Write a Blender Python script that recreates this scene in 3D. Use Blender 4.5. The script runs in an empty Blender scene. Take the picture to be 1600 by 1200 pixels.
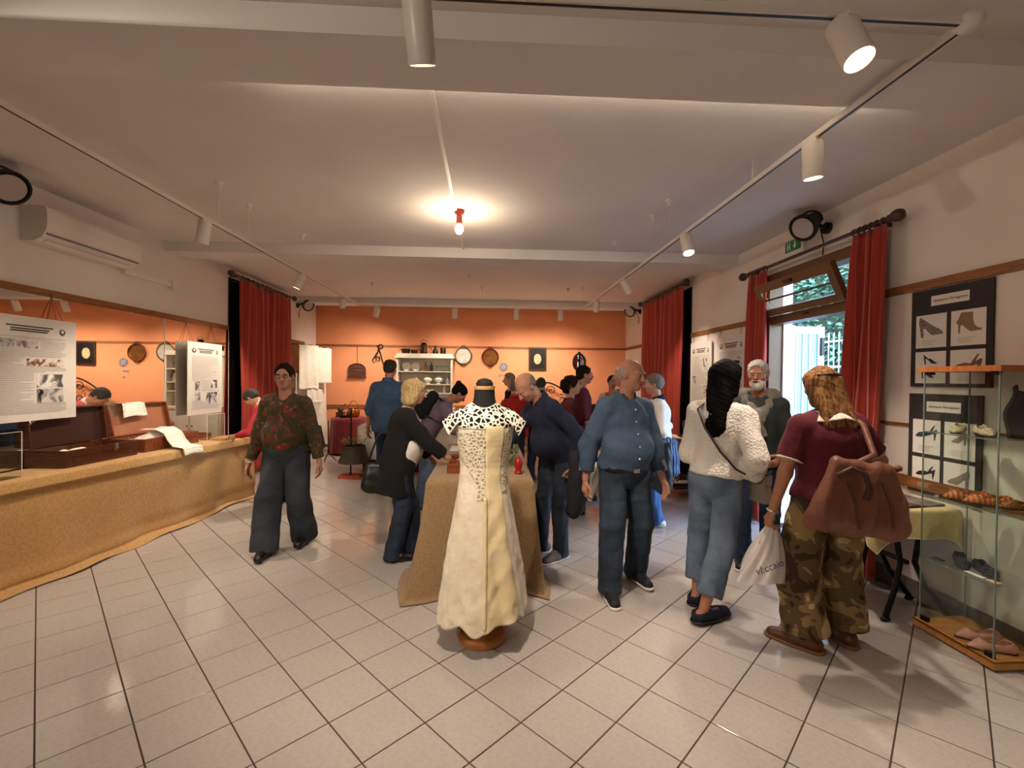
import bpy, math, random
import numpy as np
from mathutils import Vector, Matrix
random.seed(7)
R_ = math.radians
S = bpy.context.scene
COL = S.collection
# ---------------------------------------------------------------- camera
F = 715.0; HC = 1.56
yaw = math.atan(35/F); pitch = -math.atan(8.5/F); roll = 0.011
_f = Vector((math.sin(yaw)*math.cos(pitch), math.cos(yaw)*math.cos(pitch), math.sin(pitch)))
_r0 = Vector((math.cos(yaw), -math.sin(yaw), 0)); _u0 = _r0.cross(_f)
_r = _r0*math.cos(roll) + _u0*math.sin(roll); _u = _u0*math.cos(roll) - _r0*math.sin(roll)
CAM = Vector((0, 0, HC))
cd = bpy.data.cameras.new('camera'); cam = bpy.data.objects.new('camera', cd); COL.objects.link(cam)
cd.sensor_width = 36; cd.lens = F/1600*36; cd.clip_start = .02
cam.matrix_world = Matrix(((_r.x, _u.x, -_f.x, 0), (_r.y, _u.y, -_f.y, 0), (_r.z, _u.z, -_f.z, HC), (0, 0, 0, 1)))
S.camera = cam
def ray(u, v): return _f*F + _r*(u-800) - _u*(v-600)
def G(u, v, z=0.0):
    d = ray(u, v); t = (z-HC)/d.z; return CAM + d*t
def onX(u, v, x): d = ray(u, v); return CAM + d*(x/d.x)
def onY(u, v, y): d = ray(u, v); return CAM + d*(y/d.y)
# ---------------------------------------------------------------- world, sun, exposure
W = bpy.data.worlds.new('world'); S.world = W; W.use_nodes = True
nt = W.node_tree; bg = nt.nodes['Background']
sky = nt.nodes.new('ShaderNodeTexSky'); sky.sky_type = 'NISHITA'; sky.sun_disc = False
sky.sun_elevation = math.radians(48); sky.sun_rotation = math.radians(250)
nt.links.new(sky.outputs[0], bg.inputs[0]); bg.inputs[1].default_value = 3.8
sd = bpy.data.lights.new('sun', 'SUN'); sd.energy = 1.0; sd.angle = .01; sd.color = (1, .95, .86)
so = bpy.data.objects.new('sun', sd); COL.objects.link(so); so.rotation_euler = (math.radians(8), math.radians(-42), 0)
vs = S.view_settings; vs.view_transform = 'Standard'; vs.look = 'None'; vs.gamma = 1; vs.use_curve_mapping = False
vs.exposure = -0.2
S.cycles.transparent_max_bounces = 48
SPOT_W = 150.0
# ---------------------------------------------------------------- materials
def lin(c):
    if isinstance(c, str):
        c = c.lstrip('#'); c = [int(c[i:i+2], 16)/255 for i in (0, 2, 4)]
    return tuple(x/12.92 if x <= .04045 else ((x+.055)/1.055)**2.4 for x in c) + (1,)
MATS = {}
def mat(name, col, rough=.6, metal=0, var=.0, vscale=8, bump=0, bscale=40, emit=0, spec=.5, col2=None, stretch=None, sheen=0, coat=0, detail=4):
    if name in MATS: return MATS[name]
    m = bpy.data.materials.new(name); m.use_nodes = True; t = m.node_tree; b = t.nodes['Principled BSDF']
    b.inputs['Base Color'].default_value = lin(col); b.inputs['Roughness'].default_value = rough
    b.inputs['Metallic'].default_value = metal; b.inputs['Specular IOR Level'].default_value = spec
    b.inputs['Sheen Weight'].default_value = sheen; b.inputs['Coat Weight'].default_value = coat
    if emit:
        b.inputs['Emission Color'].default_value = lin(col); b.inputs['Emission Strength'].default_value = emit
    if var or col2 or bump:
        tc = t.nodes.new('ShaderNodeTexCoord'); src = tc.outputs['Object']
        if stretch:
            mp = t.nodes.new('ShaderNodeMapping'); mp.inputs['Scale'].default_value = stretch
            t.links.new(src, mp.inputs[0]); src = mp.outputs[0]
        if var or col2:
            n = t.nodes.new('ShaderNodeTexNoise'); n.inputs['Scale'].default_value = vscale; n.inputs['Detail'].default_value = detail
            t.links.new(src, n.inputs['Vector'])
            r = t.nodes.new('ShaderNodeValToRGB'); c = lin(col)
            r.color_ramp.elements[0].position = .35; r.color_ramp.elements[1].position = .65
            if col2: r.color_ramp.elements[0].color = lin(col2); r.color_ramp.elements[1].color = c
            else:
                r.color_ramp.elements[0].color = tuple(x*(1-var) for x in c[:3])+(1,)
                r.color_ramp.elements[1].color = tuple(min(1, x*(1+var)) for x in c[:3])+(1,)
            t.links.new(n.outputs[0], r.inputs[0]); t.links.new(r.outputs[0], b.inputs['Base Color'])
        if bump:
            n2 = t.nodes.new('ShaderNodeTexNoise'); n2.inputs['Scale'].default_value = bscale; n2.inputs['Detail'].default_value = 3
            t.links.new(src, n2.inputs['Vector'])
            bp = t.nodes.new('ShaderNodeBump'); bp.inputs['Strength'].default_value = bump; bp.inputs['Distance'].default_value = .02
            t.links.new(n2.outputs[0], bp.inputs['Height']); t.links.new(bp.outputs[0], b.inputs['Normal'])
    MATS[name] = m; return m
def ramp_mat(name, kind, scale, stops, rough=.8, bump=0, const=True, distort=0, spec=.3, stretch=None):
    if name in MATS: return MATS[name]
    m = bpy.data.materials.new(name); m.use_nodes = True; t = m.node_tree; b = t.nodes['Principled BSDF']
    b.inputs['Roughness'].default_value = rough; b.inputs['Specular IOR Level'].default_value = spec
    tc = t.nodes.new('ShaderNodeTexCoord'); src = tc.outputs['Object']
    if stretch:
        mp = t.nodes.new('ShaderNodeMapping'); mp.inputs['Scale'].default_value = stretch
        t.links.new(src, mp.inputs[0]); src = mp.outputs[0]
    if kind == 'noise':
        n = t.nodes.new('ShaderNodeTexNoise'); n.inputs['Detail'].default_value = 2; n.inputs['Distortion'].default_value = distort; out = n.outputs[0]
    elif kind == 'wave':
        n = t.nodes.new('ShaderNodeTexWave'); n.inputs['Distortion'].default_value = distort; n.inputs['Detail'].default_value = 2; out = n.outputs['Fac']
    elif kind == 'edge':
        n = t.nodes.new('ShaderNodeTexVoronoi'); n.feature = 'DISTANCE_TO_EDGE'; out = n.outputs['Distance']
    else:
        n = t.nodes.new('ShaderNodeTexVoronoi'); out = n.outputs['Distance']
    n.inputs['Scale'].default_value = scale; t.links.new(src, n.inputs['Vector'])
    r = t.nodes.new('ShaderNodeValToRGB'); cr = r.color_ramp; cr.interpolation = 'CONSTANT' if const else 'LINEAR'
    while len(cr.elements) < len(stops): cr.elements.new(.5)
    for e, (p, c) in zip(cr.elements, stops): e.position = p; e.color = lin(c)
    t.links.new(out, r.inputs[0]); t.links.new(r.outputs[0], b.inputs['Base Color'])
    if bump:
        bp = t.nodes.new('ShaderNodeBump'); bp.inputs['Strength'].default_value = bump; bp.inputs['Distance'].default_value = .01
        t.links.new(out, bp.inputs['Height']); t.links.new(bp.outputs[0], b.inputs['Normal'])
    MATS[name] = m; return m
def glass_mat(name, tint='#f6faf8', refl=.5):
    if name in MATS: return MATS[name]
    m = bpy.data.materials.new(name); m.use_nodes = True; t = m.node_tree; t.nodes.clear()
    o = t.nodes.new('ShaderNodeOutputMaterial'); mx = t.nodes.new('ShaderNodeMixShader'); tr = t.nodes.new('ShaderNodeBsdfTransparent')
    gl = t.nodes.new('ShaderNodeBsdfGlossy'); lw = t.nodes.new('ShaderNodeLayerWeight'); p = t.nodes.new('ShaderNodeMath'); p.operation = 'POWER'; p.inputs[1].default_value = 4
    q = t.nodes.new('ShaderNodeMath'); q.operation = 'MULTIPLY_ADD'; q.inputs[1].default_value = refl; q.inputs[2].default_value = .035; lw.inputs[0].default_value = .5
    tr.inputs[0].default_value = lin(tint); gl.inputs['Roughness'].default_value = .01
    t.links.new(lw.outputs['Facing'], p.inputs[0]); t.links.new(p.outputs[0], q.inputs[0]); t.links.new(q.outputs[0], mx.inputs[0])
    t.links.new(tr.outputs[0], mx.inputs[1]); t.links.new(gl.outputs[0], mx.inputs[2]); t.links.new(mx.outputs[0], o.inputs[0])
    MATS[name] = m; return m
def plastic_film(name, col, opac):
    m = bpy.data.materials.new(name); m.use_nodes = True; t = m.node_tree; t.nodes.clear()
    o = t.nodes.new('ShaderNodeOutputMaterial'); mx = t.nodes.new('ShaderNodeMixShader'); tr = t.nodes.new('ShaderNodeBsdfTransparent')
    b = t.nodes.new('ShaderNodeBsdfPrincipled'); b.inputs['Base Color'].default_value = lin(col); b.inputs['Roughness'].default_value = .25
    mx.inputs[0].default_value = opac
    t.links.new(tr.outputs[0], mx.inputs[1]); t.links.new(b.outputs[0], mx.inputs[2]); t.links.new(mx.outputs[0], o.inputs[0]); MATS[name] = m; return m
white_paint = mat('wall_white', '#e8ddd3', .85, var=.03, vscale=2, bump=.05, bscale=60)
ceil_m = mat('ceiling_white', '#e0dad4', .9, var=.03, vscale=1.5, bump=.12, bscale=14)
orange_m = mat('wall_orange', '#e6986a', .8, var=.03, vscale=3, bump=.04, bscale=50)
wood_rail = mat('rail_wood', '#9a6433', .5, col2='#7b4a22', vscale=6, stretch=(1, 1, 12))
tile_m = mat('tile', '#b6aea6', .09, var=.05, vscale=40, spec=.45, bump=.02, bscale=90)
grout_m = mat('grout', '#4a3b30', .9)
base_grey = mat('baseboard_grey', '#6a625c', .5, var=.08, vscale=20)
white_pl = mat('white_plastic', '#e8e0d6', .4)
white_metal = mat('white_metal', '#e2dad0', .35)
black_m = mat('black_metal', '#101010', .45)
black_iron = mat('black_iron', '#15130f', .5, metal=.5)
darkwood = mat('dark_wood', '#5e3018', .35, col2='#3d1c0d', vscale=5, stretch=(1, 6, 14), coat=.3)
redwood = mat('reddish_wood', '#8a4a2a', .4, col2='#6b3318', vscale=5, stretch=(1, 8, 10), coat=.2)
lightwood = mat('light_wood', '#c98d4a', .35, col2='#b87a3a', vscale=4, stretch=(2, 12, 2), coat=.2)
burlap = mat('burlap', '#9a7c56', .95, var=.14, vscale=60, bump=.5, bscale=260, sheen=.2)
burlap2 = mat('burlap_golden', '#c79a5c', .95, var=.12, vscale=50, bump=.5, bscale=240, sheen=.2)
red_cloth = mat('red_velvet', '#a2301c', .85, var=.12, vscale=6, sheen=.35, stretch=(6, 6, .5))
dark_red_cloth = mat('burgundy_cloth', '#6e1418', .9, var=.1, vscale=12, sheen=.2)
white_cloth = mat('white_linen', '#e9e0d0', .9, var=.05, vscale=14, bump=.25, bscale=30)
cream_cloth = mat('cream_cloth', '#d9c48c', .9, var=.07, vscale=30, bump=.3, bscale=120)
brass = mat('brass', '#9a6a2c', .35, metal=.9, var=.15, vscale=12)
copper = mat('copper', '#a8602c', .3, metal=.9, var=.15, vscale=8)
tin = mat('tin', '#b9b4a8', .35, metal=.8, var=.12, vscale=14)
bronze_dark = mat('dark_bronze', '#40392e', .55, metal=.5, var=.15, vscale=14)
paper = mat('paper', '#e9e2d8', .8)
panel_paper = mat('panel_paper', '#ded5ca', .8, var=.03, vscale=30)
print_grey = mat('print_grey', '#b3a9a0', .8)
print_dark = mat('print_dark', '#3c3633', .7)
ivory = mat('porcelain', '#e6dfd0', .2)
glass = glass_mat('clear_glass')
mirror_m = mat('mirror_silver', '#f0ece6', .015, metal=1)
# ---------------------------------------------------------------- mesh helpers
def frame(d):
    d = Vector(d).normalized(); a = Vector((0, 0, 1)) if abs(d.z) < .9 else Vector((1, 0, 0))
    x = d.cross(a).normalized(); return x, d.cross(x), d
class MB:
    def __init__(s): s.v = []; s.f = []
    def add(s, vs, fs):
        o = len(s.v); s.v += [tuple(p) for p in vs]; s.f += [tuple(i+o for i in f) for f in fs]; return s
    def box(s, lo, hi):
        x0, y0, z0 = lo; x1, y1, z1 = hi
        return s.add([(x0,y0,z0),(x1,y0,z0),(x1,y1,z0),(x0,y1,z0),(x0,y0,z1),(x1,y0,z1),(x1,y1,z1),(x0,y1,z1)],
                     [(0,3,2,1),(4,5,6,7),(0,1,5,4),(1,2,6,5),(2,3,7,6),(3,0,4,7)])
    def obox(s, c, sz, M=None):      # box centred at c with axes from 3x3 M (columns)
        c = Vector(c); M = M or Matrix.Identity(3); h = [x/2 for x in sz]; o = len(s.v); b = MB().box((-h[0],-h[1],-h[2]), h)
        return s.add([c + M @ Vector(p) for p in b.v], b.f)
    def bar(s, a, b, w, h, up=(0,0,1)):
        a = Vector(a); b = Vector(b); d = (b-a).normalized(); u = Vector(up); x = d.cross(u)
        if x.length < 1e-4: x = d.cross(Vector((1,0,0)))
        x.normalize(); z = x.cross(d); M = Matrix((x, d, z)).transposed()
        return s.obox((a+b)/2, (w, (b-a).length, h), M)
    def cyl(s, a, b, r0, r1=None, n=12, cap=True):
        r1 = r0 if r1 is None else r1; a = Vector(a); b = Vector(b); x, y, _ = frame(b-a); vs = []
        for c, r in ((a, r0), (b, r1)):
            for i in range(n):
                t = 2*math.pi*i/n; vs.append(c + x*(r*math.cos(t)) + y*(r*math.sin(t)))
        fs = [(i, (i+1)%n, n+(i+1)%n, n+i) for i in range(n)]
        if cap: fs += [tuple(range(n-1, -1, -1)), tuple(range(n, 2*n))]
        return s.add(vs, fs)
    def lathe(s, prof, c=(0,0,0), n=20, axis=(0,0,1)):
        x, y, z = frame(axis); c = Vector(c); vs = []; m = len(prof)
        for r, h in prof:
            for i in range(n):
                t = 2*math.pi*i/n; vs.append(c + x*(r*math.cos(t)) + y*(r*math.sin(t)) + z*h)
        fs = [(j*n+i, j*n+(i+1)%n, (j+1)*n+(i+1)%n, (j+1)*n+i) for j in range(m-1) for i in range(n)]
        return s.add(vs, fs + [tuple(range(n-1, -1, -1)), tuple(range((m-1)*n, m*n))])
    def tube(s, pts, r, n=8, closed=False):
        pts = [Vector(p) for p in pts]; m = len(pts); vs = []; rs = r if isinstance(r, (list, tuple)) else [r]*m; px = None
        for j, p in enumerate(pts):
            d = (pts[(j+1)%m]-pts[j-1]) if closed else (pts[min(j+1, m-1)]-pts[max(j-1, 0)])
            if d.length < 1e-9: d = Vector((0,0,1))
            d.normalize()
            if px is None: px = frame(d)[0]
            x = px - d*px.dot(d)
            if x.length < 1e-5: x = frame(d)[0]
            x.normalize(); px = x; y = d.cross(x)
            for i in range(n):
                t = 2*math.pi*i/n; vs.append(p + x*(rs[j]*math.cos(t)) + y*(rs[j]*math.sin(t)))
        k = m if closed else m-1
        fs = [(j*n+i, j*n+(i+1)%n, ((j+1)%m)*n+(i+1)%n, ((j+1)%m)*n+i) for j in range(k) for i in range(n)]
        if not closed: fs += [tuple(range(n-1, -1, -1)), tuple(range((m-1)*n, m*n))]
        return s.add(vs, fs)
    def ell(s, c, r, n=12, m=8, M=None):
        c = Vector(c); M = M or Matrix.Identity(3); r = r if isinstance(r, (tuple, list)) else (r, r, r)
        vs = [c + M @ Vector((0, 0, -r[2]))]
        for j in range(1, m):
            p = -math.pi/2 + math.pi*j/m
            for i in range(n):
                t = 2*math.pi*i/n; vs.append(c + M @ Vector((r[0]*math.cos(p)*math.cos(t), r[1]*math.cos(p)*math.sin(t), r[2]*math.sin(p))))
        vs.append(c + M @ Vector((0, 0, r[2]))); L = len(vs)-1
        fs = [(0, 1+(i+1)%n, 1+i) for i in range(n)]
        for j in range(m-2):
            fs += [(1+j*n+i, 1+j*n+(i+1)%n, 1+(j+1)*n+(i+1)%n, 1+(j+1)*n+i) for i in range(n)]
        fs += [(L, 1+(m-2)*n+i, 1+(m-2)*n+(i+1)%n) for i in range(n)]
        return s.add(vs, fs)
    def prism(s, poly, o, ax, ay, depth):     # polygon (2D) in plane o + ax*x + ay*y, extruded along ax x ay by depth
        o = Vector(o); ax = Vector(ax); ay = Vector(ay); nn = ax.cross(ay).normalized()*depth; n = len(poly)
        b = [o + ax*x + ay*y for x, y in poly]
        return s.add(b + [p+nn for p in b], [tuple(range(n-1, -1, -1)), tuple(range(n, 2*n))] + [(i, (i+1)%n, n+(i+1)%n, n+i) for i in range(n)])
    def sheet(s, fn, nu, nv, thick=0):       # grid surface fn(u,v) -> point ; thick: offset along normal for a second skin
        P = [[Vector(fn(i/nu, j/nv)) for j in range(nv+1)] for i in range(nu+1)]
        vs = [p for row in P for p in row]; w = nv+1
        fs = [(i*w+j, (i+1)*w+j, (i+1)*w+j+1, i*w+j+1) for i in range(nu) for j in range(nv)]
        if thick:
            N = []
            for i in range(nu+1):
                for j in range(nv+1):
                    a = P[min(i+1, nu)][j]-P[max(i-1, 0)][j]; b = P[i][min(j+1, nv)]-P[i][max(j-1, 0)]
                    c = a.cross(b); N.append(c.normalized() if c.length > 1e-12 else Vector((0,0,1)))
            k = len(vs); vs += [p-n*thick for p, n in zip(vs[:k], N)]
            fs += [tuple(reversed([i+k for i in f])) for f in fs[:]]
            for i in range(nu):
                fs += [(i*w, i*w+k, (i+1)*w+k, (i+1)*w), (i*w+nv, (i+1)*w+nv, (i+1)*w+nv+k, i*w+nv+k)]
            for j in range(nv):
                fs += [(j, j+1, j+1+k, j+k), (nu*w+j, nu*w+j+k, nu*w+j+1+k, nu*w+j+1)]
        return s.add(vs, fs)
    def build(s, name, m, parent=None, world=False, smooth=None, loc=None):
        me = bpy.data.meshes.new(name); vs = s.v
        if world and parent is not None:
            r = parent
            while r.parent: r = r.parent
            M = (Matrix.Translation(r.location) @ r.rotation_euler.to_matrix().to_4x4()).inverted(); vs = [tuple(M @ Vector(p)) for p in vs]
        if loc is not None: vs = [tuple(Vector(p)-Vector(loc)) for p in vs]
        me.from_pydata(vs, [], s.f); me.update()
        if m is not None: me.materials.append(m)
        if smooth: me.shade_smooth(); 
        if smooth and smooth is not True: me.set_sharp_from_angle(angle=math.radians(smooth))
        o = bpy.data.objects.new(name, me); COL.objects.link(o)
        if parent is not None: o.parent = parent
        if loc is not None: o.location = loc
        return o
def thing(name, label, cat, loc=(0,0,0), rz=0, group=None):
    o = bpy.data.objects.new(name, None); COL.objects.link(o); o.empty_display_size = .1
    o.location = loc; o.rotation_euler = (0, 0, rz); o['label'] = label; o['category'] = cat
    if group: o['group'] = group
    return o
def tag(o, label, cat, group=None):
    o['label'] = label; o['category'] = cat
    if group: o['group'] = group
    return o
def struct(o): o['kind'] = 'structure'; return o
def copy_tree(o, parent=None):
    c = o.copy(); COL.objects.link(c); c.parent = parent
    for ch in list(o.children): copy_tree(ch, c)
    return c
def text_part(txt, size, m, parent, M, shear=0, ext=.0006, name='lettering'):
    cu = bpy.data.curves.new(name, 'FONT'); cu.body = txt; cu.size = size; cu.shear = shear; cu.extrude = ext; cu.align_x = 'CENTER'; cu.align_y = 'CENTER'; cu.resolution_u = 2
    t = bpy.data.objects.new(name+'_tmp', cu); COL.objects.link(t)
    dg = bpy.context.evaluated_depsgraph_get(); me = bpy.data.meshes.new_from_object(t.evaluated_get(dg)); bpy.data.objects.remove(t); bpy.data.curves.remove(cu)
    me.transform(M); me.materials.clear(); me.materials.append(m)
    o = bpy.data.objects.new(name, me); COL.objects.link(o); o.parent = parent; return o
# ---------------------------------------------------------------- room shell
XL, XR, YB, YF, ZC = -3.85, 3.10, 10.35, -3.2, 3.14
RAIL = 2.257
struct(MB().box((XL-.3, YF-.2, -.12), (XR+.3, YB+.2, -.004)).build('floor', grout_m))
floor = bpy.data.objects['floor']
# tiles on the diagonal
side = .3067; rot = math.radians(45-1.8); a0 = G(814, 1128.6)
e1 = Vector((math.cos(rot), math.sin(rot), 0)); e2 = Vector((-math.sin(rot), math.cos(rot), 0))
h = side/2-.0032; hb = h-.0015
tv = [(-h,-h,-.004),(h,-h,-.004),(h,h,-.004),(-h,h,-.004),(-h,-h,-.0012),(h,-h,-.0012),(h,h,-.0012),(-h,h,-.0012),(-hb,-hb,0),(hb,-hb,0),(hb,hb,0),(-hb,hb,0)]
tf = [(0,1,5,4),(1,2,6,5),(2,3,7,6),(3,0,4,7),(4,5,9,8),(5,6,10,9),(6,7,11,10),(7,4,8,11),(8,9,10,11)]
cand = []
for i in range(-40, 41):
    for j in range(-40, 41):
        c = a0 + e1*((i+.5)*side) + e2*((j+.5)*side)
        if XL-.05 < c.x < XR+.05 and YF < c.y < YB+.05:
            v = Vector((c.x, c.y, -HC)); zc = v.dot(_f); vis = zc > .5 and abs(v.dot(_r)/zc) < 1.2 and abs(v.dot(_u)/zc) < .9
            cand.append(((0 if vis else 100) + c.length, c))
cand.sort(key=lambda t: t[0])
tme = bpy.data.meshes.new('tile'); R2 = Matrix.Rotation(rot, 3, 'Z'); tme.from_pydata([tuple(R2 @ Vector(p)) for p in tv], [], tf); tme.materials.append(tile_m)
for k, (_, c) in enumerate(cand[:300]):
    o = bpy.data.objects.new('tile', tme); COL.objects.link(o); o.parent = floor; o.location = (c.x, c.y, random.uniform(-.0002, .0002))
mb = MB()
for _, c in cand[300:]: mb.add([R2 @ Vector(p) + Vector((c.x, c.y, 0)) for p in tv], tf)
o = mb.build('far_tiles', tile_m, floor); o['kind'] = 'stuff'
struct(MB().box((XL-.3, YF-.2, ZC), (XR+.3, YB+.2, ZC+.15)).build('ceiling', ceil_m)); ceiling = bpy.data.objects['ceiling']
for y in (2.0, 5.6, 9.25):
    MB().box((XL, y, ZC-.12), (XR, y+.36, ZC)).build('beam', ceil_m, ceiling)
struct(MB().box((XL-.3, YB, 0), (XR+.3, YB+.2, ZC)).build('wall_back', orange_m))
struct(MB().box((XL-.3, YF-.2, 0), (XR+.3, YF, ZC)).build('wall_front', white_paint))
struct(MB().box((XL-.25, YF, 0), (XL, YB, ZC)).build('wall_left', white_paint))
# right wall with the garden door opening 
DY0, DY1, DH = 3.74, 4.93, 2.66
mb = MB(); mb.box((XR, YF, 0), (XR+.25, DY0, ZC)); mb.box((XR, DY1, 0), (XR+.25, YB, ZC)); mb.box((XR, DY0, DH), (XR+.25, DY1, ZC))
struct(mb.build('wall_right', white_paint))
# picture rails and lower rails
def trim(k, lo, hi, m=wood_rail): return struct(MB().box(lo, hi).build('trim_%d' % k, m))
trim(1, (XL, YF, RAIL-.03), (XL+.022, 6.92, RAIL+.03)); trim(2, (XL, YB-.02, RAIL-.022), (XR, YB, RAIL+.022))
trim(3, (XR-.022, YF, RAIL-.03), (XR, DY0-.08, RAIL+.03)); trim(4, (XR-.022, DY1+.08, RAIL-.03), (XR, 6.9, RAIL+.03)); trim(5, (XR-.022, 8.92, RAIL-.03), (XR, YB-.02, RAIL+.03))
trim(6, (XL, YB-.02, .86), (XR, YB, .94)); trim(7, (XR-.02, YF, .80), (XR, DY0-.08, .88)); trim(8, (XR-.02, DY1+.08, .80), (XR, 6.9, .88))
trim(9, (XR-.012, YF, 1.24), (XR, DY0-.08, 1.262))
def base(side, lo, hi): struct(MB().box(lo, hi).build('baseboard_'+side, base_grey))
base('right', (XR-.015, YF, 0), (XR, DY0, .13)); base('right_far', (XR-.015, DY1, 0), (XR, YB, .13)); base('back', (XL, YB-.015, 0), (XR, YB, .13)); base('left', (XL, YF, 0), (XL+.015, YB, .13))
# ---------------------------------------------------------------- mirror panels on the left wall
MX = XL+.03
for k, (y0, y1, lab) in enumerate([(1.6, 3.2, 'wall mirror panel beyond the near end of the burlap side table'),
                                   (3.2, 5.576, 'wide wall mirror panel behind the open suitcases'),
                                   (5.581, 6.9, 'narrower wall mirror panel next to the red curtain, behind the smaller text poster')]):
    t = thing('wall_mirror', lab, 'mirror', (MX, (y0+y1)/2, .5), 0, 'mirror panels on the long wall')
    MB().box((-.02, y0-(y0+y1)/2+.002, 0), (0, y1-(y0+y1)/2-.002, RAIL-.035-.5)).build('mirror_glass', mirror_m, t)
    e = MB(); e.box((-.022, y1-(y0+y1)/2-.006, 0), (.003, y1-(y0+y1)/2-.001, RAIL-.035-.5)); e.build('edge_strip', white_metal, t)
# ---------------------------------------------------------------- track lighting
TX0, TX1, TY0, TY1, TZ = -2.58, 1.86, 1.72, 9.2, 2.975
tk = thing('lighting_track', 'white ceiling lighting track running round the room in a rectangle', 'track light', (TX1, TY0, TZ))
for a, b in (((TX0, -2.4, TZ), (TX0, TY1, TZ)), ((TX1, TY0, TZ), (TX1, TY1, TZ)), ((TX0, TY1, TZ), (TX1, TY1, TZ)), ((TX0, TY0, TZ), (TX1, TY0, TZ))):
    r = MB().bar(a, b, .036, .03).build('rail', white_metal, tk, True)
    MB().bar(Vector(a)-Vector((0,0,.0155)), Vector(b)-Vector((0,0,.0155)), .012, .002).build('groove', black_m, r, True)
MB().ell((TX1, TY0, TZ), (.05, .05, .035)).build('corner_joint', white_metal, tk, True, smooth=True)
for x, y in ((TX1, 3.2), (TX1, 7.1), (TX0, 4.9), (TX0, 7.6), (-.45, TY1), (1.0, TY1)):
    MB().cyl((x, y, TZ+.015), (x, y, ZC), .004, n=6).build('suspension_wire', white_metal, tk, True)
lens_m = mat('lamp_lens_lit', '#ffe2b8', .3, emit=14)
SPC = lin('#ffecd8')[:3]
def spotlight(pos, aim, label, watts, cone=75, blend=.6, group='cylinder spotlights on the track'):
    pos = Vector(pos); d = (Vector(aim)-pos).normalized(); t = thing('track_spotlight', label, 'spotlight', pos, 0, group)
    hinge = Vector((0, 0, -.055)); x, y, z = frame(d); M = Matrix((x, y, z)).transposed()
    MB().box((-.018, -.05, -.033), (.018, .05, -.014)).build('adapter', white_metal, t)
    MB().cyl((0, 0, -.03), hinge, .009).build('stem', white_metal, t)
    a = hinge-d*.03; b = hinge+d*.17
    body = MB().lathe([(.012, 0), (.05, .0), (.054, .006), (.054, .2), (.05, .203), (.044, .19)], a, 20, d).build('housing', white_metal, t, smooth=40)
    MB().lathe([(.0445, .0), (.0445, .004), (.03, .006)], a+d*.188, 16, d).build('lens', lens_m, body)
    L = bpy.data.lights.new('spot_beam', 'SPOT'); L.energy = watts; L.color = SPC; L.spot_size = math.radians(cone); L.spot_blend = blend; L.shadow_soft_size = .045
    lo = bpy.data.objects.new('spot_beam', L); COL.objects.link(lo); lo.parent = t; lo.location = hinge+d*.185; lo.rotation_euler = d.to_track_quat('-Z', 'Y').to_euler()
    return t
def tx(u, v, x): p = onX(u, v, x); return (x, p.y, TZ)
def ty(u, v, y): p = onY(u, v, y); return (p.x, y, TZ)
w = SPOT_W
spotlight(tx(320, 352, TX0), (-3.1, 4.6, .6), 'white cylinder spotlight hanging straight down across from the air conditioner', w*1.0, 95)
spotlight(tx(472, 425, TX0), (-3.5, 6.2, .8), 'white tilted cylinder spotlight in front of the red curtain of the mirror wall', w*1.3, 95)
spotlight(tx(535, 467, TX0), (-3.1, 9.8, 1.0), 'small white spotlight near the corner where the side track meets the far track', w*.6)
spotlight(ty(652, 20, TY0), (-.15, 3.0, .7), 'lit spotlight with glowing lens aimed at the lace dress', w*1.4, 80)
spotlight(ty(1318, 30, TY0), (1.6, .5, 0), 'large lit spotlight with glowing lens beside the track corner', w*.9, 80)
spotlight(tx(1270, 215, TX1), (2.2, 2.9, 0), 'cylinder spotlight on the side track just past the first ceiling beam', w*.9, 85)
spotlight(tx(1072, 362, TX1), (1.9, 3.2, .2), 'cylinder spotlight before the second ceiling beam on the garden door side', w*.8, 85)
spotlight(tx(975, 433, TX1), (2.9, 6.6, 1.4), 'tilted spotlight just beyond the second beam on the curtained side', w*.7)
spotlight(tx(932, 464, TX1), (2.0, 8.6, .6), 'last spotlight on the side track before the orange wall corner', w*.6)
spotlight(ty(590, 480, TY1), (-2.9, 10.1, 1.0), 'tilted spotlight above the copper pot table by the orange wall', w*.9, 140, 1)
spotlight(ty(711, 483, TY1), (-.9, 10.0, .9), 'spotlight above the white dresser by the orange wall', w*1.0, 140, 1)
spotlight(ty(807, 486, TY1), (.6, 10.1, .9), 'spotlight above the framed picture side of the orange wall', w*1.0, 140, 1)
spotlight(ty(876, 488, TY1), (1.5, 10.1, 1.0), 'tilted spotlight above the iron bed on the orange wall track', w*.9, 140, 1)
spotlight((TX0, 2.15, TZ), (-3.3, 3.1, .8), 'added unseen spotlight over the near end of the burlap covered side table', w*.45, 95)  # extra spot put in out of view to light the table's near end
spotlight((TX0, .4, TZ), (-.6, 4.4, .2), 'added unseen fill spotlight on the side track behind the first beam, aimed at the middle of the hall', w*1.1, 90)  # added out of view as fill for the middle of the hall
spotlight((TX0, -1.2, TZ), (.9, 3.4, .6), 'added unseen fill spotlight at the back end of the side track aimed at the visitors', w*1.0, 90)  # fill spot added behind the camera, brightens the visitors
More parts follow.
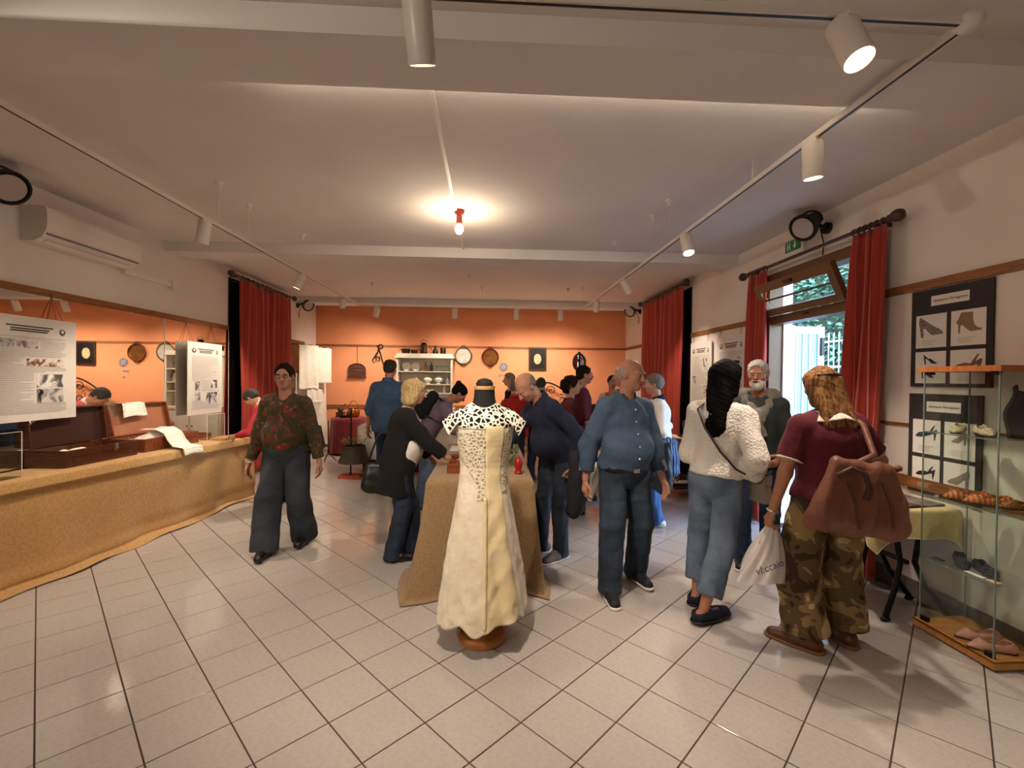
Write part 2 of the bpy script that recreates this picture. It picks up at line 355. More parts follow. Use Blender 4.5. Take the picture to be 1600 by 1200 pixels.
# ---------------------------------------------------------------- ceiling bulb, conduit and hooks
bp = onY(718, 305, 4.35); bl = thing('ceiling_bulb', 'bare glowing bulb in a red holder on the ceiling', 'lamp', (bp.x, 4.35, ZC))
MB().lathe([(.05, 0), (.045, -.03), (.028, -.035), (.028, -.11), (.034, -.13)], n=16).build('holder', mat('red_plastic', '#a3301c', .4), bl, smooth=50)
bulb_m = mat('bulb_glow', '#ffd9a0', .3, emit=25)
MB().ell((0, 0, -.175), (.04, .04, .05)).build('bulb', bulb_m, bl, smooth=True)
L = bpy.data.lights.new('bulb_light', 'POINT'); L.energy = 22; L.color = lin('#ffe6c8')[:3]; L.shadow_soft_size = .06
lo = bpy.data.objects.new('bulb_light', L); COL.objects.link(lo); lo.parent = bl; lo.location = (0, 0, -.27)
cn = MB(); cn.box((bp.x-.045, 2.36, ZC-.018), (bp.x-.02, 5.6, ZC)); tag(cn.build('cable_conduit', white_pl, loc=(bp.x, 2.4, ZC)), 'thin white cable conduit along the ceiling past the red bulb holder', 'conduit')
hk = [(342, 287), (389, 321), (473, 385), (544, 436), (581, 443), (733, 432), (753, 448), (1045, 314), (1020, 338), (960, 396), (888, 452), (910, 449)]
h0 = None
for u, v in hk:
    p = G(u, v, ZC-.012 if v not in (385, 396) else ZC-.13); lb = 'white ceiling hook with thin wire %s the second beam, on the %s side' % ('before' if p.y < 5.4 else 'beyond', 'mirror' if p.x < -.3 else 'garden door')
    z = ZC if not (5.6 <= p.y <= 5.96 or 9.25 <= p.y <= 9.61) else ZC-.12
    if h0 is None:
        h0 = thing('ceiling_hook', lb, 'hook', (p.x, p.y, z), 0, 'little hooks in the ceiling')
        MB().lathe([(.03, 0), (.028, -.014), (.012, -.018), (.012, -.055)], n=12).build('cap', white_metal, h0); MB().cyl((0, 0, -.04), (0, 0, -.42), .0012, n=5).build('wire', white_metal, h0)
    else:
        o = copy_tree(h0); o.location = (p.x, p.y, z); o['label'] = lb
# hidden light strip on the far face of the first beam, washing the ceiling behind it
ls = thing('light_strip', 'slim light strip on the far face of the first ceiling beam', 'light strip', (.6, 2.36, ZC-.09)); MB().box((-1.9, 0, 0), (1.7, .02, .03)).build('profile', white_metal, ls); MB().box((-1.88, .004, .03), (1.68, .016, .033)).build('diffuser', lens_m, ls)
L = bpy.data.lights.new('strip_light', 'AREA'); L.shape = 'RECTANGLE'; L.size = 3.5; L.size_y = .02; L.energy = 5; L.color = lin('#fff0e0')[:3]
lo = bpy.data.objects.new('strip_light', L); COL.objects.link(lo); lo.parent = ls; lo.location = (-.1, .03, .03); lo.rotation_euler = (math.radians(140), 0, 0)
# ---------------------------------------------------------------- air conditioner
AY0, AY1, AZ0, AZ1 = 3.95, 4.965, 2.65, 2.94
ac = thing('air_conditioner', 'long white wall air conditioner above the mirror', 'air conditioner', (XL, (AY0+AY1)/2, AZ0))
Lh = (AY1-AY0)/2
prof = [(0, 0), (.10, 0), (.17, .035), (.205, .09), (.215, .16), (.21, .25), (.19, .285), (.17, .29), (0, .29)]
MB().prism(prof, (0, Lh, 0), (1, 0, 0), (0, 0, 1), Lh*2).build('casing', white_pl, ac)
MB().obox((.196, 0, .062), (.01, Lh*1.94, .014), Matrix.Rotation(-.45, 3, 'Y')).build('grey_band', mat('grey_plastic', '#8b8179', .5), ac)
MB().obox((.142, 0, .014), (.062, Lh*1.75, .004), Matrix.Rotation(-.47, 3, 'Y')).build('louvre', white_pl, ac)
MB().obox((.156, 0, .022), (.004, Lh*1.7, .006), Matrix.Rotation(-.47, 3, 'Y')).build('slot', black_m, ac)
pd = MB(); pd.box((XL, AY1, 2.61), (XL+.05, 5.7, 2.66)); pd.box((XL, 5.66, 2.585), (XL+.06, 5.73, 2.675))
tag(pd.build('pipe_cover', white_pl, loc=(XL, AY1, 2.61)), 'white pipe cover leading from the air conditioner along the wall', 'pipe cover')
# ---------------------------------------------------------------- black stage lamps
lens_g = mat('frosted_lens', '#b7a9a2', .35)
def parlamp(wallp, aim, label, sc=1.0, side=1):
    wallp = Vector(wallp); t = thing('stage_lamp', label, 'stage light', wallp, 0, 'black stage lamps on the walls')
    c = Vector((-side*.2*sc, 0, .02)); d = (Vector(aim)-wallp-c).normalized()
    MB().cyl((0, 0, 0), (-side*.03, 0, 0), .05*sc).build('wall_plate', black_m, t); MB().cyl((-side*.03, 0, 0), c+Vector((side*.06, 0, .03)), .016*sc).build('arm', black_m, t)
    b = MB().lathe([(.03, -.16), (.06, -.14), (.075, -.05), (.115, .03), (.12, .06), (.108, .06), (.1, .05)], c, 20, d); b.v = [tuple(c+(Vector(p)-c)*sc) for p in b.v]; hb_ = b.build('housing', black_m, t, smooth=50)
    MB().lathe([(.09*sc, .061*sc), (.09*sc, .064*sc)], c, 20, d).build('lens', lens_g, hb_)
    x, y, z = frame(d); pts = [c + x*(.125*sc*math.cos(a)) + (-d*.02) + Vector((0, 0, .11*sc*math.sin(a))) for a in [i*math.pi/8 for i in range(9)]]
    MB().tube(pts, .009*sc, 6).build('bracket', black_m, t)
    MB().tube([c-d*.14*sc, c-d*.2*sc+Vector((0, 0, -.06)), Vector((-side*.02, .03, -.14)), Vector((-side*.03, .03, -.24))], .006, 6).build('cable', black_m, t)
parlamp((XR, 4.08, 2.975), (-1.2, 2.5, .2), 'black stage lamp mounted above the garden door', 1.05, 1)
p = onX(2, 292, XL+.2); parlamp((XL, p.y, min(p.z, 2.97)), (.6, 2.2, .4), 'black stage lamp on the wall beside the air conditioner', 1.1, -1)
p = onX(480, 474, XL+.2); parlamp((XL, p.y, min(p.z, 2.97)), (0, 6, .4), 'black stage lamp between the dark red curtain and the corner of the orange wall', 1.0, -1)
p = onX(986, 484, XR-.2); parlamp((XR, p.y, min(p.z, 2.97)), (-.5, 6, .4), 'black stage lamp high on the white wall at the end of the orange wall', 1.0, 1)
# ---------------------------------------------------------------- emergency exit sign
sg = thing('exit_sign', 'green emergency exit sign with running figure above the door rod', 'sign', (XR, 4.53, 2.935))
MB().box((-.03, -.16, -.085), (0, .16, .1)).build('casing', white_pl, sg)
gp = MB().box((-.033, -.12, -.045), (-.03, .12, .065)).build('green_face', mat('sign_green', '#1f7a45', .4), sg)
m = MB(); m.prism([(-.01, .0), (.01, .0), (.01, .04), (.03, .04), (0, .075), (-.03, .04), (-.01, .04)], (-.0335, -.03, .05), (0, 1, 0), (0, 0, -1), .001); m.build('arrow', white_pl, gp)
m = MB(); m.box((-.0345, .04, -.03), (-.0335, .052, .05)); m.box((-.0345, .052, .0), (-.0335, .085, .012)); m.box((-.0345, .075, -.035), (-.0335, .088, .03)); m.ell((-.034, .082, .042), (.001, .01, .01)); m.build('running_figure', white_pl, gp)
# ---------------------------------------------------------------- curtains
def curtain(x, y0, y1, z0, z1, folds, amp, label, name='curtain', m=red_cloth, sgn=-1, gather=1.0, ybot=None, group='red curtains'):
    t = thing(name, label, 'curtain', (x, (y0+y1)/2, z0), 0, group)
    yc = (y0+y1)/2
    def fn(u, v):
        z = z0+(z1-z0)*v; top = max(0, (v-.93)/.07)
        a = amp*(1-.35*v)*(1-.3*top); ph = u*folds*2*math.pi
        yy0, yy1 = (y0, y1) if ybot is None else (ybot[0]+(y0-ybot[0])*v**.6, ybot[1]+(y1-ybot[1])*v**.6)
        y = yy0+(yy1-yy0)*u + .25*a*math.sin(ph*2+1) + .02*math.sin(3*v+u*5)*(1-v)
        xx = x + sgn*(a*math.sin(ph+.8*math.sin(u*9)) + .4*a*math.sin(ph*.5+3*v) + .012*math.sin(v*6+u*11))
        return (xx, y, z)
    MB().sheet(fn, int(folds*14), 26, .004).build('drape', m, t, True, smooth=True)
    return t
rod_m = mat('rod_dark_wood', '#3a2318', .4, coat=.3)
def rod(x, y0, y1, z, label, wall, fin=(True, True), rings=None):
    t = thing('curtain_rod', label, 'curtain rod', (x, (y0+y1)/2, z), 0, 'dark curtain rods')
    MB().cyl((x, y0, z), (x, y1, z), .017).build('pole', rod_m, t, True, smooth=40)
    for k, (yy, s) in enumerate(((y0, -1), (y1, 1))):
        if fin[k]: MB().lathe([(.016, 0), (.03, .01), (.02, .03), (.04, .05), (.048, .08), (.04, .11), (.015, .13)], (x, yy, z), 14, (0, s, 0)).build('finial', rod_m, t, True, smooth=50)
    for yy in (y0+.12, y1-.12): MB().bar((x, yy, z), (wall, yy, z), .02, .03).build('bracket', rod_m, t, True)
    for a, b, n in rings or []:
        for i in range(n):
            yy = a+(b-a)*(i+.5)/n; MB().tube([(x+.03*math.cos(q), yy, z-.006+.03*math.sin(q)) for q in [k*math.pi/5 for k in range(10)]], .006, 5, True).build('ring', rod_m, t, True)
zc0 = 2.785
curtain(XR-.13, 4.80, 5.15, .03, zc0-.03, 4.5, .035, 'narrow gathered red curtain between the text posters and the garden door')
curtain(XR-.13, 3.31, 3.64, .03, zc0-.03, 4.5, .04, 'red curtain beside the black shoe photo boards', ybot=(3.34, 3.84))
rod(XR-.13, 3.30, 5.19, zc0, 'dark wooden curtain rod above the garden door', XR, rings=[(3.31, 3.64, 6), (4.8, 5.15, 5)])
curtain(XR-.12, 6.95, 8.85, .03, 3.03, 9, .04, 'wide red curtain next to the two hanging text posters'); rod(XR-.12, 6.92, 8.9, 3.06, 'dark rod of the wide red curtain near the orange wall corner', XR, rings=[(6.95, 8.85, 12)])
curtain(XL+.13, 7.0, 8.76, .03, 3.0, 9, .04, 'wide red curtain at the end of the mirror wall', sgn=1); rod(XL+.13, 6.86, 8.82, 3.03, 'dark rod of the red curtain beside the mirror', XL, rings=[(7.0, 8.76, 12)])
dk = mat('dark_glass', '#0b0807', .1)
struct(MB().box((XR-.02, 6.91, .05), (XR, 8.9, 3.0)).build('window_2', dk)); struct(MB().box((XL, 6.93, .05), (XL+.02, 8.8, 3.0)).build('window_3', dk))
# ---------------------------------------------------------------- garden door and transom
alu = mat('brown_frame', '#6b4a2c', .45, var=.05, vscale=10); wh_door = mat('white_door', '#eef0f2', .35)
d1 = bpy.data.objects.new('door_1', None); COL.objects.link(d1); d1.location = (XR+.06, (DY0+DY1)/2, 0); d1['kind'] = 'structure'
TB = 2.27
f = MB(); f.box((XR-.03, DY0-.07, 0), (XR+.12, DY0+.03, DH+.07)); f.box((XR-.03, DY1-.03, 0), (XR+.12, DY1+.07, DH+.07)); f.box((XR-.03, DY0+.03, DH-.03), (XR+.12, DY1-.03, DH+.07)); f.box((XR-.02, DY0+.03, TB-.09), (XR+.12, DY1-.03, TB))
f.build('frame', alu, d1, True)
MB().box((XR-.032, 4.3, TB-.05), (XR-.02, 4.36, TB-.03)).build('catch', black_m, d1, True)
jb = MB(); jb.box((XR+.12, DY1-.05, 0), (XR+.25, DY1, TB-.09)); jb.box((XR+.12, DY0, 0), (XR+.25, DY0+.05, TB-.09)); jb.build('jamb', wh_door, d1, True)
def leaf(y, s):
    g = MB(); x0, x1 = XR+.17, XR+.60; z0, z1 = .02, TB-.1
    g.box((x0, y, z0), (x0+.07, y+s*.045, z1)); g.box((x1-.07, y, z0), (x1, y+s*.045, z1)); g.box((x0+.07, y, z0), (x1-.07, y+s*.045, z0+.3)); g.box((x0+.07, y, z1-.08), (x1-.07, y+s*.045, z1)); g.box((x0+.07, y, .95), (x1-.07, y+s*.045, 1.03))
    o = g.build('leaf', wh_door, d1, True)
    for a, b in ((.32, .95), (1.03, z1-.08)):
        pn = MB().box((x0+.07, y+s*.018, a), (x1-.07, y+s*.03, b)).build('panel', mat('pane_blue', '#8fb9d6', .35), o, True)  # solid board for a glass pane, painted the blue seen in it
        for k in range(3): MB().box((x0+.115+k*.075, y+s*.008, a), (x0+.13+k*.075, y+s*.018, b)).build('reflection_streak', wh_door, pn, True)  # raised white strips stand for streaks reflected in the glass
    for z in (.3, 1.1, 1.95): MB().cyl((x0-.01, y, z-.05), (x0-.01, y, z+.05), .012).build('hinge', white_metal, o, True)
    MB().box((x1-.05, y-.03, 1.85), (x1-.02, y, 2.05)).build('bolt', black_m, o, True)
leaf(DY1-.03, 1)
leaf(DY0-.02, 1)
w1 = bpy.data.objects.new('window_1', None); COL.objects.link(w1); w1.location = (XR, (DY0+DY1)/2, TB); w1['kind'] = 'structure'
tilt = Matrix.Rotation(-.42, 3, 'Y'); HT = DH-TB-.03; yw = (DY1-DY0)/2-.03
def tr(lo, hi, nm, m, par=None):
    b = MB().box(lo, hi); b.v = [tuple(tilt @ Vector(p) + Vector((-.03, 0, .01))) for p in b.v]; return b.build(nm, m, par or w1)
for lo, hi in (((-.05, -yw, 0), (0, yw, .07)), ((-.05, -yw, HT-.09), (0, yw, HT)), ((-.05, -yw, .07), (0, -yw+.08, HT-.09)), ((-.05, yw-.08, .07), (0, yw, HT-.09))): tr(lo, hi, 'sash', alu)
tr((-.028, -yw+.08, .07), (-.022, yw-.08, HT-.09), 'pane', glass); tr((-.04, -yw+.08, HT*.46), (-.015, yw-.08, HT*.46+.015), 'glazing_bar', black_m); tr((-.07, -.05, HT-.06), (-.05, .05, HT-.03), 'handle', black_m)
# ---------------------------------------------------------------- garden outside
struct(MB().box((XR+.25, -4, -.2), (16, 22, -.02)).build('ground_outside', mat('paving', '#5f6a6a', .9, var=.1, vscale=5)))
pl = MB().box((4.30, 7.0, -.02), (4.74, 7.4, 5.5)); tag(pl.build('garden_pillar', mat('pale_render', '#c3cdd2', .8), loc=(4.52, 7.2, 0)), 'pale rendered pillar outside the garden door', 'pillar')
hd = thing('hedge', 'tall green hedge beyond the garden fence', 'hedge', (7.2, 10, 0))
leafm = mat('leaves', '#3c7058', .5, col2='#1b4038', vscale=3)
MB().box((7.1, 5, -.02), (7.6, 15, 4.1)).build('hedge_core', mat('hedge_dark', '#12240f', .9), hd, True)
rng = np.random.default_rng(3); n = 9000
P = np.stack([7.1-np.abs(rng.normal(0, .16, n)), rng.uniform(5.5, 14.5, n), rng.uniform(0, 4.25, n)], 1); vs = []; fs = []
for i in range(n):
    a = Vector(rng.normal(0, 1, 3)).normalized(); b = a.orthogonal().normalized(); s = rng.uniform(.04, .09); c = Vector(P[i]); k = len(vs)
    vs += [c+a*s, c+b*s*.5, c-a*s, c-b*s*.5]; fs.append((k, k+1, k+2, k+3))
o = MB().add(vs, fs).build('foliage', leafm, hd, True); o['kind'] = 'stuff'
fn_ = thing('garden_fence', 'pale iron railing fence in front of the hedge', 'fence', (6.2, 9.0, 0))
fm = mat('fence_paint', '#8fa3a6', .5)
for z in (1.82, 2.28): MB().box((6.19, 6.6, z), (6.22, 12.0, z+.035)).build('rail', fm, fn_, True)
bar0 = MB().cyl((0, 0, -.02), (0, 0, 2.36), .011, n=6); bar0.lathe([(.011, 0), (.02, .03), (.004, .1)], (0, 0, 2.36), 6); bm_ = None
for i in range(44):
    if bm_ is None: bm_ = bar0.build('bar', fm, fn_); bm_.location = (0, -2.4, 0)
    else: c = bm_.copy(); COL.objects.link(c); c.parent = fn_; c.location = (0, -2.4+i*.125, 0)
lh = thing('low_hedge', 'clipped leafy low hedge growing against the garden railing', 'hedge', (6.0, 9, 0)); MB().box((5.85, 6.5, -.02), (6.12, 12.1, 1.62)).build('hedge_core', MATS['hedge_dark'], lh, True); vs = []; fs = []
for i in range(4500):
    a = Vector(rng.normal(0, 1, 3)).normalized(); b = a.orthogonal().normalized(); s = rng.uniform(.03, .06); c = Vector((5.85-abs(rng.normal(0, .06)), rng.uniform(6.5, 12.1), rng.uniform(0, 1.72))); k = len(vs); vs += [c+a*s, c+b*s*.5, c-a*s, c-b*s*.5]; fs.append((k, k+1, k+2, k+3))
o = MB().add(vs, fs).build('foliage', leafm, lh, True); o['kind'] = 'stuff'
# ---------------------------------------------------------------- hanging text posters
def poster(yA, yB, z0, z1, x, nrm, label, pics, group, seed, hang=True):
    rr = random.Random(seed); wd = abs(yB-yA); ht = z1-z0; t = thing('text_poster', label, 'poster', (x, (yA+yB)/2, z0), 0, group)
    ax = Vector((0, 1 if nrm > 0 else -1, 0)); O = Vector((0, 0, 0)) - ax*(wd/2)
    def pl(x0, z0_, x1, z1_, off, nm, m, par=t):
        p0 = O + ax*(x0*wd); p1 = O + ax*(x1*wd)
        return MB().box((min(nrm*off, nrm*(off-.0012)), min(p0.y, p1.y), z0_*ht), (max(nrm*off, nrm*(off-.0012)), max(p0.y, p1.y), z1_*ht)).build(nm, m, par)
    b = pl(0, 0, 1, 1, .0, 'sheet', panel_paper)
    M = (Vector((nrm, 0, 0)))
    bb = MB(); bb.box((-.004, -wd/2, 0), (.004, wd/2, ht)); bb.build('board', panel_paper, t)
    def block(x0, z0_, x1, z1_, nm, m): return pl(x0, z0_, x1, z1_, .0062, nm, m)
    # header lines, two emblems
    for z, a, c in ((.90, .28, .74), (.875, .32, .70), (.855, .32, .68)): block(a, z, c, z+.012, 'heading_line', print_dark)
    for xc, rw in ((.17, .06), (.84, .035)):
        e = MB(); e.ell((nrm*.006, (O+ax*(xc*wd)).y, .88*ht), (.002, rw*wd, .033*ht), 12, 6); e.build('emblem', mat('emblem_ink', '#6a5e57', .7), t)
        e = MB(); e.ell((nrm*.007, (O+ax*(xc*wd)).y, .885*ht), (.002, rw*wd*.5, .016*ht), 10, 6); e.build('emblem_centre', panel_paper, t)
    z = .80
    while z > .06:
        a, c = .12, .88
        for (px0, pz0, px1, pz1, _) in pics:
            if pz0-.01 < z < pz1+.01:
                if px0 > .45: c = min(c, px0-.03)
                else: a = max(a, px1+.03)
        if c-a > .12: block(a, z, a+(c-a)*rr.choice((1, 1, 1, .93, .7)), z+.006, 'text_line', print_grey)
        z -= .0165
    for k, (x0, z0_, x1, z1_, kind) in enumerate(pics): block(x0, z0_, x1, z1_, 'photo', kind)
    if hang:
        for xc in (.12, .82):
            p = O + ax*(xc*wd)
            for q in (-.03, .03): MB().cyl((0, p.y+q, ht-.01), ((XL+.02-x) if nrm > 0 else (XR-.02-x), p.y, RAIL-z0), .0018, n=5).build('hanging_cord', bronze_dark, t)
    return t
def photo_m(nm, a, b, c, sc=14): return ramp_mat(nm, 'noise', sc, [(0, a), (.42, b), (.55, c)], .6, const=False, distort=.8)
ph1 = photo_m('photo_grey', '#2a2624', '#77706c', '#c9c2bc'); ph2 = photo_m('photo_table', '#1c1412', '#7a5136', '#e0d2c0', 22); ph3 = photo_m('photo_bw', '#141212', '#5d5955', '#e6e0d8', 10); ph4 = photo_m('photo_dark', '#0e0d0d', '#191717', '#cfc8bf', 8)
PL = [(.14, .70, .36, .78, ph1), (.375, .70, .58, .77, ph1), (.47, .53, .86, .60, ph2), (.57, .32, .85, .45, ph3), (.57, .17, .85, .305, ph4)]
poster(3.5, 4.337, 1.17, 2.02, XL+.10, 1, 'large text poster with shoe photographs hanging before the mirror above the dark suitcase', PL, 'text posters hung from the rail', 1)
poster(5.87, 6.6, 1.05, 1.985, XL+.10, 1, 'smaller text poster hanging before the mirror close to the red curtain', [(.2, .33, .34, .46, ph1), (.2, .2, .34, .32, ph1), (.64, .36, .84, .48, ph3), (.52, .14, .84, .3, ph4)], 'text posters hung from the rail', 2)
poster(6.2, 6.86, 1.075, 2.12, XR-.03, -1, 'pale text poster hanging beside the wide red curtain', [(.62, .6, .82, .78, ph3), (.12, .42, .3, .53, ph1), (.66, .27, .86, .4, ph2)], 'text posters hung from the rail', 3)
poster(5.34, 6.06, 1.08, 2.14, XR-.03, -1, 'pale text poster hanging beside the narrow gathered curtain', [(.66, .62, .86, .74, ph3), (.14, .3, .4, .45, ph1)], 'text posters hung from the rail', 4)
# ---------------------------------------------------------------- black boards with shoe photographs
board_m = mat('black_card', '#2b2625', .7)
def shoe_poly(kind):
    if kind == 'pump': return [(-.40,.34),(-.36,.40),(-.2,.28),(.1,.06),(.32,-.06),(.42,-.15),(.40,-.21),(.05,-.23),(-.08,-.12),(-.2,.02),(-.26,.0),(-.25,-.3),(-.33,-.3),(-.38,.05),(-.42,.2)]
    if kind == 'boot': return [(-.22,.42),(.16,.40),(.15,.2),(.2,-.02),(.3,-.12),(.44,-.16),(.42,-.22),(.08,-.23),(-.06,-.12),(-.18,-.0),(-.24,-.02),(-.26,-.28),(-.3,-.28),(-.31,0),(-.38,.1),(-.3,.22)]
    if kind == 'slingback': return [(-.42,.32),(-.38,.34),(-.1,.1),(.02,.12),(.2,-.02),(.42,-.16),(.38,-.2),(.1,-.18),(-.08,.0),(-.24,.12),(-.27,.1),(-.24,-.22),(-.32,-.22),(-.36,.12),(-.36,.22)]
    return [(-.44,-.1),(-.3,.02),(-.05,.07),(.1,.04),(.3,.32),(.36,.34),(.24,.1),(.42,.2),(.44,.16),(.36,-.24),(.33,-.24),(.3,.02),(.1,-.06),(-.1,-.14),(-.4,-.16)]
sm = {'leopard': ramp_mat('leopard_print', 'vor', 60, [(0, '#332a24'), (.3, '#8a7868')], .6), 'tan': mat('tan_print', '#8f7353', .6, var=.06), 'black': mat('black_print', '#1b1a1a', .6), 'brown': mat('brown_print', '#7d5236', .6), 'teal': mat('slate_print', '#2d3d42', .6), 'grey': mat('greybrown_print', '#8d8378', .6)}
script_m = mat('script_ink', '#2a2230', .6)
def shoeboard(yA, yB, z0, z1, label, cells):
    wd = yA-yB; ht = z1-z0; t = thing('shoe_photo_board', label, 'board', (XR-.012, (yA+yB)/2, z0), 0, 'black boards with shoe photographs')
    MB().box((-.006, -wd/2, 0), (.006, wd/2, ht)).build('backing', board_m, t)
    P = lambda fx, fz, off: Vector((-.006-off, wd/2-fx*wd, ht*(1-fz)))      # fx from the far edge towards the camera side
    def rect(x0, z0_, x1, z1_, off, nm, m, par=t):
        a = P(x0, z1_, off); b = P(x1, z0_, off+.0012); return MB().box((min(a.x, b.x), min(a.y, b.y), min(a.z, b.z)), (max(a.x, b.x), max(a.y, b.y), max(a.z, b.z))).build(nm, m, par)
    s = rect(.27, .075, .74, .175, .0, 'title_strip', paper)
    c = P(.505, .125, .0016); M = Matrix.Translation(c) @ Matrix(((0, 0, -1, 0), (-1, 0, 0, 0), (0, 1, 0, 0), (0, 0, 0, 1))); text_part('Salvatore Ferragamo', .0275*wd/.54, script_m, s, M, shear=.45)
    for (x0, z0_, x1, z1_), shoes in zip([(.07, .26, .475, .60), (.53, .26, .93, .60), (.07, .64, .475, .965), (.53, .64, .93, .965)], cells):
        ph = rect(x0, z0_, x1, z1_, .0, 'photo_sheet', paper); cw = (x1-x0)*wd; chh = (z1_-z0_)*ht
        for kind, m, fx, fz, sc, mir in shoes:
            cc = P(x0+(x1-x0)*fx, z0_+(z1_-z0_)*fz, .0015); poly = [(-x if mir else x, y) for x, y in shoe_poly(kind)]
            if mir: poly = poly[::-1]
            MB().prism(poly, cc, Vector((0, -1, 0))*cw*sc, Vector((0, 0, 1))*cw*sc, .001).build('shoe_picture', sm[m], ph)
        for k in range(4): rect(x0+(x1-x0)*.22, z1_-(z1_-z0_)*(.22-.045*k)-.004, x0+(x1-x0)*(.62 if k else .75), z1_-(z1_-z0_)*(.22-.045*k), .0013, 'caption_line', print_grey, ph)
shoeboard(3.21, 2.665, 1.535, 2.218, 'black board with a leopard pump and a tan ankle boot photograph under the wooden rail', [[('pump', 'leopard', .5, .42, .95, 0)], [('boot', 'tan', .5, .42, .9, 0)], [('slingback', 'black', .5, .28, .55, 0), ('slingback', 'black', .42, .72, .55, 0)], [('sandal', 'brown', .5, .45, .95, 0)]])
shoeboard(3.215, 2.715, .778, 1.485, 'lower black board with a dark slingback photograph behind the glass showcase', [[('sandal', 'teal', .5, .4, .9, 0)], [('pump', 'grey', .5, .45, .6, 1)], [('sandal', 'black', .5, .45, .8, 0)], [('pump', 'grey', .5, .45, .85, 1)]])
# ---------------------------------------------------------------- long burlap side table by the mirror
def rect_loop(x0, y0, x1, y1, n):
    pts = []
    for a, b in (((x0,y0),(x1,y0)), ((x1,y0),(x1,y1)), ((x1,y1),(x0,y1)), ((x0,y1),(x0,y0))):
        for i in range(n): t = i/n; pts.append((a[0]+(b[0]-a[0])*t, a[1]+(b[1]-a[1])*t))
    return pts
lt = thing('side_table', 'long side table under golden burlap along the mirror', 'table', (-3.4, 4.1, 0))
TH = .78
def edge(y): return -3.45 + (y-3.4)*.154      # front edge of the table, slightly askew to the wall
for yy in (2.3, 4.1, 5.8):
    for xx in (XL+.12, edge(yy)-.14): MB().box((xx-.02, yy-.02, 0), (xx+.02, yy+.02, TH-.035)).build('leg', darkwood, lt, True)
MB().add([(XL+.06, 2.1, TH-.035), (edge(2.1)-.02, 2.1, TH-.035), (edge(6.0)-.02, 6.0, TH-.035), (XL+.06, 6.0, TH-.035), (XL+.06, 2.1, TH-.006), (edge(2.1)-.02, 2.1, TH-.006), (edge(6.0)-.02, 6.0, TH-.006), (XL+.06, 6.0, TH-.006)], [(0,3,2,1),(4,5,6,7),(0,1,5,4),(1,2,6,5),(2,3,7,6),(3,0,4,7)]).build('top', darkwood, lt, True)
prof = [(-.45, TH), (-.2, TH), (-.03, TH+.001), (.0, TH-.012), (.012, TH-.05), (.022, TH-.085), (-.008, TH-.1), (-.01, TH-.13), (.005, .55), (.012, .35), (.025, .15), (.06, .05), (.055, .025), (.10, .012), (.15, .008), (.19, .006)]
def cl(u, v):
    y = 2.05 + 4.0*v; k = u*(len(prof)-1); i = min(int(k), len(prof)-2); f = k-i
    a = prof[i][0]*(1-f)+prof[i+1][0]*f; z = prof[i][1]*(1-f)+prof[i+1][1]*f
    if z < .16: a *= max(.3, 1-.26*max(0, y-3.3))
    x = max(XL+.07, edge(y)+a); low = max(0, min(1, (TH-.12-z)/.6))
    x += low*(.022*math.sin(y*5.3)+.013*math.sin(y*11.7+2)+.012*math.sin(y*2.1+z*5)); z2 = z + (.006*math.sin(y*7)*(1 if z < .03 else 0)+.004 if z < .03 else 0)
    if u > .99: x += .03*math.sin(y*3.1)+.015*math.sin(y*9)
    return (x, y, max(z2, .004))
bc = MB().sheet(cl, 56, 160, .004).build('tablecloth', burlap2, None, smooth=True); tag(bc, 'golden burlap cloth draped over the long side table down to the floor', 'tablecloth')
def endcl(u, v):     # far end drop
    x = XL+.07+(edge(6.05)-XL-.07)*u; return (x+.02*math.sin(v*3+u*4)*v, 6.055+.03*v+.012*math.sin(u*9)*v, TH-(TH-.006)*v)
MB().sheet(endcl, 12, 16, .004).build('end_fall', burlap2, bc, smooth=True)
# wooden cases on the side table
def case(name, y0, y1, x0, x1, hb, lid_tilt, lid_h, label, wood, inner, latch=True):
    c = Vector(((x0+x1)/2, (y0+y1)/2, TH+.002)); t = thing(name, label, 'suitcase', c, math.radians(-4)); wx = (x1-x0)/2; wy = (y1-y0)/2; th = .014
    MB().box((-wx, -wy, 0), (wx, wy, th)).build('bottom', wood, t)
    MB().box((wx-th, -wy, th), (wx, wy, hb)).build('front_side', wood, t); MB().box((-wx, -wy, th), (-wx+th, wy, hb)).build('back_side', wood, t)
    for s in (-1, 1): MB().box((-wx+th, s*wy-(th if s > 0 else 0), th), (wx-th, s*wy+(th if s < 0 else 0), hb)).build('end_side', wood, t)
    MB().box((wx, -wy, hb*.6), (wx+.003, wy, hb*.6+.006)).build('band', wood, t)
    R = Matrix.Rotation(lid_tilt, 3, 'Y'); hinge = Vector((-wx+.01, 0, hb+.008)); ld = .05
    def lb(lo, hi, nm, m, par=None):
        b = MB().box(lo, hi); b.v = [tuple(R @ Vector(p)+hinge) for p in b.v]; return b.build(nm, m, par or t)
    L = lb((-th, -wy, 0), (0, wy, lid_h), 'lid', wood)
    lb((0, -wy+.012, .012), (.004, wy-.012, lid_h-.012), 'lining', inner, L)
    lb((0, -wy, lid_h-.012), (ld, wy, lid_h), 'lid_rim', wood, L); lb((0, -wy, .01), (ld, -wy+.012, lid_h-.012), 'lid_rim', wood, L); lb((0, wy-.012, .01), (ld, wy, lid_h-.012), 'lid_rim', wood, L)
    if latch: MB().box((wx, .1, hb*.55), (wx+.012, .13, hb+.004)).build('latch', tin, t); MB().cyl((wx+.01, .115, hb*.62), (wx+.016, .115, hb*.62), .012).build('latch_button', brass, t)
    return t, c, wx, wy, R, hinge
t1, c1, wx1, wy1, R1, H1 = case('suitcase', 3.93, 4.63, -3.79, -3.44, .14, -.12, .33, 'dark polished wooden case with its lid raised, beside the acrylic stand', darkwood, mat('case_dark_lining', '#35190c', .5))
